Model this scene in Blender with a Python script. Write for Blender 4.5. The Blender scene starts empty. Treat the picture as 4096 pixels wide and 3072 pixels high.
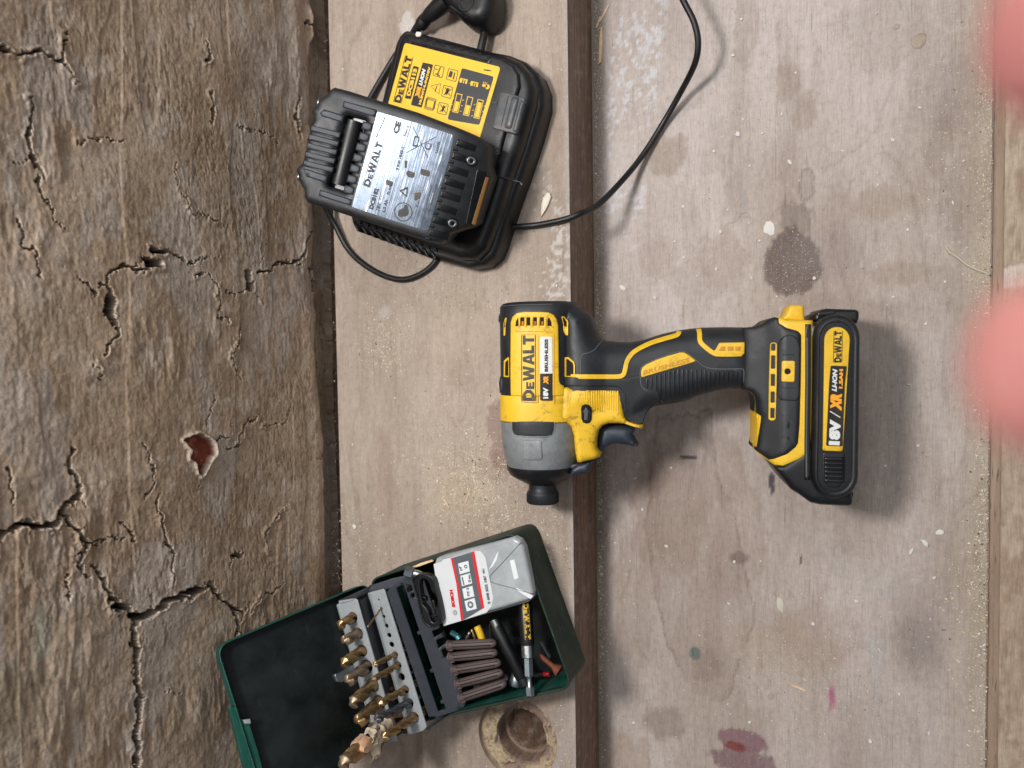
import bpy, math, random
import numpy as np
from mathutils import Vector, Matrix
from mathutils.geometry import delaunay_2d_cdt

random.seed(7); rng = np.random.default_rng(11)
scene = bpy.context.scene
COL = scene.collection
MM = 0.001

# ------------------------------------------------------------------ camera
CAM = Vector((0.0, 0.0, 0.575))
FPX = 3076.0

def cam_axes(th=23.0, ph=2.4, ro=-0.85):
    th, ph, ro = (math.radians(a) for a in (th, ph, ro))
    fx, fy = -math.sin(th), -math.sin(ph)
    f = Vector((fx, fy, -math.sqrt(1 - fx * fx - fy * fy)))
    r = f.cross(Vector((0, 1, 0))).normalized()
    u = r.cross(f)
    r2 = r * math.cos(ro) + u * math.sin(ro)
    u2 = -r * math.sin(ro) + u * math.cos(ro)
    return r2, u2, -f

AX = cam_axes()
cam_data = bpy.data.cameras.new('camera')
cam_data.sensor_width = 36.0
cam_data.lens = 36.0 * FPX / 4096.0
cam_data.clip_start = 0.005
cam_data.clip_end = 20.0
cam_data.dof.use_dof = True
cam_data.dof.focus_distance = 0.515
cam_data.dof.aperture_fstop = 7.6
cam = bpy.data.objects.new('camera', cam_data)
COL.objects.link(cam)
cam.matrix_world = Matrix(((AX[0].x, AX[1].x, AX[2].x, CAM.x), (AX[0].y, AX[1].y, AX[2].y, CAM.y),
                           (AX[0].z, AX[1].z, AX[2].z, CAM.z), (0, 0, 0, 1)))
scene.camera = cam

# ------------------------------------------------------------------ world and lamps
world = bpy.data.worlds.new('World'); scene.world = world
world.use_nodes = True
bgn = world.node_tree.nodes['Background']
bgn.inputs[0].default_value = (0.86, 0.92, 1.0, 1)
bgn.inputs[1].default_value = 0.20

def area(name, loc, target, size, power, color, sizey=None):
    l = bpy.data.lights.new(name, 'AREA'); l.energy = power; l.color = color
    l.shape = 'RECTANGLE'; l.size = size; l.size_y = sizey or size
    o = bpy.data.objects.new(name, l); COL.objects.link(o)
    o.location = loc
    o.rotation_euler = (Vector(target) - Vector(loc)).to_track_quat('-Z', 'Y').to_euler()
    return o
area('window_light', (-0.35, 0.15, 0.88), (0.06, -0.16, 0.0), 0.13, 7.6, (1.0, 0.98, 0.955), 0.13)
area('far_window_light', (-0.05, 0.85, 1.25), (0.0, -0.1, 0.0), 0.35, 5.5, (0.98, 0.98, 1.0), 0.30)
area('fill_light', (0.55, 0.25, 1.9), (-0.1, 0.0, 0.0), 1.2, 7.6, (0.96, 0.98, 1.0))  # added overhead fill for the ambient level, not a known lamp

scene.view_settings.view_transform = 'Standard'
scene.view_settings.look = 'None'
scene.view_settings.exposure = -0.18
scene.view_settings.gamma = 1.0
scene.render.engine = 'CYCLES'
scene.render.resolution_x = 1024; scene.render.resolution_y = 768

# ------------------------------------------------------------------ picture -> place helpers (points on real planes)
def ray(dx, dy):
    k = 4096.0 / 2212.0
    x = (dx * k - 2048.0) / FPX; y = -(dy * k - 1536.0) / FPX
    return AX[0] * x + AX[1] * y - AX[2]
def P(dx, dy, z):
    r = ray(dx, dy); return CAM + r * ((z - CAM.z) / r.z)
LEAN = 0.07          # the wall leans back a little as it rises
def PW(dx, dy, X):
    r = ray(dx, dy); n = Vector((1, 0, LEAN)); o = Vector((X, 0, 0.057))
    return CAM + r * ((o - CAM).dot(n) / r.dot(n))

class Frame:
    """a thing's own axes: u, v in its plane, w outwards"""
    def __init__(s, o, eu, ev):
        s.o = Vector(o); s.u = Vector(eu).normalized()
        ev = Vector(ev); s.v = (ev - s.u * ev.dot(s.u)).normalized(); s.w = s.u.cross(s.v)
    def at(s, dx, dy, w=0.0):          # -> local (u,v) in mm of the picture point on the plane at height w (mm)
        r = ray(dx, dy); o = s.o + s.w * (w * MM)
        t = (o - CAM).dot(s.w) / r.dot(s.w); p = CAM + r * t - s.o
        return (p.dot(s.u) / MM, p.dot(s.v) / MM)
    def loc(s, p):
        d = Vector(p) - s.o
        return Vector((d.dot(s.u), d.dot(s.v), d.dot(s.w))) / MM
    def wld(s, u, v, w):
        return s.o + (s.u * u + s.v * v + s.w * w) * MM
    def matrix(s):
        m = Matrix.Identity(4)
        for i in range(3):
            m[i][0] = s.u[i]; m[i][1] = s.v[i]; m[i][2] = s.w[i]; m[i][3] = s.o[i]
        return m

def crop(x0, y0, k):                   # crop pixel -> picture coordinates
    return lambda x, y: ((x0 + k * x) * 0.54, (y0 + k * y) * 0.54)

# ------------------------------------------------------------------ object helpers
def thing(name, label, cat, group=None, frame=None, loc=(0, 0, 0)):
    o = bpy.data.objects.new(name, None); COL.objects.link(o)
    o.empty_display_size = 0.01
    if frame is not None: o.matrix_world = frame.matrix()
    else: o.location = loc
    o['label'] = label; o['category'] = cat
    if group: o['group'] = group
    return o
def tag(o, label, cat, group=None):
    o['label'] = label; o['category'] = cat
    if group: o['group'] = group
    return o

def mk(name, V, F, mat, parent=None, smooth=True, scale=MM, frame=None, sharp=40):
    """V in mm in the parent's axes (parent = Empty with a frame matrix)"""
    me = bpy.data.meshes.new(name)
    V = np.asarray(V, dtype=np.float64) * scale
    me.from_pydata(V.tolist(), [], [list(map(int, f)) for f in F])
    me.update()
    if smooth:
        me.polygons.foreach_set('use_smooth', [True] * len(me.polygons))
        try: me.set_sharp_from_angle(angle=math.radians(sharp))
        except Exception: pass
    if mat: me.materials.append(mat)
    o = bpy.data.objects.new(name, me); COL.objects.link(o)
    if parent: o.parent = parent
    elif frame is not None: o.matrix_world = frame.matrix()
    return o

def join(parts):
    V = []; F = []
    for v, f in parts:
        k = len(V); V.extend([tuple(p) for p in v]); F.extend([[i + k for i in q] for q in f])
    return V, F

# ---- polygon tools
def resample(pts, step, closed=True):
    pts = [np.array(p, float) for p in pts]; out = []
    n = len(pts)
    for i in range(n if closed else n - 1):
        a, b = pts[i], pts[(i + 1) % n]; L = np.linalg.norm(b - a)
        if L < 1e-9: continue
        m = max(1, int(math.ceil(L / step)))
        for j in range(m): out.append(a + (b - a) * j / m)
    if not closed: out.append(pts[-1])
    return np.array(out)
def spline(pts, n=6, closed=True):
    """Catmull-Rom through points"""
    p = [np.array(q, float) for q in pts]; N = len(p); out = []
    rngi = range(N) if closed else range(N - 1)
    for i in rngi:
        g = (lambda k: p[k % N]) if closed else (lambda k: p[min(max(k, 0), N - 1)])
        p0, p1, p2, p3 = g(i - 1), g(i), g(i + 1), g(i + 2)
        for j in range(n):
            t = j / n
            out.append(0.5 * ((2 * p1) + (-p0 + p2) * t + (2 * p0 - 5 * p1 + 4 * p2 - p3) * t * t + (-p0 + 3 * p1 - 3 * p2 + p3) * t ** 3))
    if not closed: out.append(p[-1])
    return np.array(out)
def rounded(pts, r, n=5):
    """round the corners of a polygon; r number or list"""
    p = [np.array(q, float) for q in pts]; N = len(p); out = []
    for i in range(N):
        ri = r[i] if isinstance(r, (list, tuple)) else r
        a, b, c = p[i - 1], p[i], p[(i + 1) % N]
        e1 = a - b; e2 = c - b; l1 = np.linalg.norm(e1); l2 = np.linalg.norm(e2)
        if ri <= 0 or l1 < 1e-6 or l2 < 1e-6: out.append(b); continue
        e1 /= l1; e2 /= l2
        ang = math.acos(max(-1, min(1, float(e1 @ e2))))
        if ang > 3.05: out.append(b); continue
        d = min(ri / math.tan(ang / 2), l1 * 0.49, l2 * 0.49)
        s, e = b + e1 * d, b + e2 * d
        for k in range(n + 1):
            t = k / n; out.append((1 - t) ** 2 * s + 2 * t * (1 - t) * b + t * t * e)
    return np.array(out)
def rect(u0, v0, u1, v1, r=0, n=5):
    q = [(u0, v0), (u1, v0), (u1, v1), (u0, v1)]
    return rounded(q, r, n) if r else np.array(q, float)
def circle(cx, cy, r, n=20, ry=None, a0=0.0):
    return np.array([(cx + r * math.cos(a0 + 2 * math.pi * k / n), cy + (ry or r) * math.sin(a0 + 2 * math.pi * k / n)) for k in range(n)])
def inside(poly, X):
    x, y = X[:, 0], X[:, 1]; c = np.zeros(len(X), bool); n = len(poly)
    for i in range(n):
        x1, y1 = poly[i]; x2, y2 = poly[(i + 1) % n]
        if y1 == y2: continue
        m = ((y1 > y) != (y2 > y)) & (x < (x2 - x1) * (y - y1) / (y2 - y1) + x1)
        c ^= m
    return c
def segdist(poly, X, closed=True):
    d = np.full(len(X), 1e9); n = len(poly)
    for i in range(n if closed else n - 1):
        a = poly[i]; b = poly[(i + 1) % n]; ab = b - a; L = ab @ ab
        if L < 1e-12: continue
        t = np.clip(((X - a) @ ab) / L, 0, 1)
        q = X - a - t[:, None] * ab
        d = np.minimum(d, np.einsum('ij,ij->i', q, q))
    return np.sqrt(d)
def area2(p):
    p = np.asarray(p); x, y = p[:, 0], p[:, 1]
    return float(np.sum(x * np.roll(y, -1) - np.roll(x, -1) * y))

def pillow_mesh(outline, H=0.0, t=1.0, r=0.5, base=None, holes=(), res=3.0, hr=None, mirror=False):
    """solid over a polygon: top at H(u,v)+t with rounded edges, side wall down to base"""
    outline = np.asarray(outline, float)
    if area2(outline) < 0: outline = outline[::-1]
    loops = [resample(outline, res)]
    for h in holes:
        h = np.asarray(h, float)
        if area2(h) > 0: h = h[::-1]
        loops.append(resample(h, res))
    pts = np.concatenate(loops)
    edges = []; k = 0
    for l in loops:
        n = len(l); edges += [(k + i, k + (i + 1) % n) for i in range(n)]; k += n
    nb = k
    alld = lambda X: np.min([segdist(l, X) for l in loops], axis=0)
    def isin(X):
        m = inside(loops[0], X)
        for l in loops[1:]: m &= ~inside(l, X)
        return m
    extra = []
    if r > 0:
        for fr in (0.12, 0.35, 0.65, 1.0):
            for l in loops:
                nx = np.roll(l, -1, 0) - np.roll(l, 1, 0)
                nl = np.linalg.norm(nx, axis=1); nl[nl == 0] = 1
                nrm = np.stack([-nx[:, 1], nx[:, 0]], 1) / nl[:, None]
                q = l + nrm * (fr * r)
                extra.append((q, fr * r))
        keep = []
        for q, dd in extra:
            m = isin(q)
            q = q[m]
            if len(q):
                q = q[alld(q) > dd * 0.93]
                keep.append(q)
        extra = keep
    mn, mx = outline.min(0), outline.max(0)
    gx = np.arange(mn[0] + res * .5, mx[0], res); gy = np.arange(mn[1] + res * .5, mx[1], res * .93)
    if len(gx) and len(gy):
        G = np.array([(x + (res * .5 if j % 2 else 0), y) for j, y in enumerate(gy) for x in gx])
        G = G[isin(G)]
        if len(G):
            G = G[alld(G) > r * 1.0 + res * .4]
            extra.append(G)
    if extra: pts = np.concatenate([pts] + [e for e in extra if len(e)])
    vv, ee, ff, _, _, _ = delaunay_2d_cdt([Vector((float(p[0]), float(p[1]))) for p in pts], edges, [], 0, 1e-5)
    X = np.array([(p.x, p.y) for p in vv]); F = np.array([list(f) for f in ff if len(f) == 3])
    cen = X[F].mean(1); F = F[isin(cen)]
    a, b, c = X[F[:, 0]], X[F[:, 1]], X[F[:, 2]]
    cr = (b[:, 0] - a[:, 0]) * (c[:, 1] - a[:, 1]) - (b[:, 1] - a[:, 1]) * (c[:, 0] - a[:, 0])
    F = np.where(cr[:, None] < 0, F[:, ::-1], F)
    d = alld(X)
    Hf = H(X) if callable(H) else np.full(len(X), float(H))
    w = Hf + t
    if r > 0:
        s = np.clip(1 - d / r, 0, 1)
        w = w - (hr if hr is not None else r) * (1 - np.sqrt(np.clip(1 - s * s, 0, 1)))
    V = [(x, y, z) for (x, y), z in zip(X, w)]
    Fl = [tuple(f) for f in F]
    # boundary edges -> skirt
    cnt = {}
    for f in Fl:
        for i in range(3):
            e = (f[i], f[(i + 1) % 3]); cnt[e] = 1
    bd = [e for e in cnt if (e[1], e[0]) not in cnt]
    if base is None: bw = Hf - 0.3
    elif callable(base): bw = base(X)
    else: bw = np.full(len(X), float(base))
    mp = {}
    for e in bd:
        for i in e:
            if i not in mp:
                mp[i] = len(V); V.append((X[i][0], X[i][1], min(bw[i], w[i] - 0.02)))
    for i, j in bd: Fl.append((j, i, mp[i], mp[j]))
    if mirror:
        k = len(V); n0 = len(F)
        V2 = [(x, y, 2 * (base or 0) - z) for x, y, z in V]
        Fl = Fl + [tuple(q + k for q in reversed(f)) for f in Fl]; V = V + V2
    return V, Fl
def pillow(name, outline, mat, parent, sharp=40, **kw):
    V, F = pillow_mesh(outline, **kw)
    return mk(name, V, F, mat, parent, sharp=sharp)

def ribbon(pts, width, closed=False):
    """polygon around an open polyline; width number or list"""
    p = np.asarray(pts, float); n = len(p)
    w = np.full(n, width) if np.isscalar(width) else np.asarray(width, float)
    t = np.gradient(p, axis=0); t /= np.linalg.norm(t, axis=1)[:, None] + 1e-12
    nn = np.stack([-t[:, 1], t[:, 0]], 1)
    return np.concatenate([p + nn * w[:, None] / 2, (p - nn * w[:, None] / 2)[::-1]])

# ---- solids in mm
def box(u0, u1, v0, v1, w0, w1):
    V = [(u0, v0, w0), (u1, v0, w0), (u1, v1, w0), (u0, v1, w0), (u0, v0, w1), (u1, v0, w1), (u1, v1, w1), (u0, v1, w1)]
    F = [(3, 2, 1, 0), (4, 5, 6, 7), (0, 1, 5, 4), (1, 2, 6, 5), (2, 3, 7, 6), (3, 0, 4, 7)]
    return V, F
def basis(d):
    d = Vector(d).normalized(); a = Vector((0, 0, 1)) if abs(d.z) < .9 else Vector((1, 0, 0))
    x = d.cross(a).normalized(); return x, d.cross(x), d
def lathe(p0, p1, prof, n=24, caps=True):
    """revolve (t along p0->p1 in mm, radius) about the axis"""
    p0 = Vector(p0); x, y, d = basis(Vector(p1) - p0); V = []; F = []
    for t, rr in prof:
        for k in range(n):
            a = 2 * math.pi * k / n
            V.append(tuple(p0 + d * t + (x * math.cos(a) + y * math.sin(a)) * rr))
    m = len(prof)
    for i in range(m - 1):
        for k in range(n):
            F.append((i * n + k, i * n + (k + 1) % n, (i + 1) * n + (k + 1) % n, (i + 1) * n + k))
    if caps:
        F.append(tuple(range(n - 1, -1, -1))); F.append(tuple((m - 1) * n + k for k in range(n)))
    # orientation: x cross y = d? ensure outwards
    if x.cross(y).dot(d) < 0: F = [tuple(reversed(f)) for f in F]
    return V, F
def tube(path, r, n=10, caps=True, n_sub=6):
    """swept tube through points (mm); r number or list"""
    p = spline(path, n_sub, closed=False) if n_sub > 1 else np.asarray(path, float)
    m = len(p)
    rr = np.full(m, r) if np.isscalar(r) else np.interp(np.linspace(0, 1, m), np.linspace(0, 1, len(r)), r)
    T = np.gradient(p, axis=0); T /= np.linalg.norm(T, axis=1)[:, None] + 1e-12
    x = Vector(basis(T[0])[0]); V = []; F = []
    for i in range(m):
        t = Vector(T[i]); x = (x - t * x.dot(t)).normalized(); y = t.cross(x)
        for k in range(n):
            a = 2 * math.pi * k / n
            V.append(tuple(Vector(p[i]) + (x * math.cos(a) + y * math.sin(a)) * rr[i]))
    for i in range(m - 1):
        for k in range(n): F.append((i * n + k, i * n + (k + 1) % n, (i + 1) * n + (k + 1) % n, (i + 1) * n + k))
    if caps: F.append(tuple(range(n - 1, -1, -1))); F.append(tuple((m - 1) * n + k for k in range(n)))
    return V, F

# ---- lettering
def text_mesh(body, bold=0.0, shear=0.0, spacing=1.0):
    cu = bpy.data.curves.new('t', 'FONT'); cu.body = body; cu.size = 1; cu.offset = bold; cu.shear = shear
    cu.space_character = spacing; cu.resolution_u = 3
    ob = bpy.data.objects.new('t', cu); COL.objects.link(ob)
    dg = bpy.context.evaluated_depsgraph_get(); dg.update()
    me = bpy.data.meshes.new_from_object(ob.evaluated_get(dg))
    V = np.array([v.co[:] for v in me.vertices]); F = [tuple(p.vertices) for p in me.polygons]
    bpy.data.objects.remove(ob); bpy.data.curves.remove(cu); bpy.data.meshes.remove(me)
    V = V[:, :2]; mn, mx = V.min(0), V.max(0)
    return (V - mn) / (mx - mn), F
def poly_faces(outline, holes=()):
    V, F = pillow_mesh(outline, t=0.0, r=0, holes=holes, res=100.0)
    n = max(i for f in F if len(f) == 3 for i in f) + 1
    return V, F
GL = {  # heavy block letters in a 1 x 1 cell
 'D': (.95, [[(0, 0), (.62, 0), (.95, .3), (.95, .7), (.62, 1), (0, 1)], [(.3, .24), (.3, .76), (.52, .76), (.66, .62), (.66, .38), (.52, .24)]]),
 'e': (.6, [[(0, 0), (.6, 0), (.6, .17), (.24, .17), (.24, .28), (.55, .28), (.55, .43), (.24, .43), (.24, .54), (.6, .54), (.6, .7), (0, .7)]]),
 'E': (.75, [[(0, 0), (.75, 0), (.75, .22), (.28, .22), (.28, .4), (.68, .4), (.68, .6), (.28, .6), (.28, .78), (.75, .78), (.75, 1), (0, 1)]]),
 'W': (1.3, [[(.22, 0), (.52, 0), (.65, .5), (.78, 0), (1.08, 0), (1.3, 1), (1.02, 1), (.92, .42), (.78, 1), (.52, 1), (.38, .42), (.28, 1), (0, 1)]]),
 'A': (.95, [[(0, 0), (.28, 0), (.33, .2), (.62, .2), (.67, 0), (.95, 0), (.66, 1), (.29, 1)], [(.39, .4), (.56, .4), (.475, .74)]]),
 'L': (.68, [[(0, 0), (.68, 0), (.68, .25), (.29, .25), (.29, 1), (0, 1)]]),
 'T': (.8, [[(.26, 0), (.54, 0), (.54, .75), (.8, .75), (.8, 1), (0, 1), (0, .75), (.26, .75)]]),
}
def dewalt_mesh(bars=True):
    x = 0; parts = []
    for ch in 'DeWALT':
        w, loops = GL[ch]
        V, F = pillow_mesh(np.array(loops[0]) + (x, 0), t=0.0, r=0, holes=[np.array(h) + (x, 0) for h in loops[1:]], res=50.0)
        F = [f for f in F if len(f) == 3]
        parts.append((V, F)); x += w + (.07 if ch not in 'A' else .02)
    if bars:
        for y in (-.14, 1.07):
            V = [(0, y, 0), (x - .07, y, 0), (x - .07, y + .07, 0), (0, y + .07, 0)]
            parts.append((V, [(0, 1, 2, 3)]))
    V, F = join(parts); V = np.array(V)[:, :2]
    mn, mx = V.min(0), V.max(0)
    return (V - mn) / (mx - mn), F
def put_text(name, tm, a, b, h, mat, parent, H=0.0, lift=0.12, thick=0.1, subdivide=False):
    """a,b = local (u,v) of the baseline ends in reading direction, h = letter height (mm)"""
    V, F = tm; a = np.array(a, float); b = np.array(b, float)
    d = b - a; L = np.linalg.norm(d); e = d / L; n = np.array([-e[1], e[0]])
    X = a + V[:, :1] * d + V[:, 1:2] * h * n
    Hf = (H(X) if callable(H) else np.full(len(X), float(H))) + lift
    W = [(x, y, z) for (x, y), z in zip(X, Hf)]
    # skirt
    cnt = set()
    for f in F:
        for i in range(len(f)): cnt.add((f[i], f[(i + 1) % len(f)]))
    bd = [e_ for e_ in cnt if (e_[1], e_[0]) not in cnt]
    Fl = list(F); mp = {}
    for e_ in bd:
        for i in e_:
            if i not in mp: mp[i] = len(W); W.append((W[i][0], W[i][1], W[i][2] - thick - 0.05))
    for i, j in bd: Fl.append((j, i, mp[i], mp[j]))
    return mk(name, W, Fl, mat, parent, smooth=False)

# ------------------------------------------------------------------ numpy noise
class Noise2:
    def __init__(s, seed, n=256):
        s.g = np.random.default_rng(seed).random((n, n)); s.n = n
    def __call__(s, x, y):
        xi = np.floor(x).astype(int); yi = np.floor(y).astype(int); fx = x - xi; fy = y - yi
        fx = fx * fx * (3 - 2 * fx); fy = fy * fy * (3 - 2 * fy); n = s.n
        g = s.g; a = g[xi % n, yi % n]; b = g[(xi + 1) % n, yi % n]; c = g[xi % n, (yi + 1) % n]; d = g[(xi + 1) % n, (yi + 1) % n]
        return (a * (1 - fx) + b * fx) * (1 - fy) + (c * (1 - fx) + d * fx) * fy
def fbm(x, y, seed, octv=4, gain=.5):
    r = 0; a = 1; s = 0
    for i in range(octv):
        r = r + a * Noise2(seed + i * 17)(x * 2 ** i + 13.7 * i, y * 2 ** i + 5.1 * i); s += a; a *= gain
    return r / s
def sstep(a, b, x):
    t = np.clip((x - a) / (b - a), 0, 1); return t * t * (3 - 2 * t)

# ------------------------------------------------------------------ materials
def srgb(r, g, b):
    f = lambda c: ((c / 255 + .055) / 1.055) ** 2.4 if c > 10 else c / 255 / 12.92
    return (f(r), f(g), f(b), 1)
class NT:
    def __init__(s, name):
        s.m = bpy.data.materials.new(name); s.m.use_nodes = True; s.t = s.m.node_tree
        s.b = s.t.nodes['Principled BSDF']
    def n(s, ty, **kw):
        x = s.t.nodes.new(ty)
        for k, v in kw.items(): setattr(x, k, v)
        return x
    def l(s, a, b): s.t.links.new(a, b)
    def set(s, **kw):
        for k, v in kw.items(): s.b.inputs[k.replace('_', ' ')].default_value = v
        return s
    def coord(s, scale=(1, 1, 1), kind='Object', rot=(0, 0, 0)):
        tc = s.n('ShaderNodeTexCoord'); mp = s.n('ShaderNodeMapping'); mp.inputs['Scale'].default_value = scale
        mp.inputs['Rotation'].default_value = rot
        s.l(tc.outputs[kind], mp.inputs[0]); return mp.outputs[0]
    def noise(s, vec, scale, detail=4, rough=.55, dist=0.0):
        x = s.n('ShaderNodeTexNoise'); x.inputs['Scale'].default_value = scale; x.inputs['Detail'].default_value = detail
        x.inputs['Roughness'].default_value = rough; x.inputs['Distortion'].default_value = dist
        s.l(vec, x.inputs['Vector']); return x.outputs['Fac']
    def ramp(s, fac, stops):
        x = s.n('ShaderNodeValToRGB'); e = x.color_ramp.elements
        while len(e) < len(stops): e.new(0.5)
        for el, (p, c) in zip(e, stops): el.position = p; el.color = c if len(c) == 4 else (*c, 1)
        s.l(fac, x.inputs[0]); return x.outputs[0]
    def mix(s, fac, a, b, mode='MIX'):
        x = s.n('ShaderNodeMix', data_type='RGBA', blend_type=mode)
        for sock, v in ((x.inputs[0], fac), (x.inputs[6], a), (x.inputs[7], b)):
            if hasattr(v, 'links') or hasattr(v, 'is_linked'): s.l(v, sock)
            else: sock.default_value = v
        return x.outputs[2]
    def math(s, op, a, b=0.0):
        x = s.n('ShaderNodeMath', operation=op)
        for sock, v in ((x.inputs[0], a), (x.inputs[1], b)):
            if hasattr(v, 'is_linked'): s.l(v, sock)
            else: sock.default_value = v
        return x.outputs[0]
    def bump(s, h, strength=.3, dist=.001):
        x = s.n('ShaderNodeBump'); x.inputs['Strength'].default_value = strength; x.inputs['Distance'].default_value = dist
        s.l(h, x.inputs['Height']); s.l(x.outputs[0], s.b.inputs['Normal'])
def W4(g): return (g, g, g, 1)

def plastic(name, color, rough=.5, dust=.25, dustcol=(.30, .27, .23, 1), scratch=.0, bump=.15, grime=0.0, grimecol=(.05, .035, .02, 1), spec=.5, dscale=60, gscale=90):
    m = NT(name); v = m.coord()
    n1 = m.noise(v, dscale, 6, .7); n2 = m.noise(v, 900, 3, .6)
    d = m.ramp(n1, [(.45, (0, 0, 0)), (.75, (dust, dust, dust))])
    fine = m.ramp(n2, [(.55, (0, 0, 0)), (.72, (1, 1, 1))])
    d2 = m.mix(.55, d, fine, 'MULTIPLY')
    c = m.mix(d2, color, dustcol)
    sp = m.noise(v, 1400, 2, .5); spk = m.ramp(sp, [(.71, (0, 0, 0)), (.75, W4(min(1, dust * 1.6))[:3])])
    c = m.mix(spk, c, (.42, .39, .34, 1))
    if grime:
        g1 = m.noise(v, gscale, 8, .78, .8); g2 = m.noise(v, 26, 2, .5)
        gm = m.math('MULTIPLY', m.ramp(g1, [(.51, (0, 0, 0)), (.63, W4(grime)[:3])]), m.ramp(g2, [(.42, (0, 0, 0)), (.62, (1, 1, 1))]))
        c = m.mix(gm, c, grimecol)
    if scratch:
        s1 = m.noise(v, 150, 9, .85, .3)
        sc = m.ramp(s1, [(.66, (0, 0, 0)), (.70, W4(scratch)[:3])])
        c = m.mix(sc, c, (.35, .34, .32, 1))
    m.l(c, m.b.inputs['Base Color'])
    rr = m.ramp(n1, [(.3, W4(rough - .06)[:3]), (.75, W4(min(1, rough + .2))[:3])])
    m.l(rr, m.b.inputs['Roughness'])
    m.set(Specular_IOR_Level=spec)
    if bump: m.bump(m.noise(v, 1600, 3, .6), bump, .0003)
    return m.m
def metal(name, color, rough=.3, stain=.3, staincol=(.12, .07, .04, 1), metallic=1.0, sscale=180, bump=.2):
    m = NT(name); v = m.coord(); n1 = m.noise(v, sscale, 6, .7)
    c = m.mix(m.ramp(n1, [(.42, (0, 0, 0)), (.7, W4(stain)[:3])]), color, staincol)
    m.l(c, m.b.inputs['Base Color'])
    m.l(m.ramp(n1, [(.3, W4(rough)[:3]), (.7, W4(min(1, rough + .25))[:3])]), m.b.inputs['Roughness'])
    m.set(Metallic=metallic)
    if bump: m.bump(m.noise(v, 900, 3, .6), bump, .0003)
    return m.m

# ================================================================== the setting: wall, shelf, bench
HS = 0.057           # top of the raised shelf above the bench top
XW = -0.3735         # wall face
XR = -0.1741         # front edge of the shelf
XG = 0.0905          # groove in the bench

def grid_mesh(name, A, B, Pxyz, colf, mat, parent=None, skipf=None, extra=None, attrs=()):
    nA, nB = len(A), len(B)
    ga, gb = np.meshgrid(A, B, indexing='ij'); ga = ga.ravel(); gb = gb.ravel()
    V = Pxyz(ga, gb)
    i = np.arange(nA - 1)[:, None] * nB + np.arange(nB - 1)[None, :]
    i = i.ravel(); F = np.stack([i, i + nB, i + nB + 1, i + 1], 1)
    if skipf is not None:
        ca = (ga[F].mean(1)); cb = (gb[F].mean(1)); F = F[~skipf(ca, cb)]
    ea, eb = ga, gb
    if extra is not None:
        EV, EF = extra; EV = np.array(EV)
        F = [tuple(f) for f in F] + [tuple(k + len(V) for k in f) for f in EF]
        V = np.concatenate([V, EV]); ea = np.concatenate([ga, EV[:, 0]]); eb = np.concatenate([gb, EV[:, 1]])
    me = bpy.data.meshes.new(name)
    if isinstance(F, np.ndarray):
        me.vertices.add(len(V)); me.vertices.foreach_set('co', V.astype(np.float32).ravel())
        me.loops.add(len(F) * 4); me.loops.foreach_set('vertex_index', F.astype(np.int32).ravel())
        me.polygons.add(len(F)); me.polygons.foreach_set('loop_start', np.arange(0, len(F) * 4, 4, dtype=np.int32))
        me.update(calc_edges=True)
    else:
        me.from_pydata(V.tolist(), [], F); me.update()
    me.polygons.foreach_set('use_smooth', [True] * len(me.polygons))
    if extra is not None: me.set_sharp_from_angle(angle=math.radians(35))
    c = colf(ea, eb); c = np.concatenate([c, np.ones((len(c), 1))], 1)
    at = me.color_attributes.new('tint', 'FLOAT_COLOR', 'POINT'); at.data.foreach_set('color', c.astype(np.float32).ravel())
    me.materials.append(mat)
    o = bpy.data.objects.new(name, me); COL.objects.link(o)
    if parent: o.parent = parent
    return o

def wood_mat(name, grain=.16, speck=.5, bump=.5, rough=.7):
    m = NT(name)
    at = m.n('ShaderNodeAttribute', attribute_name='tint'); base = at.outputs['Color']
    v = m.coord((1, .045, 1)); v0 = m.coord()
    g1 = m.noise(m.coord((1, .10, 1)), 1000, 5, .7); g2 = m.noise(m.coord((1, .07, 1)), 300, 6, .65, .6)
    gr = m.ramp(g1, [(.3, W4(1 - grain)[:3]), (.7, W4(1 + grain * .6)[:3])])
    c = m.mix(1, base, gr, 'MULTIPLY')
    gr2 = m.ramp(g2, [(.32, (1 - grain * .7, 1 - grain * .8, 1 - grain * .85)), (.5, (1, 1, 1)), (.8, (1 + grain * .2,) * 3)])
    c = m.mix(1, c, gr2, 'MULTIPLY')
    pores = m.noise(m.coord((1, .16, 1)), 1300, 3, .6)
    c = m.mix(m.ramp(pores, [(.64, (0, 0, 0)), (.74, (.6,) * 3)]), c, (.11, .075, .055, 1))
    sp = m.noise(v0, 1100, 2, .5); s2 = m.noise(v0, 45, 3, .6)
    fib = m.noise(m.coord((1, .025, 1)), 620, 4, .65, .3)
    c = m.mix(m.ramp(fib, [(.66, (0, 0, 0)), (.72, (.42,) * 3)]), c, (.13, .095, .075, 1))
    spk = m.math('MULTIPLY', m.ramp(sp, [(.64, (0, 0, 0)), (.72, (1, 1, 1))]), m.ramp(s2, [(.40, (0, 0, 0)), (.75, W4(speck)[:3])]))
    c = m.mix(spk, c, (.60, .53, .42, 1))
    mo = m.noise(v0, 230, 6, .75); c = m.mix(1, c, m.ramp(mo, [(.33, (.86, .85, .84)), (.5, (1, 1, 1)), (.7, (1.08, 1.08, 1.08))]), 'MULTIPLY')
    m.l(c, m.b.inputs['Base Color']); m.set(Roughness=rough, Specular_IOR_Level=.3)
    h = m.math('ADD', m.math('SUBTRACT', m.math('MULTIPLY', g1, .6), m.math('MULTIPLY', m.ramp(fib, [(.62, (0, 0, 0)), (.74, (1, 1, 1))]), .8)), m.math('ADD', m.math('MULTIPLY', m.noise(v0, 700, 4, .6), .5), m.math('MULTIPLY', spk, .8)))
    m.bump(h, bump, .0006)
    return m.m

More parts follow.
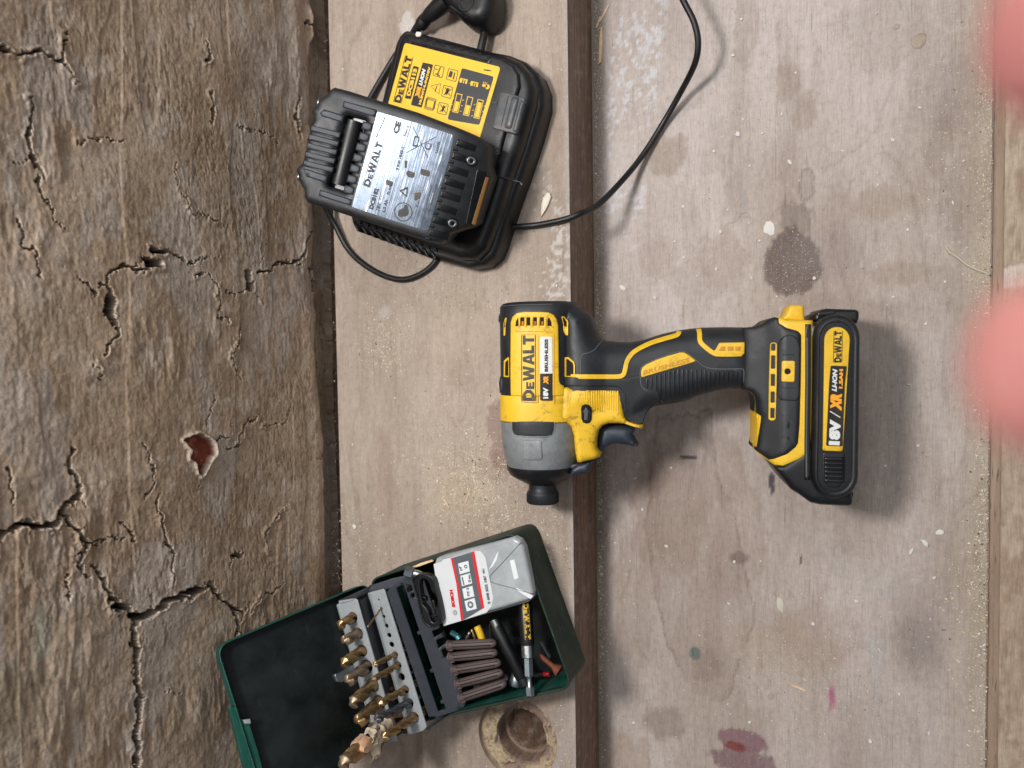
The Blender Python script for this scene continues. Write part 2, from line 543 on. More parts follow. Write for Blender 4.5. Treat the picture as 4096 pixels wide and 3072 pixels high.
def blob(c, x, y, cx, cy, rx, ry, col, alpha, soft=.35, rim=0.0, seed=1, warp=.35):
    """stain with a ragged edge; cx.. in metres"""
    dx = (x - cx) / rx; dy = (y - cy) / ry
    n = (fbm(x * 110 + seed * 3, y * 60 + seed, 500 + seed, 5, .65) - .5) * 2.6 * (warp + .08)
    n = n + (fbm(x * 420 + seed, y * 120 + seed, 530 + seed, 3, .6) - .5) * .28
    d = np.sqrt(dx * dx + dy * dy) + n
    a = 1 - sstep(1 - soft, 1 + soft * .4, d)
    if rim: a = a * (1 - rim) + rim * np.exp(-((d - .95) / .10) ** 2)
    a = np.clip(a, 0, 1)[:, None] * alpha
    return c * (1 - a) + np.array(col)[None, :3] * a

def veneer(x, y, seed, base, dark, light):
    """weathered veneer with cathedral lines along Y"""
    f = fbm(x * 14 + 3, y * 2.2 + 1, seed, 4, .5)
    cl = fbm(x * 9 + 7, y * 4 + 2, seed + 40, 4, .55)
    t = sstep(.3, .72, cl)[:, None]
    c = np.array(base)[None, :3] * (1 - t) + np.array(light)[None, :3] * t
    lines = np.abs(((f * 13) % 1) - .5) * 2
    ln = np.exp(-((lines) / .12) ** 2) * sstep(.42, .62, fbm(x * 25, y * 6, seed + 80, 3)) * .30
    c = c * (1 - ln[:, None]) + np.array(dark)[None, :3] * ln[:, None]
    fl = sstep(.56, .74, fbm(x * 60, y * 11, seed + 120, 4, .6))[:, None] * .20
    c = c * (1 - fl) + np.array(dark)[None, :3] * fl
    fl = sstep(.60, .70, fbm(x * 40 + 5, y * 16, seed + 160, 4, .6))[:, None] * .20
    c = c * (1 - fl) + np.array(light)[None, :3] * fl * 1.12
    # ragged dark stains
    st = sstep(.58, .64, fbm(x * 26 + 9, y * 13 + 4, seed + 200, 5, .55))[:, None] * .14
    c = c * (1 - st) + np.array(dark)[None, :3] * st
    return c

BASE = srgb(167, 153, 143); DARK = srgb(130, 112, 100); LIGHT = srgb(190, 179, 173)
SB = srgb(157, 142, 129); SD = srgb(122, 100, 80); SL = srgb(184, 168, 154)
def spec_paint(c, x, y, x0, x1, y0, y1, col, seed, dens=.5):
    m = sstep(x0, x0 + .008, x) * (1 - sstep(x1 - .008, x1, x)) * sstep(y0, y0 + .02, y) * (1 - sstep(y1 - .02, y1, y))
    n = fbm(x * 330, y * 300, seed, 3, .6); n2 = fbm(x * 60, y * 26, seed + 9, 3)
    a = sstep(.62 - dens * .2, .68 - dens * .2, n * .55 + n2 * .45) * m * .75
    return c * (1 - a[:, None]) + np.array(col)[None, :3] * a[:, None]

def stains(c, x, y, z, lst):
    for i, (dx, dy, rx, ry, col, al, kw) in enumerate(lst):
        p = P(dx, dy, z); c = blob(c, x, y, p.x, p.y, rx * .32 * MM, ry * .32 * MM, col, al, seed=i + 3, **kw)
    return c
def low_col(x, y):
    c = veneer(x, y, 21, BASE, DARK, LIGHT)
    p0, p1 = P(1330, 700, 0), P(1400, 0, 0)
    xs = P(1385, 150, 0).x + (y - P(0, 150, 0).y) * .12
    c = spec_paint(c, x - (y - .1) * .13, y, P(1300, 500, 0).x - .012, P(1400, 500, 0).x + .0, P(0, 650, 0).y, .6, srgb(200, 199, 202), 60, .42)
    c = stains(c, x, y, 0, [
        (1712, 570, 58, 76, srgb(92, 80, 76), 0.82, dict(soft=.12, warp=.16)),
        (1722, 470, 34, 40, srgb(100, 88, 82), 0.45, dict(soft=.2)),
        (1800, 540, 80, 62, srgb(134, 122, 124), 0.28, dict(soft=.5)),
        (1742, 400, 17, 36, srgb(120, 108, 100), 0.7, dict(soft=.3, rim=.7, warp=.1)),
        (1590, 425, 30, 66, srgb(134, 128, 122), 0.34, dict(soft=.3)),
        (1440, 340, 46, 52, srgb(136, 116, 98), 0.45, dict(soft=.2)),
        (1560, 560, 60, 70, srgb(144, 124, 108), 0.34, dict(soft=.2)),
        (1430, 560, 50, 50, srgb(146, 126, 110), 0.3, dict(soft=.25)),
        (1500, 640, 50, 90, srgb(140, 120, 104), 0.26, dict(soft=.3)),
        (1700, 170, 30, 60, srgb(140, 118, 100), 0.38, dict(soft=.4)),
        (1735, 240, 26, 40, srgb(135, 114, 98), 0.38, dict(soft=.3)),
        (1610, 65, 30, 90, srgb(138, 120, 106), 0.3, dict(soft=.3)),
        (1900, 60, 90, 90, srgb(146, 132, 120), 0.31, dict(soft=.4)),
        (2070, 200, 50, 120, srgb(120, 104, 104), 0.38, dict(soft=.5)),
        (2030, 320, 22, 70, srgb(132, 116, 104), 0.41, dict(soft=.25)),
        (2090, 420, 60, 110, srgb(124, 106, 102), 0.38, dict(soft=.4)),
        (1900, 440, 70, 36, srgb(142, 122, 104), 0.38, dict(soft=.3)),
        (1950, 590, 70, 26, srgb(142, 124, 106), 0.34, dict(soft=.3)),
        (1760, 650, 70, 20, srgb(140, 120, 112), 0.38, dict(soft=.3)),
        (1830, 670, 130, 22, srgb(150, 134, 124), 0.37, dict(soft=.3)),
        (2085, 720, 45, 220, srgb(140, 126, 118), 0.3, dict(soft=.4)),
        (1440, 1100, 90, 160, srgb(138, 116, 102), 0.41, dict(soft=.25)),
        (1560, 1020, 60, 90, srgb(142, 122, 108), 0.38, dict(soft=.25)),
        (1590, 1160, 60, 150, srgb(146, 128, 118), 0.34, dict(soft=.2)),
        (1380, 1280, 60, 170, srgb(148, 130, 120), 0.25, dict(soft=.25)),
        (1540, 1300, 26, 190, srgb(150, 128, 118), 0.3, dict(soft=.2)),
        (1700, 1100, 60, 120, srgb(178, 168, 162), 0.25, dict(soft=.3)),
        (1780, 1010, 60, 30, srgb(186, 180, 172), 0.31, dict(soft=.5)),
        (1600, 1205, 24, 17, srgb(116, 102, 98), 0.7, dict(soft=.3)),
        (1830, 1070, 28, 22, srgb(124, 110, 94), 0.45, dict(soft=.3, rim=.6)),
        (1500, 1410, 13, 18, srgb(84, 108, 104), 0.95, dict(soft=.2, warp=.2)),
        (1430, 1560, 60, 45, srgb(118, 98, 86), 0.45, dict(soft=.35)),
        (1530, 1440, 40, 50, srgb(122, 106, 94), 0.38, dict(soft=.4)),
        (1760, 1370, 120, 80, srgb(146, 124, 112), 0.38, dict(soft=.5)),
        (1700, 1400, 120, 70, srgb(160, 140, 118), 0.3, dict(soft=.5)),
        (1985, 1390, 62, 82, srgb(112, 100, 98), .55, dict(soft=.75, warp=.1)),
        (1990, 1300, 70, 70, srgb(140, 128, 124), 0.31, dict(soft=.5)),
        (1798, 1500, 9, 42, srgb(160, 78, 112), 0.8, dict(soft=.7, warp=.5)),
        (1892, 1410, 22, 50, srgb(172, 168, 168), 0.37, dict(soft=.25)),
        (1895, 1470, 7, 60, srgb(176, 172, 172), 0.37, dict(soft=.4)),
        (1606, 1642, 70, 32, srgb(124, 96, 100), .85, dict(soft=.15, warp=.35)),
        (1600, 1600, 60, 28, srgb(128, 98, 104), 0.9, dict(soft=.10, warp=.25)),
        (1588, 1612, 26, 12, srgb(122, 54, 46), 0.85, dict(soft=.3)),
        (1668, 1050, 6, 38, srgb(66, 62, 66), 0.9, dict(soft=.2, warp=.9)),
        (1490, 988, 18, 6, srgb(56, 56, 62), 0.9, dict(soft=.2, warp=.5)),
        (1730, 1210, 4, 12, srgb(70, 66, 64), 0.9, dict(soft=.2, warp=.5)),
        (1640, 1300, 40, 60, srgb(186, 178, 172), 0.22, dict(soft=.5)),
        (1870, 1250, 90, 60, srgb(182, 176, 172), 0.28, dict(soft=.5)),
        (1355, 1630, 70, 60, srgb(150, 124, 104), 0.38, dict(soft=.3)),
        (1540, 270, 12, 26, srgb(150, 146, 144), 0.25, dict(soft=.4)),
    ])
    # veneer figure: a long tongue of darker grain with a sharp dark outline
    W6_ = lambda a, b: P(1106 + a / 2, 829.5 + b / 2, 0)
    tong = np.array([(lambda p: (p.x, p.y))(W6_(a, b)) for a, b in [(860, 120), (868, 250), (885, 400), (940, 500), (970, 600), (990, 720), (1020, 860), (1045, 950), (1040, 1040), (1000, 1150), (960, 1280), (945, 1345), (890, 1370), (790, 1345), (725, 1235), (672, 1110), (642, 1000), (612, 880), (602, 750), (572, 640), (598, 500), (600, 380), (630, 150)]])
    J = np.stack([x + (fbm(x * 300, y * 160, 811, 3) - .5) * .003, y + (fbm(x * 300 + 9, y * 90, 812, 3) - .5) * .012], 1)
    d_ = segdist(tong, J); ins_ = inside(tong, J)
    a_ = (ins_ * .20 * (.6 + .8 * fbm(x * 60, y * 20, 813, 3)) + np.exp(-(d_ / .0009) ** 2) * .42 * sstep(.3, .5, fbm(x * 40, y * 30, 814, 3)))[:, None]
    c = c * (1 - a_) + np.array(srgb(118, 96, 84)[:3]) * a_
    for k_, pl in enumerate(([(1560, 330), (1580, 430), (1640, 480), (1700, 440), (1760, 470), (1800, 560)], [(1680, 60), (1690, 180), (1700, 240), (1740, 300)], [(1880, 40), (1930, 120), (1900, 260), (1820, 340), (1700, 400)], [(1820, 420), (1900, 330), (1960, 380), (1990, 520), (2010, 640)], [(1730, 880), (1740, 1000), (1790, 1100), (1800, 1200)], [(1350, 1010), (1370, 1180), (1340, 1300)])):
        L_ = spline(np.array([(lambda p: (p.x, p.y))(P(a, b, 0)) for a, b in pl]), 5, False); d_ = segdist(L_, J, closed=False)
        a_ = (np.exp(-(d_ / .0011) ** 2) * .30 * sstep(.35, .55, fbm(x * 50, y * 40, 820 + k_, 3)))[:, None]
        c = c * (1 - a_) + np.array(srgb(124, 102, 86)[:3]) * a_
    # dust drifted along the groove; a darker band at the foot of the riser
    g = sstep(XG - .035, XG - .002, x)[:, None] * .30
    c = c * (1 - g) + np.array(srgb(172, 156, 128))[None, :3] * g
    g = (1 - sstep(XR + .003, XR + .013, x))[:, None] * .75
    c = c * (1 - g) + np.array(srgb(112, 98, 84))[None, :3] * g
    return c
def shelf_col(x, y):
    c = veneer(x * 1.2, y, 77, SB, SD, SL)
    z = HS
    c = spec_paint(c, x, y, P(1130, 500, z).x, P(1260, 500, z).x, P(0, 760, z).y, P(0, 470, z).y, srgb(196, 190, 184), 64, .25)
    c = stains(c, x, y, z, [
        (1085, 940, 40, 95, srgb(128, 104, 96), 0.65, dict(soft=.12, warp=.3)),
        (1070, 1010, 50, 40, srgb(134, 110, 100), 0.41, dict(soft=.2)),
        (905, 880, 30, 120, srgb(168, 156, 144), 0.34, dict(soft=.4)),
        (830, 1040, 30, 130, srgb(140, 118, 102), 0.3, dict(soft=.3)),
        (880, 60, 18, 40, srgb(198, 192, 188), 0.8, dict(soft=.2, warp=.6)),
        (990, 160, 16, 16, srgb(198, 192, 188), 0.7, dict(soft=.2, warp=.6)),
        (860, 560, 60, 40, srgb(140, 124, 112), 0.3, dict(soft=.4)),
        (830, 675, 20, 18, srgb(196, 192, 186), 0.37, dict(soft=.6, warp=.6)),
        (990, 700, 90, 110, srgb(176, 160, 142), 0.31, dict(soft=.5)),
        (815, 1590, 50, 80, srgb(124, 104, 90), 0.38, dict(soft=.4)),
        (1200, 1590, 24, 90, srgb(150, 146, 152), 0.31, dict(soft=.3)),
        (1000, 1060, 100, 90, srgb(178, 162, 136), 0.34, dict(soft=.6)),
        (1160, 1560, 60, 60, srgb(146, 126, 112), 0.38, dict(soft=.3)),
        (1200, 280, 20, 160, srgb(150, 130, 114), 0.38, dict(soft=.4)),
        (905, 1620, 10, 90, srgb(112, 92, 78), 0.45, dict(soft=.2, warp=.15)),
    ])
    g = sstep(XR - .006, XR - .001, x)[:, None] * .45
    c = c * (1 - g) + np.array(srgb(176, 168, 164))[None, :3] * g
    return c
def right_col(x, y):
    c = veneer(x, y, 91, srgb(176, 158, 138), srgb(118, 92, 74), srgb(198, 184, 166))
    a = sstep(.5, .66, fbm(x * 160, y * 70, 300, 4, .6))[:, None] * .5
    c = c * (1 - a) + np.array(srgb(140, 114, 92))[None, :3] * a
    p = P(2180, 600, 0)
    c = blob(c, x, y, p.x, p.y, .018, .008, srgb(206, 198, 188), .8, soft=.2, seed=77)
    p = P(2190, 890, 0)
    c = blob(c, x, y, p.x, p.y, .02, .009, srgb(206, 198, 188), .8, soft=.2, seed=78)
    return c

M_low = wood_mat('weathered_plywood', .17, .5)
M_shelf = wood_mat('dusty_plywood', .15, .8)
M_right = wood_mat('worn_board', .25, .4)

def simple_wood(name, c1, c2, scale=(1, .05, 1), rough=.6, dust=.3):
    m = NT(name); v = m.coord(scale)
    g = m.noise(v, 260, 6, .65, .5); c = m.ramp(g, [(.3, c1), (.7, c2)])
    p = m.noise(m.coord(tuple(a * (1 if a == 1 else 1.6) for a in scale)), 1100, 2, .5)
    c = m.mix(m.ramp(p, [(.62, (0, 0, 0)), (.72, (.8, .8, .8))]), c, tuple(a * .45 for a in c1[:3]) + (1,))
    d = m.noise(m.coord(), 140, 5, .7); c = m.mix(m.ramp(d, [(.5, (0, 0, 0)), (.8, W4(dust)[:3])]), c, (.42, .37, .30, 1))
    m.l(c, m.b.inputs['Base Color']); m.set(Roughness=rough, Specular_IOR_Level=.35)
    m.bump(g, .25, .0004); return m.m
M_brown = simple_wood('brown_hardwood', srgb(84, 66, 54), srgb(142, 114, 96), dust=.6)
M_strip = simple_wood('groove_wood', srgb(126, 104, 86), srgb(164, 142, 122), dust=.2)
M_under = simple_wood('dark_wood', srgb(60, 44, 34), srgb(92, 68, 52), dust=.4)

# ---- bench
bench = thing('workbench', 'weathered grey-brown plywood workbench top with a groove and paint stains, under the drill', 'workbench')
ys = np.concatenate([[-1.2, -.8, -.6], np.arange(-.42, .4601, .0014), [.6, .8, 1.2]])
def flat(z, warp=0.0):
    def f(a, b):
        h = np.full(len(a), z)
        if warp: h = h + (fbm(a * 40, b * 20, 9, 3) - .5) * warp
        return np.stack([a, b, h], 1)
    return f
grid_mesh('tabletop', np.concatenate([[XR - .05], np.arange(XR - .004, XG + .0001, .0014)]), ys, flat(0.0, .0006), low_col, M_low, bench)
xr = np.concatenate([np.arange(XG + .0062, .25, .0014), [.3, .5, .9]])
grid_mesh('board', xr, ys, flat(-.0006, .0008), right_col, M_right, bench)
V, F = join([box(-.19 / MM, .9 / MM, -1200, 1200, -30, -5.2)]); mk('bench_core', V, F, M_under, bench, smooth=False)
V, F = join([box(XG / MM - 2, XG / MM + 8.5, -1200, 1200, -5.2, -2.4)]); mk('groove_strip', V, F, M_strip, bench, smooth=False)
# edges of the two sheets at the groove
def edge_box(x0, x1, z0, z1, mat, name, parent, n=220):
    yy = np.linspace(-1.2, 1.2, 2); return mk(name, *box(x0 / MM, x1 / MM, -1200, 1200, z0 / MM, z1 / MM), mat, parent, smooth=False)
edge_box(XG - .012, XG - .0003, -.0055, -.0008, M_strip, 'plywood_edge', bench)
edge_box(XG + .0066, XG + .02, -.0055, -.0016, M_under, 'plywood_edge', bench)

# ---- raised shelf with its drilled hole
shelf = thing('raised_shelf', 'raised plywood shelf along the cracked wall with a brown front edge and a drilled hole', 'shelf')
hc = P(1128, 1588, HS - .004); R1 = .0200; R2 = .0315
ho = (hc.x - .0025, hc.y - .001)
sq = (hc.x - .040, hc.x + .040, hc.y - .040, hc.y + .040)
th = np.linspace(0, 2 * math.pi, 97)[:-1]
def ring(r, z, wob=0.0, c=(hc.x, hc.y), seed=0):
    q = r + wob * (fbm(np.cos(th) * 3 + 9, np.sin(th) * 3 + 9, 700 + seed, 3) - .5) * 2
    return [(c[0] + a * math.cos(t), c[1] + a * math.sin(t), z) for a, t in zip(q, th)]
def sqring(z):
    out = []
    for t in th:
        c, s = math.cos(t), math.sin(t); k = .040 / max(abs(c), abs(s)); out.append((hc.x + c * k, hc.y + s * k, z))
    return out
rings = [sqring(HS), ring(.0345, HS, c=ho), ring(R2, HS, .0009, ho, 1), ring(R2 - .0003, HS - .0062, .0009, ho, 1)]
EV = [p for r_ in rings for p in r_]; N = len(th)
EF = [(i * N + k, i * N + (k + 1) % N, (i + 1) * N + (k + 1) % N, (i + 1) * N + k) for i in range(len(rings) - 1) for k in range(N)]
EF = [tuple(reversed(f)) for f in EF]
xs_ = np.concatenate([np.arange(XW - .0002, sq[0], .0014), [sq[0]], np.arange(sq[0] + .0014, sq[1], .0014), [sq[1]], np.arange(sq[1] + .0014, XR - .0002, .0014), [XR - .0001]])
ys_ = np.concatenate([[-1.2, -.8, -.6], np.arange(-.42, sq[2], .0014), [sq[2]], np.arange(sq[2] + .0014, sq[3], .0014), [sq[3]], np.arange(sq[3] + .0014, .46, .0014), [.6, .8, 1.2]])
grid_mesh('plywood_panel', xs_, ys_, flat(HS), shelf_col, M_shelf, shelf,
          skipf=lambda a, b: (a > sq[0]) & (a < sq[1]) & (b > sq[2]) & (b < sq[3]), extra=(EV, EF))
mk('back_edge', *box(XW / MM - .2, XW / MM + 8, -1200, 1200, HS / MM - 12, HS / MM - .05), M_under, shelf, smooth=False)
mk('gap_block', *box(XW / MM - 60, XW / MM + 60, -1200, 1200, 0, HS / MM - 12.5), M_under, shelf, smooth=False)  # added block, stops world light showing in the gap behind the shelf
mk('front_edge', *box((XR - .014) / MM, XR / MM, -1200, 1200, .3, HS / MM - .35), M_brown, shelf, smooth=False)
# the counterbore: ledge filled with chewed wood and dust, then the bore
def ledge_h(a, b):
    return
nr, nt = 46, 240
rr = np.linspace(R1, R2 + .0006, nr); tt = np.linspace(0, 2 * math.pi, nt, endpoint=False)
RR, TT = np.meshgrid(rr, tt, indexing='ij'); X = RR * np.cos(TT); Y = RR * np.sin(TT)
n = fbm(X * 420 + 50, Y * 420 + 50, 33, 5, .65); n2 = fbm(X * 120 + 20, Y * 120 + 20, 35, 3, .5)
fill = sstep(.44, .66, n2 + .25 * sstep(0, 1, (RR - R1) / (R2 - R1)))
fill = fill * (1 - .75 * np.clip(-np.cos(TT), 0, 1) * sstep(.75, 1, (RR - R1) / (R2 - R1)))
Z = HS - .0052 + fill * .0030 + (n - .5) * .0034 * (fill * .9 + .1)
Z[0, :] = HS - .0052; Z[-1, :] = np.minimum(Z[-1, :], HS - .0015)
V = np.stack([hc.x + X - .0025 * (RR - R1) / (R2 - R1), hc.y + Y - .001 * (RR - R1) / (R2 - R1), Z], -1).reshape(-1, 3)
F = [(i * nt + k, (i + 1) * nt + k, (i + 1) * nt + (k + 1) % nt, i * nt + (k + 1) % nt) for i in range(nr - 1) for k in range(nt)]
me_c = np.clip(fill[..., None] * .85, 0, 1) * np.array(srgb(176, 158, 128)[:3]) + (1 - np.clip(fill[..., None] * .85, 0, 1)) * np.array(srgb(140, 118, 106)[:3])
pit = sstep(.40, .30, n)[..., None]; me_c = me_c * (1 - .5 * pit) + np.array(srgb(70, 48, 34)[:3]) * .5 * pit
o = mk('chewed_ledge', V, F, M_shelf, shelf, scale=1.0)
at = o.data.color_attributes.new('tint', 'FLOAT_COLOR', 'POINT')
at.data.foreach_set('color', np.concatenate([me_c.reshape(-1, 3), np.ones((len(V), 1))], 1).astype(np.float32).ravel())
cx, cy = hc.x / MM, hc.y / MM
prof = [(0, R1 / MM + .4), (.5, R1 / MM), (13, R1 / MM - .2), (13.2, R1 / MM - 2.2), (13.6, R1 / MM - 2.6), (27, R1 / MM - 2.8)]; BD = 40.0
V, F = lathe((cx, cy, HS / MM - 4.6), (cx, cy, 0), [(0, R1 / MM + 1.5)] + prof, 64, caps=False)
rd = random.Random(4)
V = [(a + rd.uniform(-.12, .12), b + rd.uniform(-.12, .12), c + rd.uniform(-.15, .15)) for a, b, c in V]
mk('bore', V, [tuple(reversed(f)) for f in F], simple_wood('bore_wood', srgb(92, 74, 62), srgb(136, 112, 96), (1, 1, .15), .8, .5), shelf)
mk('bore_floor', *lathe((cx, cy, 32.5), (cx, cy, 34), [(0, R1 / MM), (1.5, R1 / MM)], 40), M_under, shelf, smooth=False)

# ---- cracked wall
def W5(x, y): return (.5 * x, .5 * y)
def W6(x, y): return (.5 * x, 829.5 + .5 * y)
cracks = [(W5, w, pts) for w, pts in [
    ((14, 12), [(-40, 190), (0, 195), (50, 205), (100, 230), (160, 225), (200, 215), (250, 245), (290, 260)]),
    ((6, 2), [(290, 260), (298, 190), (310, 150), (325, 125)]), ((6, 2), [(290, 265), (320, 300), (350, 330), (355, 355)]),
    ((5, 13), [(130, 420), (165, 460), (155, 560), (155, 680)]), ((14, 8), [(155, 680), (200, 740), (215, 770)]),
    ((8, 3), [(190, 780), (215, 830), (240, 880), (245, 950), (295, 990)]), ((3, 2), [(80, 695), (150, 690)]),
    ((6, 4), [(105, 935), (125, 1040), (180, 1120), (205, 1210)]), ((3, 3), [(360, 605), (440, 600), (520, 620), (560, 605)]),
    ((7, 10), [(930, 400), (940, 460), (935, 520)]), ((3, 5), [(1030, 540), (1120, 570), (1170, 580), (1215, 610)]),
    ((4, 12), [(905, 190), (912, 225), (908, 255)]), ((3, 3), [(840, 910), (900, 925), (970, 960)]), ((2, 2), [(770, 700), (790, 820), (835, 900)]),
    ((4, 5), [(345, 1205), (380, 1240), (430, 1255)]), ((6, 8), [(430, 1220), (470, 1215), (490, 1170), (550, 1155), (600, 1165), (650, 1160)]),
    ((30, 26), [(635, 1128), (665, 1130), (690, 1135)]), ((18, 14), [(668, 1080), (700, 1082), (730, 1090), (790, 1110), (820, 1130)]),
    ((4, 3), [(830, 1140), (880, 1130), (900, 1100), (960, 1100)]), ((4, 5), [(850, 1175), (910, 1185), (960, 1220), (965, 1320), (950, 1370), (1000, 1385)]),
    ((4, 3), [(1050, 1400), (1030, 1500), (1005, 1530), (1055, 1650)]), ((10, 34), [(476, 1225), (484, 1280), (480, 1340)]), ((34, 10), [(480, 1340), (490, 1375), (503, 1395)]),
    ((9, 5), [(505, 1395), (512, 1440), (465, 1530)]), ((34, 38), [(1082, 1175), (1095, 1240)]),
    ((12, 12), [(1130, 1180), (1180, 1170), (1210, 1140), (1270, 1132), (1320, 1130), (1345, 1020)]), ((12, 6), [(1345, 1020), (1380, 980), (1385, 910)]),
    ((5, 4), [(990, 1275), (1050, 1270), (1085, 1245)]), ((4, 3), [(1110, 1260), (1160, 1300)]), ((34, 30), [(1380, 1215), (1385, 1245)]),
    ((8, 8), [(1378, 1080), (1365, 1180)]), ((10, 14), [(1310, 410), (1305, 500), (1310, 570)]), ((14, 18), [(1340, 90), (1380, 98), (1415, 110)]),
    ((3, 2), [(425, 1570), (455, 1600), (450, 1650)]), 
    ((2, 2), [(1140, 1150), (1160, 1080), (1185, 1020)])]]
cracks += [(W6, w, pts) for w, pts in [
    ((10, 18), [(320, 290), (322, 370), (350, 400), (370, 440), (360, 490), (300, 550)]), ((20, 22), [(300, 550), (240, 610), (150, 600), (60, 630), (-40, 670)]),
    ((15, 14), [(300, 565), (350, 640), (370, 700)]), ((8, 4), [(370, 700), (430, 690), (480, 680), (540, 670)]), ((7, 6), [(365, 700), (350, 760), (370, 830), (405, 835)]),
    ((10, 20), [(405, 785), (440, 830), (470, 880), (480, 940), (540, 975), (620, 1010)]), ((26, 22), [(620, 1010), (660, 985), (700, 960), (800, 920), (860, 900), (925, 868)]),
    ((12, 15), [(925, 868), (960, 930), (1020, 970), (1075, 990)]), ((22, 17), [(620, 1010), (595, 1050), (590, 1130), (600, 1200), (605, 1300)]),
    ((16, 20), [(605, 1300), (630, 1370), (625, 1450), (600, 1500), (620, 1560), (620, 1700)]), ((6, 9), [(530, 610), (560, 640), (590, 685)]),
    ((3, 5), [(640, 250), (660, 330), (670, 400), (680, 430), (640, 500)]), ((5, 11), [(700, 480), (690, 550), (710, 620), (740, 680)]), ((11, 4), [(740, 680), (750, 740), (765, 800), (760, 870)]),
    ((3, 2), [(940, 60), (900, 190)]), ((3, 2), [(885, 395), (865, 465)]), ((6, 3), [(935, 265), (960, 245), (1000, 235)]), ((5, 6), [(990, 285), (1050, 260), (1070, 180), (1130, 150)]),
    ((3, 4), [(1150, 180), (1250, 165), (1275, 90)]), ((14, 12), [(1020, 745), (1060, 740)]), ((5, 3), [(1015, 750), (1010, 800)]), ((5, 6), [(35, 375), (60, 440), (60, 505)]),
    ((4, 6), [(300, 820), (295, 880), (305, 940)]), ((5, 3), [(1110, 990), (1145, 910), (1190, 900), (1240, 870)]), ((3, 2), [(1160, 650), (1230, 550)]), ((2, 2), [(1180, 730), (1165, 640)]),
    ((4, 4), [(1380, 325), (1435, 325), (1470, 300)]), ((3, 3), [(1075, 990), (1050, 1040), (1060, 1090)]), ((14, 10), [(1030, 990), (1045, 1040), (1040, 1080)]), ((2, 2), [(740, 1340), (810, 1330)]), ((2, 3), [(365, 470), (395, 545)])]]
brick_poly = [(800, 238), (838, 222), (880, 212), (905, 235), (930, 265), (944, 300), (925, 330), (900, 370), (880, 398), (862, 372), (858, 340), (828, 318), (838, 290), (812, 268)]

zs = np.concatenate([[-.05], np.arange(HS - .004, .352, .00060), [.36, .40, .5, .7, 1.0]])
yw = np.concatenate([[-1.2, -.8, -.5], np.arange(-.375, .365, .00060), [.5, .8, 1.2]])
def wall_fields(y, z):
    # crack field: signed "inside" measure in mm (>0 inside), using jittered coordinates
    jy = (fbm(y * 420, z * 420, 210, 3, .6) - .5) * .0052 + (fbm(y * 120, z * 120, 240, 2, .6) - .5) * .006
    jz = (fbm(y * 420 + 70, z * 420 + 9, 215, 3, .6) - .5) * .0052 + (fbm(y * 120 + 7, z * 120, 245, 2, .6) - .5) * .006
    X = np.stack([y + jy, z + jz], 1) / MM
    m = np.full(len(y), -50.0)
    for fn, w, pts in cracks:
        q = []
        for (a, b) in pts:
            p = PW(*fn(a, b), XW); q.append((p.y / MM, p.z / MM))
        q = np.array(q); ww = (np.linspace(w[0], w[1], len(q)) * .5 * .5 * .335) * 1.14 + .04   # crop px -> half width mm
        lo, hi = q.min(0) - 16, q.max(0) + 16
        sel = np.where((X[:, 0] > lo[0]) & (X[:, 0] < hi[0]) & (X[:, 1] > lo[1]) & (X[:, 1] < hi[1]))[0]
        if not len(sel): continue
        S = X[sel]; best = np.full(len(sel), -50.0)
        for i in range(len(q) - 1):
            ab = q[i + 1] - q[i]; L = ab @ ab
            t = np.clip(((S - q[i]) @ ab) / L, 0, 1); r_ = S - q[i] - t[:, None] * ab
            best = np.maximum(best, (ww[i] * (1 - t) + ww[i + 1] * t) - np.sqrt((r_ ** 2).sum(1)))
        m[sel] = np.maximum(m[sel], best)
    bp = np.array([(lambda p: (p.y / MM, p.z / MM))(PW(*W6(a, b), XW)) for a, b in brick_poly])
    Xs = np.stack([y + jy * .5, z + jz * .5], 1) / MM
    bd = np.full(len(y), -50.0)
    sel = np.where((abs(Xs[:, 0] - bp[:, 0].mean()) < 40) & (abs(Xs[:, 1] - bp[:, 1].mean()) < 40))[0]
    d = segdist(bp, Xs[sel]); ins = inside(bp, Xs[sel]); bd[sel] = np.where(ins, d, -d)
    return m, bd
CACHE = {}
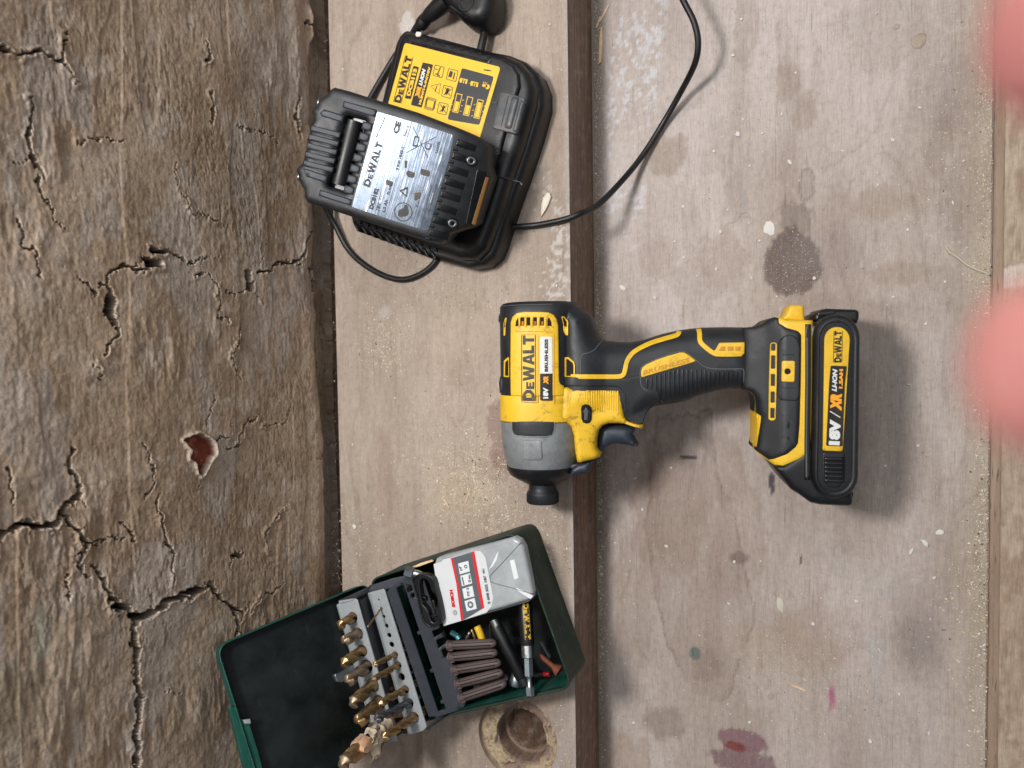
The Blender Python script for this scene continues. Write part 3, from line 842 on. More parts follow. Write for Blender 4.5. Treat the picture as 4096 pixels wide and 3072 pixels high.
def wall_pos(a, b):      # a = z, b = y
    z, y = a, b
    m, bd = wall_fields(y, z); CACHE['m'] = m; CACHE['bd'] = bd
    h = (fbm(y * 9, z * 9, 400, 3, .5) - .5) * .005                       # undulating render coat
    h += (fbm(y * 40, z * 30, 410, 4, .55) - .5) * .0022
    wr = fbm(y * 30 + 2, z * 110, 420, 4, .6); h += (wr - .5) * .0034 * sstep(.52, .68, fbm(y * 14, z * 14, 421, 3))        # wrinkles
    ze = .070 + (fbm(y * 16, y * 0 + 3, 471, 4, .6) - .35) * .022; h += -.011 * (1 - sstep(ze, ze + .0035, z))      # broken away foot of the wall
    n = np.abs(fbm(y * 70, z * 190, 430, 4, .6) - .5) * 2; h += -n * .0003
    h += (fbm(y * 260, z * 420, 440, 4, .7) - .5) * .0006
    fold = sstep(.52, .5, fbm(y * 4, z * 34, 460, 3, .5)); h += fold * .0004
    for zf, dp in ((.069, .009), (.084, -.003)):                              # uneven folds along the shelf
        h += -np.exp(-((z - zf - (fbm(y * 12, y * 0, 470, 3) - .5) * .02) / .006) ** 2) * dp * .3
    pit = sstep(.60, .68, fbm(y * 170, z * 560, 445, 4, .6)) * sstep(.35, .6, fbm(y * 18, z * 18, 446, 3)); CACHE['pit'] = pit; pit = pit * (1 - .8 * sstep(.45, .6, fbm(y * 7, z * 12, 451, 3))); CACHE['pit'] = pit; h += -pit * .0003
    st_ = fbm(y * 110, z * 900, 447, 3, .6); h += (st_ - .5) * .00022
    lip = np.exp(-((m + 1.1) / 1.3) ** 2) * sstep(-5, -.5, m) * (.0001 + .0010 * sstep(.5, .75, fbm(y * 50, z * 50, 480, 3)))
    h += lip
    lipb = np.exp(-((bd + 1.0) / 1.0) ** 2) * .0016; h += lipb
    cr = sstep(0, .28, m); h = h - cr * (.0125 + .002 * fbm(y * 300, z * 300, 490, 2))
    br = sstep(-.2, .5, bd); h = h * (1 - br) + br * (-.0035 + (fbm(y * 200, z * 200, 495, 3) - .5) * .0014)
    far = sstep(.36, .5, z) * 0
    return np.stack([XW - .003 - LEAN * (z - HS) + h, y, z], 1)
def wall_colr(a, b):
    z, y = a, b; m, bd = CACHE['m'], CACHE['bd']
    c1, c2, c3 = (np.array(srgb(*k)[:3]) for k in ((176, 156, 136), (160, 138, 116), (190, 176, 162)))
    t = sstep(.35, .68, fbm(y * 22, z * 22, 600, 4, .6))[:, None]; c = c1 * (1 - t) + c2 * t
    t = sstep(.52, .72, fbm(y * 60, z * 60, 620, 5, .65))[:, None] * .6; c = c * (1 - t) + c3 * t
    st = sstep(.54, .68, fbm(y * 14, z * 34, 630, 4, .6))[:, None] * .55; c = c * (1 - st) + np.array(srgb(178, 168, 160)[:3]) * st
    dr = sstep(.58, .70, fbm(y * 150, z * 330, 640, 4, .7))[:, None] * .45; c = c * (1 - dr) + np.array(srgb(104, 84, 66)[:3]) * dr
    ed = (np.exp(-((m + .7) / .6) ** 2))[:, None] * .3; c = c * (1 - ed) + np.array(srgb(188, 170, 148)[:3]) * ed
    ed = (np.exp(-((bd + .9) / .9) ** 2))[:, None] * .8; c = c * (1 - ed) + np.array(srgb(206, 194, 176)[:3]) * ed
    pt = CACHE['pit'][:, None] * .42; c = c * (1 - pt) + np.array(srgb(104, 80, 58)[:3]) * pt
    cr = sstep(0, .3, m)[:, None]; c = c * (1 - cr) + np.array(srgb(30, 25, 22)[:3]) * cr  # near-black painted inside the cracks to deepen their shade
    br = sstep(0, .5, bd)[:, None]; n = fbm(y * 260, z * 260, 650, 3)[:, None]
    bc = np.array(srgb(140, 62, 40)[:3]) * (1 - .4 * n) + np.array(srgb(170, 120, 96)[:3]) * .45 * sstep(.62, .72, n)
    c = c * (1 - br) + bc * br
    p = PW(95, 1375, XW); c = blob(c, y, z, p.y, p.z, .020, .006, srgb(176, 174, 160), .7, soft=.5, seed=91, warp=.6)
    p = PW(30, 1515, XW); c = blob(c, y, z, p.y, p.z, .03, .02, srgb(84, 84, 56), .4, soft=.7, seed=92, warp=.6)
    return c
def wall_mat():
    m = NT('cracked_render'); at = m.n('ShaderNodeAttribute', attribute_name='tint'); v = m.coord()
    n1 = m.noise(v, 420, 6, .7); n2 = m.noise(v, 1500, 3, .6)
    c = m.mix(1, at.outputs['Color'], m.ramp(n1, [(.3, (.74, .71, .68)), (.52, (1, 1, 1)), (.75, (1.14, 1.13, 1.1))]), 'MULTIPLY')
    n3 = m.noise(m.coord((1, 1, .45)), 900, 4, .7); c = m.mix(m.ramp(n3, [(.62, (0, 0, 0)), (.70, (.45, .45, .45))]), c, (.12, .085, .06, 1))
    c = m.mix(m.ramp(n2, [(.68, (0, 0, 0)), (.76, (.5, .5, .5))]), c, (.55, .48, .40, 1))
    m.l(c, m.b.inputs['Base Color']); m.set(Roughness=.62, Specular_IOR_Level=.45)
    m.bump(m.math('ADD', m.math('ADD', n1, m.math('MULTIPLY', n2, .5)), m.math('MULTIPLY', n3, -.5)), .5, .0007); return m.m
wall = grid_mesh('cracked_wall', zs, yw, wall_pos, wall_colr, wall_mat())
# flip if normals face away
wall.data.flip_normals() if wall.data.polygons[len(wall.data.polygons) // 2].normal.x < 0 else None
tag(wall, 'old brown rendered wall, deeply cracked and flaking, with a chip showing red brick, behind the shelf', 'wall')

# ================================================================== impact driver
YEL = srgb(224, 180, 38); BLK = srgb(44, 46, 50)
M_yel = plastic('yellow_plastic', YEL, .42, .10, grime=.85, grimecol=srgb(92, 66, 26), dustcol=srgb(170, 140, 70), bump=.25)
M_yel2 = plastic('clean_yellow_plastic', YEL, .4, .08, grime=.35, grimecol=srgb(120, 84, 30), dustcol=srgb(180, 150, 80), bump=.25)
M_blk = plastic('black_rubber', srgb(24, 27, 32), .48, .10, dustcol=srgb(120, 112, 100), bump=.3, scratch=.5)
M_blk2 = plastic('black_plastic', srgb(13, 14, 17), .33, .08, dustcol=srgb(110, 104, 92), bump=.15)
M_blu = plastic('dark_trigger_plastic', srgb(36, 45, 58), .42, .12, dustcol=srgb(110, 108, 102))
M_void = plastic('deep_black', srgb(8, 8, 8), .8, .05)
M_copper = metal('copper_winding', srgb(150, 90, 50), .4)
M_grey = metal('cast_grey_alloy', srgb(134, 138, 140), .45, .5, srgb(84, 84, 82), .35, 160, .5)
M_dkmetal = metal('black_oxide_steel', srgb(52, 54, 58), .38, .4, srgb(30, 30, 32), .7)
M_white = plastic('white_print', srgb(214, 216, 214), .5, .15, dustcol=srgb(150, 140, 120))
M_ink = plastic('black_print', srgb(20, 19, 18), .5, .25, dustcol=srgb(150, 120, 60))
M_worn = plastic('worn_black_print', srgb(52, 50, 46), .6, .8, dustcol=srgb(160, 140, 96), dscale=260)
M_or = plastic('orange_print', srgb(240, 160, 30), .5, .05)
M_emb = plastic('embossed_yellow', srgb(190, 130, 24), .5, .1)
M_gline = plastic('grey_seam', srgb(78, 82, 86), .6, .3)

Ac = crop(1950, 1150, .5424); Bc = crop(2400, 1150, .5424)
o = P(*Ac(395, 560), .0865); e = P(1800, 760, .0455)
D = Frame(o, (e.x - o.x, 0, e.z - o.z), (0, 1, 0))
drill = thing('impact_driver', 'yellow and black cordless impact driver lying on its side across the shelf edge', 'impact driver', frame=D)
def q(conv, pts, w=0.0): return np.array([D.at(*conv(x, y), w) for x, y in pts])
def vA(y): return D.at(*Ac(395, y), 0)[1]

# head: stacked rings about the v axis
AH, BH, NH = 27.0, 27.5, 2.5
def ringpts(v, a, b, n=64, uc=0.0, ex=NH):
    out = []
    for k in range(n):
        t = 2 * math.pi * k / n; c, s = math.cos(t), math.sin(t)
        out.append((uc + a * math.copysign(abs(c) ** (2 / ex), c), v, b * math.copysign(abs(s) ** (2 / ex), s)))
    return out
def ringloft(rings, n=64):
    V = []; F = []
    for (y, a, b, *rest) in rings:
        V += ringpts(vA(y), a, b, n, rest[0] if rest else 0.0, rest[1] if len(rest) > 1 else NH)
    for i in range(len(rings) - 1):
        for k in range(n): F.append((i * n + k, i * n + (k + 1) % n, (i + 1) * n + (k + 1) % n, (i + 1) * n + k))
    F.append(tuple(range(n - 1, -1, -1))); F.append(tuple((len(rings) - 1) * n + k for k in range(n)))
    return V, F
HR = [(113, 18, 18), (116, 22.5, 22.5), (124, 25.2, 25.4), (145, 26.7, 27.1), (200, 27, 27.5), (978, 27.2, 27.3)]
def head_ab(v):
    vs = [vA(r[0]) for r in HR][::-1]; return np.interp(v, vs, [r[1] for r in HR][::-1]), np.interp(v, vs, [r[2] for r in HR][::-1])
def H_head(X):
    a, b = head_ab(X[:, 1]); t = np.clip(np.abs(X[:, 0]) / a, 0, .9985)
    return b * (1 - t ** NH) ** (1 / NH)
mk('rear_housing', *ringloft([(113, 18, 18), (116, 22.5, 22.5), (124, 25.2, 25.4), (145, 26.7, 27.1), (200, 27, 27.5), (785, 27, 27.5)]), M_blk, drill)
mk('front_ring', *ringloft([(781, 26, 26), (783, 27.3, 27.9), (790, 27.6, 28.2), (870, 27.7, 28.3), (965, 27.6, 28.0), (972, 27.0, 27.4), (976, 26, 26.2)]), M_yel, drill)
mk('nose_housing', *ringloft([(974, 26, 26), (978, 27.1, 27.3), (1060, 27.0, 27.2), (1160, 26.4, 26.5), (1240, 25.2, 25.2, 0, 2.2), (1290, 24.2, 24.2, 0, 2.05), (1312, 23.6, 23.6, 0, 2)]), M_grey, drill)
mk('nose_collar', *ringloft([(1306, 23.4, 23.4, 0, 2), (1309, 24.4, 24.4, 0, 2), (1330, 24.3, 24.3, 0, 2), (1352, 23.2, 23.2, 0, 2), (1372, 22.2, 22.2, 0, 2), (1398, 18.6, 18.6, 0, 2), (1420, 14.6, 14.6, 0, 2), (1440, 11.5, 11.5, 0, 2), (1446, 9, 9, 0, 2)]), M_blk2, drill)
ch = mk('chuck_sleeve', *ringloft([(1438, 8.6, 8.6, 0, 2), (1440, 9.4, 9.4, 0, 2), (1470, 9.3, 9.3, 0, 2), (1492, 9.6, 9.6, 0, 2), (1506, 10.6, 10.6, 0, 2), (1514, 10.9, 10.9, 0, 2), (1578, 10.9, 10.9, 0, 2), (1586, 10.3, 10.3, 0, 2), (1588, 6, 6, 0, 2)]), M_dkmetal, drill)
kn = []
v0, v1 = vA(1516), vA(1576)
for k in range(44):
    for sgn in (1, -1):
        pth = []
        for j in range(5):
            a = 2 * math.pi * (k + sgn * j * .55) / 44
            pth.append((10.95 * math.cos(a), v0 + (v1 - v0) * j / 4, 10.95 * math.sin(a)))
        kn.append(tube(pth, .17, 3, False, 1))
o_ = mk('knurling', *join(kn), M_dkmetal, ch); o_['kind'] = 'stuff'
# joints round the collar
for x in (250, 462):
    (u0, vv0), (u1, vv1) = D.at(*Ac(x, 1345), 22), D.at(*Ac(x + (-6 if x > 300 else 10), 1388), 20)
    mk('collar_seam', *tube([(u0, vv0, math.sqrt(max(24.2 ** 2 - u0 ** 2, 1))), (u1, vv1, math.sqrt(max(20.8 ** 2 - u1 ** 2, 1)))], .28, 5, True, 2), M_grey, drill)

# handle core
hp = [(560, 122), (640, 143), (710, 165), (760, 195), (790, 245), (812, 310), (832, 362), (872, 390), (960, 403), (1050, 405), (1150, 388), (1280, 345), (1400, 318), (1500, 304), (1570, 297), (1750, 293), (1890, 296), (1990, 290),
      (1990, 800), (1945, 775), (1890, 752), (1780, 745), (1680, 760), (1560, 795), (1470, 830), (1380, 852), (1300, 862), (1240, 870), (1200, 890), (1165, 935), (1148, 1006), (1040, 1000), (900, 960), (640, 940), (560, 900)]
handle_out = q(Ac, hp)
uj = lambda x: D.at(*Ac(x, 560), 0)[0]
def T_handle(X): return np.interp(X[:, 0], [uj(560), uj(760), uj(880), uj(1100), uj(1500), uj(1960)], [26, 24, 20, 18.5, 17.5, 19])
def H_handle(X, r=14.5):
    X = np.asarray(X, float); d = segdist(handle_out, X); d = np.where(inside(handle_out, X), d, 0)
    s = np.clip(1 - d / r, 0, 1); return T_handle(X) - r * (1 - np.sqrt(1 - s * s)) + np.clip((d - r) * .05, 0, 1)
pillow('grip', handle_out, M_blk, drill, H=T_handle, t=0, r=14.5, base=0.0, res=3.0, mirror=True)
def H_body(X): return np.maximum(H_handle(X), H_head(X))

# yellow front housing around the trigger
fh = q(Ac, [(560, 727), (620, 728), (935, 733), (975, 742), (996, 768), (1004, 800), (1006, 880), (1012, 950), (1030, 978), (1075, 995), (1143, 1010), (1149, 1026), (1138, 1041), (1080, 1028), (1010, 1004), (950, 999), (890, 1001), (850, 1016), (822, 1052), (808, 1110), (806, 1180), (820, 1205), (836, 1222), (830, 1245), (790, 1262), (740, 1272), (690, 1284), (668, 1280), (652, 1200), (645, 1090), (625, 1025), (590, 985), (540, 975)], 14)
def H_front(X):
    s = np.clip((X[:, 0] - uj(600)) / (uj(820) - uj(600)), 0, 1); return 25.0 - 5.0 * s
_Hf = H_front
def H_front(X): return np.maximum(_Hf(X), H_handle(X) + .5)
pillow('front_housing', fh, M_yel, drill, H=H_front, t=0, r=4.5, base=0.0, res=2.5, mirror=True)
# black grip skin over the housing's right side
gs = q(Ac, [(540, 655), (1010, 668), (1020, 668), (1150, 640), (1240, 700), (1280, 830), (1260, 862), (1210, 880), (1168, 930), (1146, 1006), (1075, 992), (1032, 975), (1014, 948), (1008, 880), (1006, 800), (998, 765), (975, 738), (935, 729), (620, 724), (540, 722)], 19)
pillow('grip_skin', gs, M_blk, drill, H=lambda X: np.maximum(H_handle(X, 12), np.where(inside(fh, X), H_front(X), 20.0 - .55 * segdist(fh, X))), t=.5, r=.5, base=8.0, res=2.0)
# rear bulge seams, panel seams
def line(name, conv, pts, w, H, mat, width=.8, lift=.35, parent=None, sub=6):
    p = spline(q(conv, pts, w), sub, closed=False)
    V, F = pillow_mesh(ribbon(resample(p, 1.5, False), width), H=H, t=lift, r=min(.3, width * .3), res=2.0)
    return mk(name, V, F, mat, parent or drill)
HS_ = lambda X: H_body(X) + 0
line('yellow_trim', Ac, [(620, 655), (700, 655), (850, 657), (960, 657), (1000, 645), (1015, 610), (1028, 550), (1060, 495), (1110, 455), (1200, 410), (1300, 378), (1390, 352), (1412, 335), (1418, 318)], 18, HS_, M_yel2, 3.0, .7)
line('seam', Ac, [(855, 372), (820, 420), (790, 460), (750, 482), (710, 492), (694, 520), (692, 580), (692, 640)], 20, HS_, M_gline, .7, .35)
line('seam', Ac, [(1005, 545), (1000, 600), (990, 640)], 18, HS_, M_void, .9, .25)
line('yellow_trim', Bc, [(735, 300), (738, 340), (742, 400), (790, 450), (840, 485), (880, 493), (960, 493), (1050, 490)], 18, HS_, M_yel2, 3.0, .7)
pt = rounded(q(Bc, [(845, 470), (880, 408), (1068, 404), (1065, 490), (1050, 497), (870, 497)], 18), .8)
pillow('yellow_pad', pt, M_yel2, drill, H=HS_, t=.85, r=.5, res=2)
for xs in ((872, 925), (938, 985), (995, 1036)):
    pp = q(Bc, [(xs[0], 468), (xs[0] + (22 if xs[0] < 900 else 0), 435), (xs[1], 435), (xs[1], 468)], 18)
    pillow('pad_window', rounded(pp, .4), M_emb, drill, H=HS_, t=1.0, r=.2, res=2)
# lower ribbed grip: outline seam, yellow name pad, ribs
lg = q(Bc, [(300, 620), (303, 600), (312, 583), (335, 565), (400, 535), (500, 498), (590, 474), (625, 474), (655, 490), (720, 545), (760, 580), (810, 598), (900, 602), (1040, 603), (1058, 612), (1060, 650), (1060, 748), (950, 744), (850, 758), (720, 800), (600, 840), (470, 855), (430, 815), (390, 785), (330, 750), (305, 720), (300, 690)], 18)
rp = ribbon(resample(spline(lg[:25], 3, False), 1.4, False), .8)
pillow('grip_pad', lg, M_blk, drill, H=HS_, t=.55, r=.5, res=2.5)
line('seam', Bc, [(470, 858), (430, 815), (390, 785), (330, 750), (305, 720), (298, 660), (298, 615), (312, 580), (345, 560), (420, 527), (500, 496), (590, 472), (628, 474), (660, 492), (720, 545), (760, 578), (810, 596), (900, 601), (1040, 601), (1060, 612), (1062, 660), (1062, 748)], 18, HS_, M_gline, .65, .75, sub=4)
yp = q(Bc, [(305, 664), (303, 620), (312, 590), (340, 568), (420, 532), (500, 504), (590, 479), (622, 479), (652, 496), (712, 543), (600, 578), (480, 612), (380, 642)], 18)
yp_o = pillow('name_pad', rounded(yp, .8), M_yel2, drill, H=HS_, t=1.1, r=.5, res=2)
put_text('lettering', text_mesh('BRUSHLESS', .03, .25), D.at(*Bc(318, 646), 18.5), D.at(*Bc(668, 545), 18.5), 2.7, M_emb, yp_o, H=HS_, lift=1.3)
for i, x in enumerate(range(345, 1050, 33)):
    ytop = 655 - (x - 345) * .29 if x < 720 else (560 + (x - 720) * .25 if x < 850 else 640)
    ytop = max(ytop, 590) + 14
    ybot = np.interp(x, [345, 430, 470, 600, 720, 850, 950, 1060], [745, 800, 825, 812, 775, 735, 722, 722])
    if x > 800: ytop = 625
    a = q(Bc, [(x, ytop), (x + 1, (ytop + ybot) / 2), (x + 2, ybot)], 18)
    pillow('grip_rib', ribbon(a, 1.5), M_blk, drill, H=HS_, t=1.15, r=.5, res=2.5)

# forward / reverse button
bt = q(Ac, [(692, 890), (700, 868), (722, 858), (748, 862), (765, 880), (769, 905), (768, 970), (757, 995), (730, 1003), (706, 993), (694, 965)], 21)
bo = pillow('direction_button', bt, M_void, drill, H=lambda X: H_front(X), t=1.3, r=.8, res=1.5)
ar = q(Ac, [(716, 975), (716, 920), (704, 920), (728, 880), (752, 920), (740, 920), (740, 975)], 22)
pillow('arrow_mark', ar, M_gline, bo, H=lambda X: H_front(X), t=1.45, r=.1, res=3)
# thumb ribs
for i, x in enumerate(range(722, 976, 17)):
    y0 = 762 + (2 if i == 0 else 0); y1 = 820 + min(100, i * 22) if x < 800 else (920 if x < 860 else 905 - (x - 860) * .05)
    a = q(Ac, [(x, y0), (x, (y0 + y1) / 2), (x + 1, y1)], 21)
    pillow('thumb_rib', ribbon(a, 1.0), M_yel2, drill, H=H_front, t=.32, r=.25, res=3)

# trigger
tr = q(Ac, [(815, 1060), (830, 1022), (862, 1004), (950, 1000), (1020, 1006), (1092, 1030), (1085, 1060), (1072, 1085), (1095, 1130), (1113, 1152), (1112, 1168), (1085, 1172), (1040, 1162), (960, 1150), (920, 1155), (880, 1178), (835, 1226), (812, 1200), (806, 1120)], 4)
pillow('trigger', tr, M_blu, drill, H=lambda X: 0 * X[:, 0] + 10.5, t=0, r=6.0, base=0.0, res=2, mirror=True)
pillow('trigger_well', q(Ac, [(780, 990), (1080, 1000), (1060, 1020), (850, 1060), (815, 1190), (790, 1150)], 2), M_void, drill, H=5, t=0, r=1, base=-5, res=3)
# lamp foot
pillow('lamp_foot', rounded(q(Ac, [(607, 1382), (630, 1325), (672, 1296), (790, 1266), (762, 1290), (756, 1345), (735, 1362)], 10), 1.2), M_blu, drill, H=16, t=0, r=3, base=0.0, res=2, mirror=True)
pillow('lamp_neck', rounded(q(Ac, [(560, 1290), (800, 1262), (760, 1295), (740, 1330), (610, 1360)], 6), 1.2), M_blk2, drill, H=12, t=0, r=3, base=0.0, res=2, mirror=True)

# yellow side panel with vents
pw = 27.5
pan = q(Ac, [(166, 800), (163, 600), (166, 330), (166, 262), (180, 218), (212, 190), (262, 180), (400, 181), (450, 184), (486, 200), (508, 232), (519, 280), (522, 400), (524, 600), (526, 690), (536, 715), (560, 728), (560, 800)], pw)
slots = []
for i, (x0, x1) in enumerate(((205, 228), (245, 272), (292, 317), (341, 366), (390, 418), (444, 474))):
    yt = 222 if 240 < x0 < 440 else 238
    s = [(x0, 280), (x0 + (10 if i == 0 else 0), yt + (0 if i else 6)), (x1 - (10 if i == 5 else 0), yt + (0 if i < 5 else 6)), (x1, 280)]
    if i in (0, 5): s = [(x0, 284), (x0 + (6 if i == 0 else 0), 250), (x0 + (20 if i == 0 else 4), 226), (x1 - (2 if i == 0 else 18), 226), (x1 - (0 if i == 0 else 4), 250), (x1, 284)]
    slots.append(q(Ac, s, pw))
po = pillow('side_panel', pan, M_yel, drill, H=H_head, t=1.4, r=.6, holes=slots, res=2.0)
pillow('vent_dark', q(Ac, [(200, 290), (200, 215), (480, 215), (480, 290)], pw), M_void, drill, H=H_head, t=.15, r=0, res=3)
for x in (258, 352, 404):
    pillow('winding', q(Ac, [(x - 7, 275), (x - 7, 250), (x + 8, 250), (x + 8, 275)], pw), M_copper, drill, H=H_head, t=.5, r=.2, res=3)
for x in (237, 283, 329, 379, 431):
    pillow('vent_bar', q(Ac, [(x - 7, 300), (x - 6, 224), (x + 6, 224), (x + 7, 300)], pw), M_yel, drill, H=H_head, t=1.9, r=.6, res=2)
    
Hp = lambda X: H_head(X) + 1.4
line('panel_line', Ac, [(492, 860), (493, 700), (491, 330), (400, 325), (190, 325)], pw + 1, Hp, M_emb, .5, .06, sub=1)
line('panel_line', Ac, [(372, 345), (244, 347)], pw + 1, Hp, M_emb, .5, .06, sub=2)
line('panel_line', Ac, [(376, 345), (374, 600), (372, 850), (246, 845)], pw + 1, Hp, M_emb, .5, .06, sub=1)
line('panel_line', Ac, [(165, 935), (170, 890), (190, 868), (330, 862), (490, 868), (518, 890), (526, 960)], pw + 1, lambda X: H_head(X) + .75, M_emb, .6, .1)
put_text('lettering', dewalt_mesh(), D.at(*Ac(357, 838), pw + 1.5), D.at(*Ac(357, 352), pw + 1.5), abs(D.at(*Ac(357, 600), pw)[0] - D.at(*Ac(248, 600), pw)[0]), M_worn, po, H=Hp, lift=.15)
st = q(Ac, [(389, 362), (475, 364), (478, 635), (478, 836), (388, 834), (388, 635)], pw + 1.4)
st_w = rounded([st[0], st[1], st[2], st[5]], [1.2, 1.2, 0, 0]); st_b = rounded([st[5], st[2], st[3], st[4]], [0, 0, 1.2, 1.2])
s1 = pillow('white_label', st_w, M_white, po, H=Hp, t=.2, r=0, res=3); s2 = pillow('black_label', st_b, M_ink, po, H=Hp, t=.2, r=0, res=3)
def tA(txt, x, ya, yb, xt, mat, par, bold=.02, shear=0, lift=.35, conv=Ac, w=pw + 1.5, H=Hp, sp=1.0):
    a = D.at(*conv(x, ya), w); b = D.at(*conv(x, yb), w); h = abs(D.at(*conv(xt, ya), w)[0] - a[0])
    return put_text('lettering', text_mesh(txt, bold, shear, sp), a, b, h, mat, par, H=H, lift=lift)
tA('BRUSHLESS', 446, 622, 380, 421, M_ink, po, .05)
tA('18V', 448, 820, 738, 410, M_white, po, .06)
tA('XR', 448, 715, 654, 412, M_or, po, .08, .2)
# small framed vents left and right of the panel
def vent(outer, inner, w, H=H_head):
    V = pillow('vent_frame', rounded(q(Ac, outer, w), .7), M_yel, drill, H=H, t=1.0, r=.4, holes=[q(Ac, inner, w)], res=2)
    pillow('vent_opening', q(Ac, inner, w), M_void, V, H=H, t=.2, r=0, res=2)
vent([(118, 660), (120, 540), (166, 508), (168, 662)], [(131, 650), (134, 552), (160, 532), (161, 650)], 20)
vent([(572, 662), (571, 514), (600, 514), (642, 548), (650, 572), (650, 664)], [(584, 652), (584, 530), (598, 530), (632, 558), (637, 575), (637, 652)], 22, H_body)
vent([(122, 356), (124, 262), (138, 228), (152, 222), (142, 290), (138, 358)], [(129, 300), (131, 262), (140, 238), (138, 290)], 18)
vent([(545, 212), (568, 214), (594, 250), (594, 355), (574, 352), (560, 320), (558, 270)], [(556, 224), (566, 224), (582, 258), (582, 290), (566, 285)], 24, H_body)
# left bumpers
pillow('bumper', rounded(q(Ac, [(98, 775), (92, 700), (100, 655), (165, 662), (165, 760), (150, 778)], 10), .9), M_blk, drill, H=14, t=2, r=2.5, base=-14, res=3)
pillow('bumper', rounded(q(Ac, [(84, 250), (86, 210), (110, 186), (150, 175), (140, 240), (120, 290)], 10), .9), M_blk, drill, H=12, t=2, r=2.5, base=-14, res=3)
mk('end_seam', *tube([(t_, vA(145) + .2, 27.4 * (1 - abs(t_ / 27) ** 2.5) ** .4 if abs(t_) < 26.5 else 4) for t_ in np.linspace(-26.5, 12, 18)], .25, 5, True, 1), M_gline, drill)
# grey nose details: black insert, cast boss, bright rim
Hn = lambda X: np.interp(X[:, 1], [vA(1300), vA(1240), vA(1160), vA(978)], [24.2, 25.2, 26.5, 27.3]) * (1 - np.clip(np.abs(X[:, 0]) / 27.0, 0, .998) ** 2.4) ** (1 / 2.4)
ins = q(Ac, [(176, 985), (176, 1050), (190, 1082), (215, 1092), (330, 1097), (440, 1097), (475, 1085), (490, 1050), (490, 988)], 27)
pillow('nose_rim', q(Ac, [(168, 978), (168, 1055), (184, 1092), (212, 1103), (330, 1108), (445, 1108), (484, 1094), (501, 1055), (500, 980)], 27), M_grey, drill, H=Hn, t=.7, r=.5, res=2)
pillow('nose_insert', rounded(ins, .6), M_blk, drill, H=Hn, t=1.0, r=.6, res=2)
pillow('cast_boss', rounded(q(Ac, [(262, 1128), (402, 1128), (405, 1262), (385, 1275), (278, 1275), (262, 1262)], 26), 1.2), M_grey, drill, H=Hn, t=.75, r=.6, res=2)

# ---- battery foot of the driver
# flaring foot
def T_foot(X): return np.interp(X[:, 0], [uj(1880), uj(2010), uj(2130), uj(2360)], [18, 23, 30, 32.5])
foot = q(Bc, [(1050, 297), (1120, 292), (1180, 272), (1225, 238), (1270, 223), (1310, 236), (1330, 246), (1517, 252), (1518, 700), (1512, 1000), (1498, 1180), (1420, 1245), (1285, 1302), (1250, 1278), (1160, 1215), (1136, 1192), (1138, 925), (1150, 925), (1152, 840), (1140, 800), (1110, 770), (1050, 750)], 6)
pillow('foot', foot, M_yel2, drill, H=T_foot, t=-1.4, r=3.0, base=0.0, res=3, mirror=True)
fs = q(Bc, [(1050, 297), (1120, 292), (1180, 272), (1225, 238), (1265, 224), (1292, 232), (1320, 262), (1370, 295), (1440, 315), (1470, 330), (1478, 360), (1474, 700), (1466, 1000), (1455, 1140), (1440, 1170), (1380, 1222), (1280, 1270), (1250, 1276), (1160, 1212), (1168, 1180), (1172, 940), (1152, 922), (1152, 840), (1140, 800), (1110, 770), (1050, 750)], 25)
fs[:6] = q(Bc, [(1050, 297), (1120, 292), (1180, 272), (1225, 238), (1265, 224), (1292, 232)], 12); fs[-6:] = q(Bc, [(1172, 940), (1152, 922), (1152, 840), (1140, 800), (1110, 770), (1050, 750)], 12)
pillow('foot_cover', fs, M_blk, drill, H=T_foot, t=.2, r=3.5, hr=2.6, base=8.0, res=2.5)
pillow('foot_cover', fs, M_blk, drill, H=2, t=0, r=3, base=-20, res=5)
tab = rounded(q(Bc, [(1322, 246), (1352, 205), (1380, 145), (1400, 132), (1465, 132), (1488, 146), (1492, 180), (1496, 256)], 4), 1.0)
pillow('lug', tab, M_yel2, drill, H=13, t=0, r=2.5, base=0.0, res=2, mirror=True)
TF = lambda X: T_foot(X)
vf = rounded(q(Bc, [(1262, 405), (1308, 405), (1306, 700), (1298, 985), (1250, 985), (1254, 700)], 29), 1.9)
sl = []
for y0, y1 in ((414, 466), (502, 600), (640, 728), (770, 852), (892, 966)):
    k = lambda y: 1270 - (y - 400) * .012; sl.append(rounded(q(Bc, [(k(y0), y0), (k(y0) + 28, y0), (k(y1) + 28, y1), (k(y1), y1)], 29), .5))
vfo = pillow('vent_frame', vf, M_yel2, drill, H=TF, t=.6, r=.4, holes=sl, res=2)
for s in sl: pillow('vent_slot', s, M_void, vfo, H=TF, t=.12, r=0, res=3)
pillow('hook_pad', rounded(q(Bc, [(1318, 420), (1335, 375), (1370, 352), (1425, 352), (1462, 385), (1476, 440), (1470, 800), (1450, 838), (1340, 834), (1310, 800)], 31), 1.5), M_blk, drill, H=TF, t=.8, r=.9, res=2)
hk = pillow('hook_mount', rounded(q(Bc, [(1345, 540), (1440, 542), (1436, 698), (1342, 696)], 32), 1.2), M_yel2, drill, H=TF, t=1.3, r=.5, holes=[circle(*D.at(*Bc(1388, 620), 33), 1.75)], res=1.6)
pillow('screw_hole', circle(*D.at(*Bc(1388, 620), 33), 1.9), M_void, hk, H=TF, t=.85, r=0, res=2)
for y in (497, 742): line('pad_line', Bc, [(1345, y), (1440, y)], 31.5, lambda X: TF(X) + .8, M_void, .4, .08, sub=2)
mk_sl = rounded(q(Bc, [(1400, 930), (1400, 1135), (1348, 1130), (1350, 930)], 31), .3)
pillow('rating_plate', mk_sl, M_blk2, drill, H=TF, t=.2, r=.1, res=4)

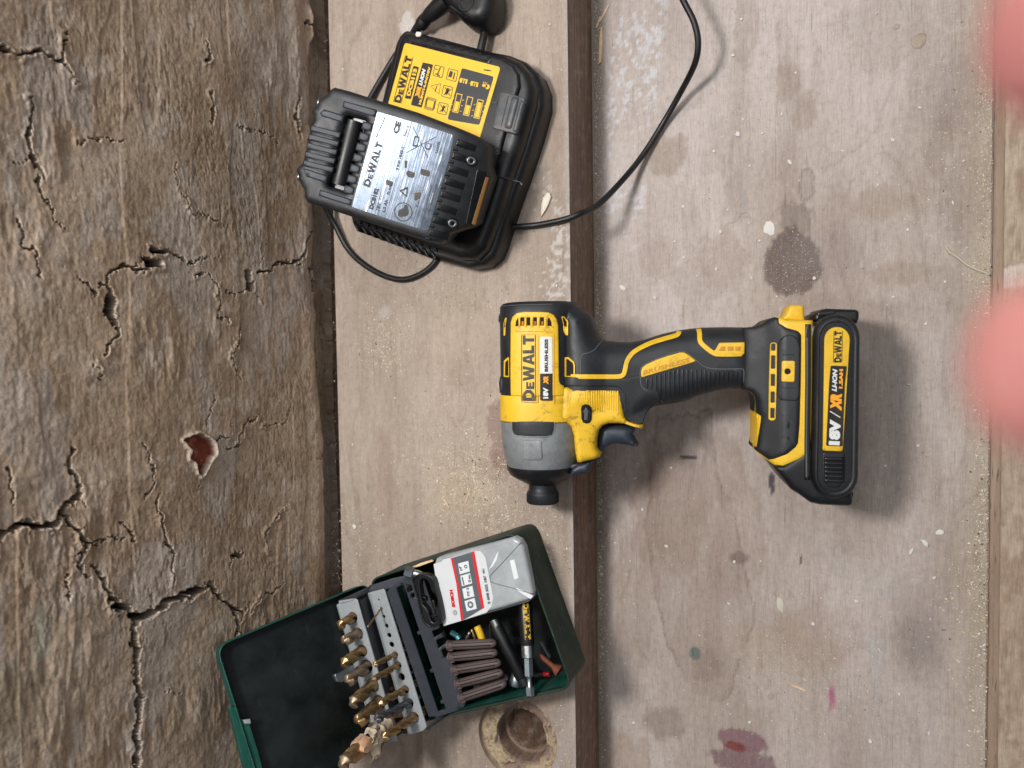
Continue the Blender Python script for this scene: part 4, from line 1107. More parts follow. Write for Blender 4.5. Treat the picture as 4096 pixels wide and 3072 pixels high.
# ---- slim battery pack on the foot
bp_ = q(Bc, [(1518, 262), (1580, 258), (1700, 262), (1830, 262), (1850, 330), (1856, 420), (1850, 900), (1846, 1300), (1845, 1500), (1850, 1560), (1845, 1590), (1820, 1600), (1620, 1592), (1540, 1575), (1450, 1510), (1400, 1480), (1265, 1306), (1340, 1296), (1470, 1215), (1505, 1170), (1516, 1000)], 22)
pack = pillow('battery_pack', rounded(bp_, 1.5), M_blk2, drill, H=30, t=0, r=4, base=0.0, res=3, mirror=True)
pillow('rail', ribbon(q(Bc, [(1536, 270), (1536, 700), (1530, 1150), (1532, 1420)], 31), 3.2), M_blk2, pack, H=30, t=1.2, r=.7, res=3)
pillow('rail_edge', ribbon(q(Bc, [(1529, 370), (1529, 700), (1522, 1150), (1524, 1400)], 31), .8), M_gline, pack, H=30, t=1.7, r=.3, res=3)
def stadium(x0, x1, y0, y1, w, sk=0, conv=Bc, n=10):
    c0, c1 = (x0 + x1) / 2, (x0 + x1) / 2; rr_ = (x1 - x0) / 2; pts = []
    for k in range(n + 1):
        a = math.pi * k / n; pts.append((c0 + sk + rr_ * math.cos(a), y0 + rr_ - rr_ * math.sin(a)))
    for k in range(n + 1):
        a = math.pi + math.pi * k / n; pts.append((c0 - sk + rr_ * math.cos(a), y1 - rr_ - rr_ * math.sin(a)))
    return q(conv, pts, w)
pillow('side_cheek', stadium(1572, 1918, 195, 1562, 35, 6), M_blk2, pack, H=30, t=6, r=3.5, base=20, res=3)
pillow('side_bumper', stadium(1588, 1908, 215, 1545, 36, 8), M_blk, pack, H=33, t=3.8, r=2.0, holes=[stadium(1622, 1860, 262, 1505, 36, 8)[::-1]], base=30, res=2.5)
lb = stadium(1650, 1836, 291, 1600, 37.5, 8)
lb = np.array([p for p in lb if p[1] > D.at(*Bc(1700, 1150), 37.5)[1]])
ce = q(Bc, [(1640, 1205), (1792, 1208)], 37.5)
half = np.concatenate([lb, q(Bc, [(1646, 1196), (1656, 1204), (1780, 1208), (1792, 1198)], 37.5)])
Lp = pillow('battery_label', half, M_yel2, pack, H=36.2, t=1.0, r=.2, base=30, res=3)
blk = rounded(q(Bc, [(1700, 578), (1806, 582), (1790, 1180), (1668, 1174)], 37.3), [.8, .8, .8, .8])
blk = rounded(q(Bc, [(1702, 576), (1822, 580), (1808, 700), (1790, 1172), (1668, 1168), (1690, 700)], 37.3), .8)
pillow('label_field', blk, M_ink, Lp, H=37.2, t=.12, r=0, res=6)
cc = dict(conv=Bc, w=37.4, H=37.2)
def tB(txt, xa, ya, xb, yb, hx, mat, bold=.02, shear=0, lift=.25, tm=None):
    a = D.at(*Bc(xa, ya), 37.4); b = D.at(*Bc(xb, yb), 37.4); h = abs(D.at(*Bc(xa - hx, ya), 37.4)[0] - a[0])
    put_text('lettering', tm or text_mesh(txt, bold, shear), a, b, h, mat, Lp, H=37.2, lift=lift)
tB('', 1786, 553, 1790, 320, 66, M_ink, tm=dewalt_mesh())
tB('18V', 1768, 1165, 1778, 975, 82, M_white, .075)
tB('/', 1772, 962, 1780, 925, 84, M_white, .02, .4)
tB('XR', 1782, 912, 1784, 784, 84, M_or, .08, .25)
tB('LI-ION', 1746, 768, 1752, 600, 36, M_white, .05, .25)
tB('1.5AH', 1790, 745, 1794, 602, 28, M_or, .06)
pillow('finger_grip', rounded(q(Bc, [(1644, 1216), (1812, 1218), (1818, 1300), (1812, 1420), (1775, 1478), (1735, 1490), (1690, 1478), (1650, 1430), (1640, 1350)], 37), 2), M_blk2, pack, H=33, t=3.2, r=1.0, base=30, res=3)
for i, y in enumerate(range(1268, 1445, 32)):
    pillow('finger_rib', ribbon(q(Bc, [(1655, y - 4), (1700, y - 2), (1760, y), (1802, y - 3)], 37), 2.1), M_blk2, pack, H=36.2, t=1.2, r=.8, res=2)
# clips at the top of the pack
pillow('release_clip', rounded(q(Bc, [(1552, 252), (1552, 205), (1570, 194), (1590, 192), (1600, 170), (1640, 163), (1850, 170), (1872, 184), (1874, 225), (1860, 270)], 4), 1.2), M_blk2, pack, H=18, t=0, r=2.5, base=0.0, res=2.5, mirror=True)
pillow('clip_rib', rounded(q(Bc, [(1602, 215), (1604, 180), (1735, 168), (1738, 205)], 18), 1), M_blk2, pack, H=18, t=1.2, r=.8, res=2.5)
pillow('pack_foot', rounded(q(Bc, [(1800, 1560), (1868, 1500), (1866, 1540), (1850, 1588), (1808, 1586)], 24), .8), M_blk2, pack, H=26, t=0, r=2, base=0.0, res=2.5, mirror=True)
line('pack_seam', Bc, [(1757, 197), (1757, 212), (1757, 240), (1756, 262)], 36, lambda X: 0 * X[:, 0] + 36.6, M_void, .4, .3, sub=2)

# ================================================================== charger with its cable and plug
C1 = crop(1150, 0, .6933); E5 = crop(1150, 330, .4038); C6 = crop(1650, 0, .2712)
ZC = HS + .036
M_chg = plastic('charger_black_plastic', srgb(18, 19, 22), .36, .09, dustcol=srgb(120, 112, 100), bump=.25)
M_chg2 = plastic('glossy_black_plastic', srgb(9, 10, 12), .24, .07, dustcol=srgb(100, 96, 88), bump=.1)
M_lab = plastic('yellow_sticker', srgb(232, 186, 48), .42, .06, dustcol=srgb(200, 170, 100), bump=.05)
M_field = plastic('charcoal_print', srgb(44, 46, 50), .42, .12, dustcol=srgb(110, 108, 102), bump=.05)
M_smoke = plastic('smoky_plastic', srgb(70, 74, 78), .3, .6, dustcol=srgb(140, 124, 106), dscale=90, bump=.1)
M_cable = plastic('black_cable', srgb(15, 16, 19), .4, .15, dustcol=srgb(110, 104, 96), bump=.3)

a, b = P(*C1(690, 250), ZC), P(*C1(1222, 385), ZC)
o = P(*C1(900, 900), HS)
CF = Frame(o, (b.x - a.x, b.y - a.y, 0), (-(b.y - a.y), b.x - a.x, 0))
charger = thing('battery_charger', 'black battery charger with yellow instruction sticker, cable and plug, lying under the battery', 'charger', frame=CF)
def qc(pts, w, conv=C1): return np.array([CF.at(*conv(x, y), w) for x, y in pts])
co = qc([(672, 196), (705, 184), (900, 230), (1180, 305), (1290, 326), (1385, 365), (1455, 430), (1490, 520), (1490, 620), (1440, 800), (1375, 1000), (1300, 1210), (1235, 1420), (1205, 1490), (1150, 1535), (1060, 1552), (850, 1498), (640, 1420), (420, 1322), (382, 1285), (384, 1235), (440, 1010), (560, 590), (640, 260)], 14)
pillow('case_base', co, M_chg, charger, H=20, t=0, r=5, base=0, res=4)
co2 = qc([(676, 200), (705, 188), (900, 233), (1180, 309), (1270, 326), (1350, 362), (1405, 425), (1432, 510), (1425, 600), (1360, 830), (1300, 1000), (1220, 1260), (1150, 1440), (1090, 1500), (1000, 1500), (850, 1450), (640, 1375), (430, 1295), (400, 1262), (400, 1225), (460, 1000), (580, 590), (650, 250)], 26)
pillow('case_top', co2, M_chg, charger, H=32, t=0, r=7, base=18, res=3)
co3 = qc([(690, 215), (715, 200), (900, 245), (1170, 318), (1235, 335), (1300, 375), (1335, 430), (1340, 500), (1310, 590), (1270, 720), (1235, 850), (1180, 1010), (1100, 1010), (560, 900), (600, 560)], 34)
pillow('top_plate', rounded(co3, 1.5), M_chg, charger, H=35.2, t=0, r=2.2, base=30, res=3)
# vents along the long sides
for i in range(9):
    x, y = 735 + i * 52.5, 205 + i * 14.2
    pillow('vent_notch', qc([(x, y - 2), (x + 20, y + 3), (x + 14, y + 24), (x - 6, y + 19)], 35), M_void, charger, H=33, t=2.55, r=.3, res=3)
pillow('vent_ledge', qc([(720, 240), (1162, 350), (1180, 322), (1176, 360), (1160, 366), (716, 256)], 35), M_chg2, charger, H=35.2, t=.5, r=.3, res=3)
for i in range(11):
    x, y = 395 + i * 44, 1285 + i * 16.0
    pillow('vent_rib', qc([(x, y), (x + 22, y + 8), (x + 50, y + 62), (x + 28, y + 54)], 16), M_chg, charger, H=20, t=1.6, r=1, base=3, res=3)
    pillow('vent_notch', qc([(x + 4, y), (x + 24, y + 8), (x + 28, y - 8), (x + 8, y - 16)], 32), M_void, charger, H=30, t=2.6, r=.3, res=3)
Z = 35.3
stk = rounded(qc([(678, 247), (1230, 388), (1112, 790), (1090, 920), (565, 780), (584, 592)], Z), 2.2)
sk = pillow('sticker', stk, M_lab, charger, H=Z, t=.25, r=0, res=8)
def pc(name, pts, mat, lift=.4, r=0, rd=0, par=None, holes=()):
    g = qc(pts, Z); g = rounded(g, rd) if rd else g
    return pillow(name, g, mat, par or sk, H=Z, t=lift, r=r, res=6, holes=holes)
pc('print_field', [(1008, 393), (1192, 443), (1108, 722), (924, 690)], M_field, .36, 0, 1.6)
def tC(txt, a, b, top, mat, bold=.02, shear=0, tm=None, lift=.5):
    A_, B_, T_ = CF.at(*C1(*a), Z), CF.at(*C1(*b), Z), CF.at(*C1(*top), Z)
    h = math.hypot(T_[0] - A_[0], T_[1] - A_[1])
    return put_text('lettering', tm or text_mesh(txt, bold + .03, shear), A_, B_, h, mat, sk, H=Z, lift=lift)
tC('', (658, 598), (728, 330), (612, 588), M_ink, tm=dewalt_mesh())
pc('print_field', [(678, 568), (728, 380), (760, 388), (714, 573)], M_ink, .36, 0, .8)
tC('DCB113', (710, 556), (752, 400), (688, 550), M_lab, .04)
pc('print_field', [(713, 606), (782, 360), (842, 374), (776, 622)], M_ink, .36, 0, .9)
tC('XR', (762, 572), (778, 502), (735, 566), M_or, .07, .25); tC('LI-ION', (778, 497), (802, 400), (757, 491), M_white, .05, .25)
tC('10.8V/14.4V/18V', (772, 606), (830, 388), (758, 602), M_lab, .04)
tC('N428151', (1176, 405), (1135, 400), (1174, 413), M_ink, .02)
def outline_icon(pts, w_=.45, rd=1.2):
    g = rounded(qc(pts, Z), rd) if rd else qc(pts, Z)
    cen = g.mean(0); inn = cen + (g - cen) * (1 - 2 * w_ / max(np.ptp(g[:, 0]), 1))
    pillow('pictogram', g, M_field, sk, H=Z, t=.4, r=0, holes=[inn], res=6)
ic = [((852, 372), (908, 388), (894, 452), (838, 436)), ((930, 394), (988, 408), (974, 474), (916, 458)), ((902, 490), (958, 504), (944, 572), (888, 556)), ((876, 588), (932, 602), (918, 668), (862, 652))]
for p4 in ic: outline_icon(p4)
outline_icon([(886, 482), (876, 545), (826, 496)], .5, .3)
lnC = lambda pts, w_=.5, mat=None, lift=.45: pillow('pictogram', ribbon(resample(qc(pts, Z), 2, False), w_), mat or M_field, sk, H=Z, t=lift, r=0, res=5)
lnC([(884, 388), (868, 430)], .8); lnC([(868, 402), (852, 398)], .5); lnC([(880, 440), (856, 425)], .9)
lnC([(948, 412), (938, 446)], 2.6); lnC([(966, 420), (958, 458)], .9)
lnC([(866, 494), (856, 512)], .5); lnC([(860, 508), (852, 530)], .6); lnC([(910, 505), (940, 555)], .5); lnC([(948, 515), (902, 550)], .5); lnC([(930, 510), (915, 545)], 2.2)
lnC([(884, 603), (915, 652)], .5); lnC([(920, 612), (878, 646)], .5); lnC([(905, 610), (893, 645)], 1.4)
for k in (0, 1, 2):
    dx, dy = k * 5, -k * 5
    lnC([(800 + dx, 570 + dy), (850 + dx, 584 + dy), (838 + dx, 640 + dy), (792 + dx, 626 + dy), (802 + dx, 568 + dy)], .35)
# battery and gauge pictograms
for x, y in ((1000, 450), (1062, 468)):
    pc('pictogram', [(x, y), (x + 42, y + 10), (x + 36, y + 36), (x - 6, y + 26)], M_lab, .45)
    pc('pictogram', [(x - 1, y + 8), (x - 6, y + 7), (x - 8, y + 18), (x - 3, y + 19)], M_lab, .45)
    lnC([(x + 16, y + 8), (x + 10, y + 30)], .8, M_field, .55); lnC([(x + 28, y + 11), (x + 22, y + 33)], .8, M_field, .55)
pillow('pictogram', circle(*CF.at(*C1(1156, 502), Z), 1.6), M_lab, sk, H=Z, t=.45, r=0, res=4)
lnC([(1126, 492), (1154, 500)], 1.6, M_lab)
for k in range(3): lnC([(1134 + k * 9, 472 + k * 2), (1131 + k * 9, 484 + k * 2)], .45, M_lab)
for i, (x, y, f0) in enumerate(((978, 538, .42), (1040, 556, .45), (1100, 572, .15))):
    f = lambda s, t_: (x + 34 * s - 26 * t_, y + 8 * s + 108 * t_)
    outer = [f(0, 0), f(1, 0), f(1, 1), f(0, 1)]
    inner = qc([f(.12, .04), f(.88, .04), f(.88, .96), f(.12, .96)], Z)
    pillow('pictogram', qc(outer, Z), M_lab, sk, H=Z, t=.45, r=0, holes=[inner], res=6)
    pc('pictogram', [f(.2, f0), f(.8, f0), f(.8, .93), f(.2, .93)], M_lab, .5)
    if i != 1:
        for t_ in (.3, .6, .9):
            lnC([f(-.2, t_), f(-.45, t_ + .05)], .4, M_lab); lnC([f(1.2, t_), f(1.45, t_ - .05)], .4, M_lab)
# smoky clip, its groove, embossed name
M_emboss = plastic('embossed_black', srgb(70, 72, 76), .5, .3)
cl = pillow('clip', rounded(qc([(1232, 525), (1375, 568), (1326, 778), (1182, 742)], 35), 2.2), M_smoke, charger, H=35.2, t=1.2, r=.8, res=2.5)
pillow('clip_ridge', ribbon(qc([(1320, 560), (1272, 745)], 36), 6), M_smoke, cl, H=35.2, t=2.6, r=2.2, res=2)
pillow('clip_ridge', ribbon(qc([(1358, 580), (1312, 765)], 36), 3.5), M_smoke, cl, H=35.2, t=2.2, r=1.6, res=2)
pillow('clip_line', ribbon(qc([(1278, 548), (1232, 738)], 36), .7), M_chg, cl, H=36.3, t=.25, r=.2, res=3)
pillow('pin_mark', ribbon(qc([(1175, 588), (1215, 596), (1262, 606)], 35), .9), M_smoke, charger, H=35.2, t=.2, r=.1, res=4)
pillow('pin_mark', circle(*CF.at(*C1(1216, 597), 35), 1.1), M_void, charger, H=35.2, t=.3, r=.1, res=2)
a_, b_, t_ = CF.at(*C1(1226, 890), 35), CF.at(*C1(1232, 778), 35), CF.at(*C1(1198, 885), 35)
put_text('lettering', dewalt_mesh(), a_, b_, 4.2, M_emboss, charger, H=35.2, lift=.25)
#pillow('step_plate', rounded(qc([(1130, 1010), (1340, 1050), (1270, 1290), (1230, 1420), (1080, 1400)], 34), 3), M_chg2, charger, H=32, t=1.0, r=1.5, res=3)
pillow('step_line', ribbon(qc([(1165, 1000), (1330, 1045), (1342, 1060)], 36), 1), M_field, charger, H=32.6, t=.6, r=.3, res=3)

def cabl(pts, r=2.15, name='cable', **kw):
    W = [tuple(CF.loc(P(x, y, z))) for x, y, z in pts]
    return mk(name, *tube(W, r, 12, n_sub=8, **kw), M_cable, charger)
cabl([(1075, 500, HS + .006), (1110, 491, HS + .004), (1160, 486, HS + .0028), (1215, 475, HS + .0032), (1252, 462, HS + .001), (1290, 444, HS - .014), (1335, 400, .024), (1385, 340, .008), (1430, 270, .005), (1470, 200, .014), (1500, 140, .029), (1508, 95, .036), (1500, 50, .040), (1478, 5, .042), (1450, -50, .042), (1420, -110, .04)])
cabl([(950, 545, HS + .0025), (935, 572, HS + .0022), (905, 594, HS + .0022), (868, 604, HS + .0022), (826, 594, HS + .0022), (782, 568, HS + .0024), (750, 535, HS + .003), (726, 490, HS + .006), (708, 455, HS + .012), (700, 420, HS + .02), (712, 380, HS + .024), (735, 330, HS + .02), (765, 280, HS + .012), (800, 212, HS + .005), (836, 150, HS + .003), (860, 112, HS + .003), (885, 82, HS + .005), (910, 52, HS + .010), (925, 35, HS + .015)], 2.3)
cabl([(1036, 120, HS + .010), (1041, 96, HS + .010), (1049, 62, HS + .009), (1058, 30, HS + .008), (1068, -5, HS + .008), (1085, -60, HS + .006)], 2.9)
# strain relief and plug
W = [tuple(CF.loc(P(x, y, z))) for x, y, z in [(892, 73, HS + .008), (905, 56, HS + .012), (922, 38, HS + .016), (945, 18, HS + .02), (965, 0, HS + .022)]]
mk('strain_relief', *tube(W, [2.6, 3.3, 3.6, 5.6, 6.6, 7], 14, n_sub=6), M_cable, charger)
W = [tuple(CF.loc(P(x, y, z))) for x, y, z in [(907, 58, HS + .0125), (914, 48, HS + .0135), (921, 40, HS + .0145)]]
mk('relief_collar', *tube(W, [4.2, 5.1, 5.0, 4.8], 14, n_sub=4), M_cable, charger)
PF = Frame(P(1000, 0, HS), (1, 0, 0), (0, 1, 0))
pg = [PF.at(*C6(x, y), 30) for x, y in [(270, -120), (300, -20), (420, 20), (520, 110), (620, 210), (700, 282), (800, 322), (930, 318), (1010, 290), (1080, 222), (1130, 140), (1155, 40), (1170, -60), (1160, -300), (900, -420), (500, -400), (300, -260)]]
def toCF(V): return [tuple(CF.loc(PF.wld(*v))) for v in V]
V, F = pillow_mesh(np.array(pg), H=30, t=0, r=8, hr=9, base=6, res=3); plug = mk('plug', toCF(V), F, M_cable, charger)
V, F = pillow_mesh(np.array([PF.at(*C6(x, y), 31) for x, y in [(520, 90), (560, 60), (700, 170), (800, 235), (790, 250), (700, 205)]]), H=30, t=.8, r=.6, res=2); mk('plug_rib', toCF(V), F, M_cable, plug, frame=None)
bpy.data.objects['plug_rib'].matrix_parent_inverse = Matrix.Identity(4)
V, F = pillow_mesh(circle(*PF.at(*C6(780, 30), 31), 6), H=30, t=.7, r=.5, holes=[circle(*PF.at(*C6(780, 30), 31), 4.6)], res=2); mk('plug_ring', toCF(V), F, M_cable, plug)

# ================================================================== large battery sitting on the charger
M_bat = plastic('battery_black_plastic', srgb(25, 27, 31), .42, .13, scratch=.5, dustcol=srgb(130, 128, 122), bump=.5)
M_bpad = plastic('battery_grey_pads', srgb(66, 70, 78), .55, .28, dustcol=srgb(140, 140, 140), bump=.6)
m = NT('foil_label'); v = m.coord(); n1 = m.noise(v, 120, 6, .7); sc = m.noise(m.coord((1, .05, 1), rot=(0, 0, .9)), 900, 2, .5); sc2 = m.noise(m.coord((1, .05, 1), rot=(0, 0, -.5)), 800, 2, .5)
c = m.ramp(n1, [(.35, srgb(84, 92, 104)), (.65, srgb(96, 104, 116))]); c = m.mix(m.ramp(sc, [(.66, (0, 0, 0)), (.72, (.6, .6, .6))]), c, (.75, .8, .85, 1)); c = m.mix(m.ramp(sc2, [(.68, (0, 0, 0)), (.73, (.5, .5, .5))]), c, (.1, .1, .1, 1))
m.l(c, m.b.inputs['Base Color']); m.set(Metallic=.85); m.l(m.ramp(n1, [(.3, W4(.22)[:3]), (.7, W4(.30)[:3])]), m.b.inputs['Roughness']); m.bump(m.math('ADD', sc, sc2), .12, .0003)
M_foil = m.m
M_steel = metal('screw_steel', srgb(170, 172, 176), .3, .3, srgb(90, 88, 84))
ZB = HS + .094
a, b = P(*E5(895, 290), ZB), P(*E5(1640, 520), ZB)
dl = math.hypot(b.x - a.x, b.y - a.y); BF = Frame(P(*E5(900, 800), ZB), (b.x - a.x, b.y - a.y, -.325 * dl), (-(b.y - a.y), b.x - a.x, +.058 * dl))
bat = thing('battery_pack', 'scuffed black battery pack with a shiny silver label, sitting on the charger beside the wall', 'battery', frame=BF)
def qb(pts, w=0, conv=E5): return np.array([BF.at(*conv(x, y), w) for x, y in pts])
bout = qb([(470, 50), (420, 78), (410, 110), (345, 150), (310, 175), (300, 230), (250, 262), (246, 300), (262, 330), (262, 372), (222, 428), (232, 470), (218, 500), (232, 540), (190, 560), (205, 590), (190, 625), (200, 655), (172, 690), (185, 720), (165, 745), (168, 780), (130, 820), (100, 850), (96, 880), (115, 920), (108, 960), (135, 1000), (150, 1040), (170, 1060), (175, 1095), (165, 1130), (205, 1190),
           (640, 1330), (900, 1415), (1200, 1510), (1420, 1580), (1520, 1600), (1600, 1500), (1690, 1470), (1790, 1440), (1850, 1400), (1900, 1240), (1960, 1060), (2005, 920), (1990, 870), (1975, 800), (1985, 640), (1960, 590), (1905, 540), (1780, 485), (1640, 430), (1300, 300), (900, 178), (620, 88)], -4)
slot = rounded(qb([(580, 318), (776, 376), (762, 420), (735, 500), (700, 630), (655, 790), (612, 940), (585, 1088), (390, 1026), (420, 890), (470, 700), (530, 480)], 0), 2)
H_bat = lambda X: -np.clip((X[:, 0] - BF.at(*E5(1560, 760), 0)[0]) / 26, 0, 2) ** 1.7 * 11
pillow('housing', bout, M_bat, bat, H=H_bat, t=0, r=5.0, hr=4, base=-38, holes=[slot], res=2.6)
lower = qb([(500, 110), (360, 330), (260, 700), (220, 1080), (260, 1190), (640, 1330), (1200, 1500), (1430, 1570), (1600, 1500), (1780, 1440), (1900, 1240), (1975, 900), (1960, 620), (1640, 440), (900, 190)], -10)
pillow('lower_housing', lower, M_chg2, bat, H=-36, t=0, r=0, base=-59, res=6)
pillow('slot_floor', qb([(560, 300), (790, 360), (600, 1100), (370, 1035)], -10), M_chg2, bat, H=-9, t=0, r=0, base=-12, res=6)
p0, p1 = BF.at(*E5(655, 372), -5), BF.at(*E5(500, 1010), -5)
mk('slot_roller', *lathe((p0[0], p0[1], -8), (p1[0], p1[1], -8), [(0, 5.4), (.3, 5.8), (math.hypot(p1[0] - p0[0], p1[1] - p0[1]), 5.8)], 28), M_chg, bat)
def pb(name, pts, mat, t=.5, r=.35, par=None, rd=.3, H=H_bat, w=0, **kw):
    g = qb(pts, w); g = rounded(g, rd) if rd else g
    return pillow(name, g, mat, par or bat, H=H, t=t, r=r, res=kw.pop('res', 3), **kw)
def pad(pts, name='grip_pad'):
    g = qb(pts); cen = g.mean(0); pillow('pad_groove', cen + (g - cen) * (1 + 1.3 / np.ptp(g, axis=0)), M_void, bat, H=H_bat, t=.12, r=0, res=4)
    pillow(name, g, M_bpad, bat, H=H_bat, t=.75, r=.4, res=3)
pad([(566, 190), (878, 280), (862, 336), (556, 240)]); pad([(330, 1070), (630, 1166), (618, 1212), (322, 1116)])
pad([(330, 305), (366, 276), (548, 334), (536, 386), (352, 330)])
pad([(160, 862), (182, 862), (388, 930), (376, 984), (198, 925)])
for i in range(5):
    x, y = 225 - i * 17.5, 424 + i * 86
    pad([(x + 20 - (6 if i else 0), y + 5), (x + 294, y + 92 - 14), (x + 282, y + 132 - 14), (x + 8, y + 48)])
    pillow('edge_shadow_groove', qb([(x + 10, y + 56), (x + 280, y + 138), (x + 278, y + 142), (x + 8, y + 62)]), M_void, bat, H=H_bat, t=.1, r=0, res=4)
for i in range(7):
    x, y = 756 - i * 29.5, 394 + i * 105
    pad([(x, y), (x + 80, y + 22), (x + 66, y + 82), (x - 14, y + 58)])
lab = rounded(qb([(892, 290), (1300, 408), (1628, 515), (1645, 545), (1600, 760), (1520, 1030), (1400, 1450), (1375, 1470), (1000, 1352), (640, 1232), (660, 1150), (760, 790)]), .8)
Hl = lambda X: np.minimum(H_bat(X) + .05, .05)
lb_ = pillow('foil_label', lab, M_foil, bat, H=H_bat, t=.25, r=0, res=4)
def tE(txt, a, b, top, bold=.02, shear=0, tm=None, mat=None):
    A_, B_, T_ = BF.at(*E5(*a), 0), BF.at(*E5(*b), 0), BF.at(*E5(*top), 0)
    return put_text('lettering', tm or text_mesh(txt, bold + .03, shear), A_, B_, math.hypot(T_[0] - A_[0], T_[1] - A_[1]), mat or M_ink, lb_, H=H_bat, lift=.38)
tE('', (822, 1045), (958, 605), (742, 1018), tm=dewalt_mesh())
tE('DCB182', (850, 1262), (908, 1056), (806, 1250), .04); tE('18V', (908, 1272), (930, 1196), (876, 1262), .02); tE('4.0 Ah', (968, 1300), (998, 1165), (936, 1290), .02)
tE('72 Wh', (1012, 1118), (1040, 1020), (985, 1108)); tE('5 INR 19/65-2', (1100, 870), (1158, 640), (1074, 862)); tE('Type 2', (1172, 545), (1212, 436), (1146, 538)); tE('CE', (1100, 515), (1132, 396), (1044, 500), .03)
tE('Li-ION', (1490, 700), (1512, 590), (1466, 694)); tE('XR Li-Ion', (1290, 1240), (1310, 1170), (1270, 1235), .01)
tE('DEWALT, 65510 IDSTEIN GERMANY', (1340, 1425), (1442, 1010), (1322, 1420), .0); tE('TYPE 2  MADE IN CHINA', (1405, 1320), (1482, 1010), (1388, 1316), .0)
lnE = lambda pts, w_=.35, mat=None: pillow('print_mark', ribbon(resample(qb(pts), 2, False), w_), mat or M_ink, lb_, H=H_bat, t=.38, r=0, res=5)
lnE([(905, 1170), (925, 1090)]); 
for k in range(3): lnE([(922 + k * 8, 1162 - k * 26), (926 + k * 8, 1146 - k * 26)])
lnE([(1004, 1215), (1080, 950)], .25); lnE([(1080, 880), (1190, 520), (1228, 430)], .25); lnE([(968, 345), (930, 430), (880, 550)], .6)
# crossed bin, triangle, round pictogram
g = circle(*BF.at(*E5(1148, 1282), 0), 6.0, 32); pillow('print_mark', g, M_ink, lb_, H=H_bat, t=.38, r=0, holes=[circle(*BF.at(*E5(1148, 1282), 0), 5.4, 32)], res=5)
pb('print_mark', [(1092, 1318), (1100, 1268), (1150, 1245), (1165, 1205), (1190, 1220), (1205, 1290), (1190, 1320), (1120, 1335)], M_ink, .38, 0, lb_, 1.2)
pb('print_mark', [(1195, 1030), (1186, 1142), (1108, 1072)], M_ink, .38, 0, lb_, .5, holes=[qb([(1184, 1058), (1178, 1120), (1130, 1076)])])
lnE([(1245, 440), (1395, 750)], .45); lnE([(1470, 540), (1180, 695)], .45)
pb('print_mark', [(1262, 520), (1312, 540), (1290, 640), (1236, 636)], M_ink, .38, 0, lb_, 1.5, holes=[rounded(qb([(1270, 540), (1300, 552), (1284, 622), (1248, 620)]), 1.2)])
pb('print_mark', [(1372, 590), (1436, 612), (1412, 672), (1362, 660)], M_ink, .38, 0, lb_, 1.2, holes=[qb([(1382, 602), (1420, 616), (1406, 656), (1372, 648)])])
for pts in ([(1165, 770), (1188, 776), (1182, 850), (1162, 846)], [(1190, 870), (1268, 895), (1255, 945), (1200, 940), (1175, 905)], [(1322, 850), (1420, 880), (1404, 936), (1318, 912)], [(1258, 1095), (1328, 1085), (1312, 1150), (1258, 1180)], [(975, 960), (1050, 985), (1040, 1030), (975, 1010)]):
    pb('print_mark', pts, M_worn, .38, 0, lb_, 1.0)
# worn front end: comb notches, rail, LED strip, screws
for i in range(8):
    x, y = 1672 - i * 38.5, 560 + i * 127
    pb('front_rib', [(x + 12, y), (x + 190, y + 55), (x + 172, y + 122), (x - 6, y + 66)], M_chg2, .55, .5)
    pb('rib_gap', [(x - 30, y + 80), (x + 14, y + 92), (x + 6, y + 122), (x - 40, y + 108)], M_chg2, .6, .4)
pb('end_plate', [(1860, 850), (1955, 880), (1960, 920), (1800, 1425), (1740, 1400)], M_chg2, .8, .8, res=2.5)
pb('amber_strip', [(1968, 935), (1996, 945), (1860, 1412), (1828, 1402)], plastic('amber_plastic', srgb(140, 98, 44), .4, .3), 1.0, .3, w=-12, res=2.5)
for x, y in ((1825, 778), (1638, 1396)):
    c_ = BF.at(*E5(x, y), -5)
    s_ = pillow('screw', circle(*c_, 2.7, 20), M_steel, bat, H=H_bat, t=1.5, r=.8, holes=[circle(*c_, 1.35, 6)], res=1.2)
    pillow('screw_recess', circle(*c_, 1.4, 6), M_void, s_, H=H_bat, t=.5, r=0, res=2)
    pillow('screw_boss', circle(*c_, 3.5, 20), M_chg2, bat, H=H_bat, t=.8, r=.5, res=2)
for x, y in ((325, 205), (128, 940)):
    c_ = BF.at(*E5(x, y), -7)
    p0 = (c_[0], c_[1], -7.0)
    mk('screw', *lathe(p0, (c_[0] - 3, c_[1], -5.5), [(0, 2.2), (1.5, 2.2), (2.0, 1.8), (2.0, 1.0), (1.2, .9)], 14), M_steel, bat)

# ================================================================== green metal drill case
C4 = crop(850, 2050, .7007); K1 = crop(1300, 2250, .3014); K2 = crop(1700, 2080, .3165); K3 = crop(1300, 2600, .2846); K4 = crop(1750, 2450, .2712)
def dark_metal(name, c1, c2, rough, scratch=.5, sc=40):
    m = NT(name); v = m.coord(); n1 = m.noise(v, sc, 6, .65); n2 = m.noise(m.coord((1, .1, 1), rot=(0, 0, .4)), 700, 3, .5); n3 = m.noise(v, 300, 5, .7)
    c = m.ramp(n1, [(.38, c1), (.62, c2)])
    c = m.mix(m.ramp(n2, [(.66, (0, 0, 0)), (.74, W4(scratch)[:3])]), c, (.30, .34, .32, 1))
    c = m.mix(m.ramp(n3, [(.6, (0, 0, 0)), (.75, W4(scratch * .5)[:3])]), c, (.22, .22, .2, 1))
    m.l(c, m.b.inputs['Base Color']); m.l(m.ramp(n1, [(.35, W4(rough)[:3]), (.65, W4(rough + .25)[:3])]), m.b.inputs['Roughness'])
    m.set(Metallic=.25); m.bump(n1, .15, .001); return m.m
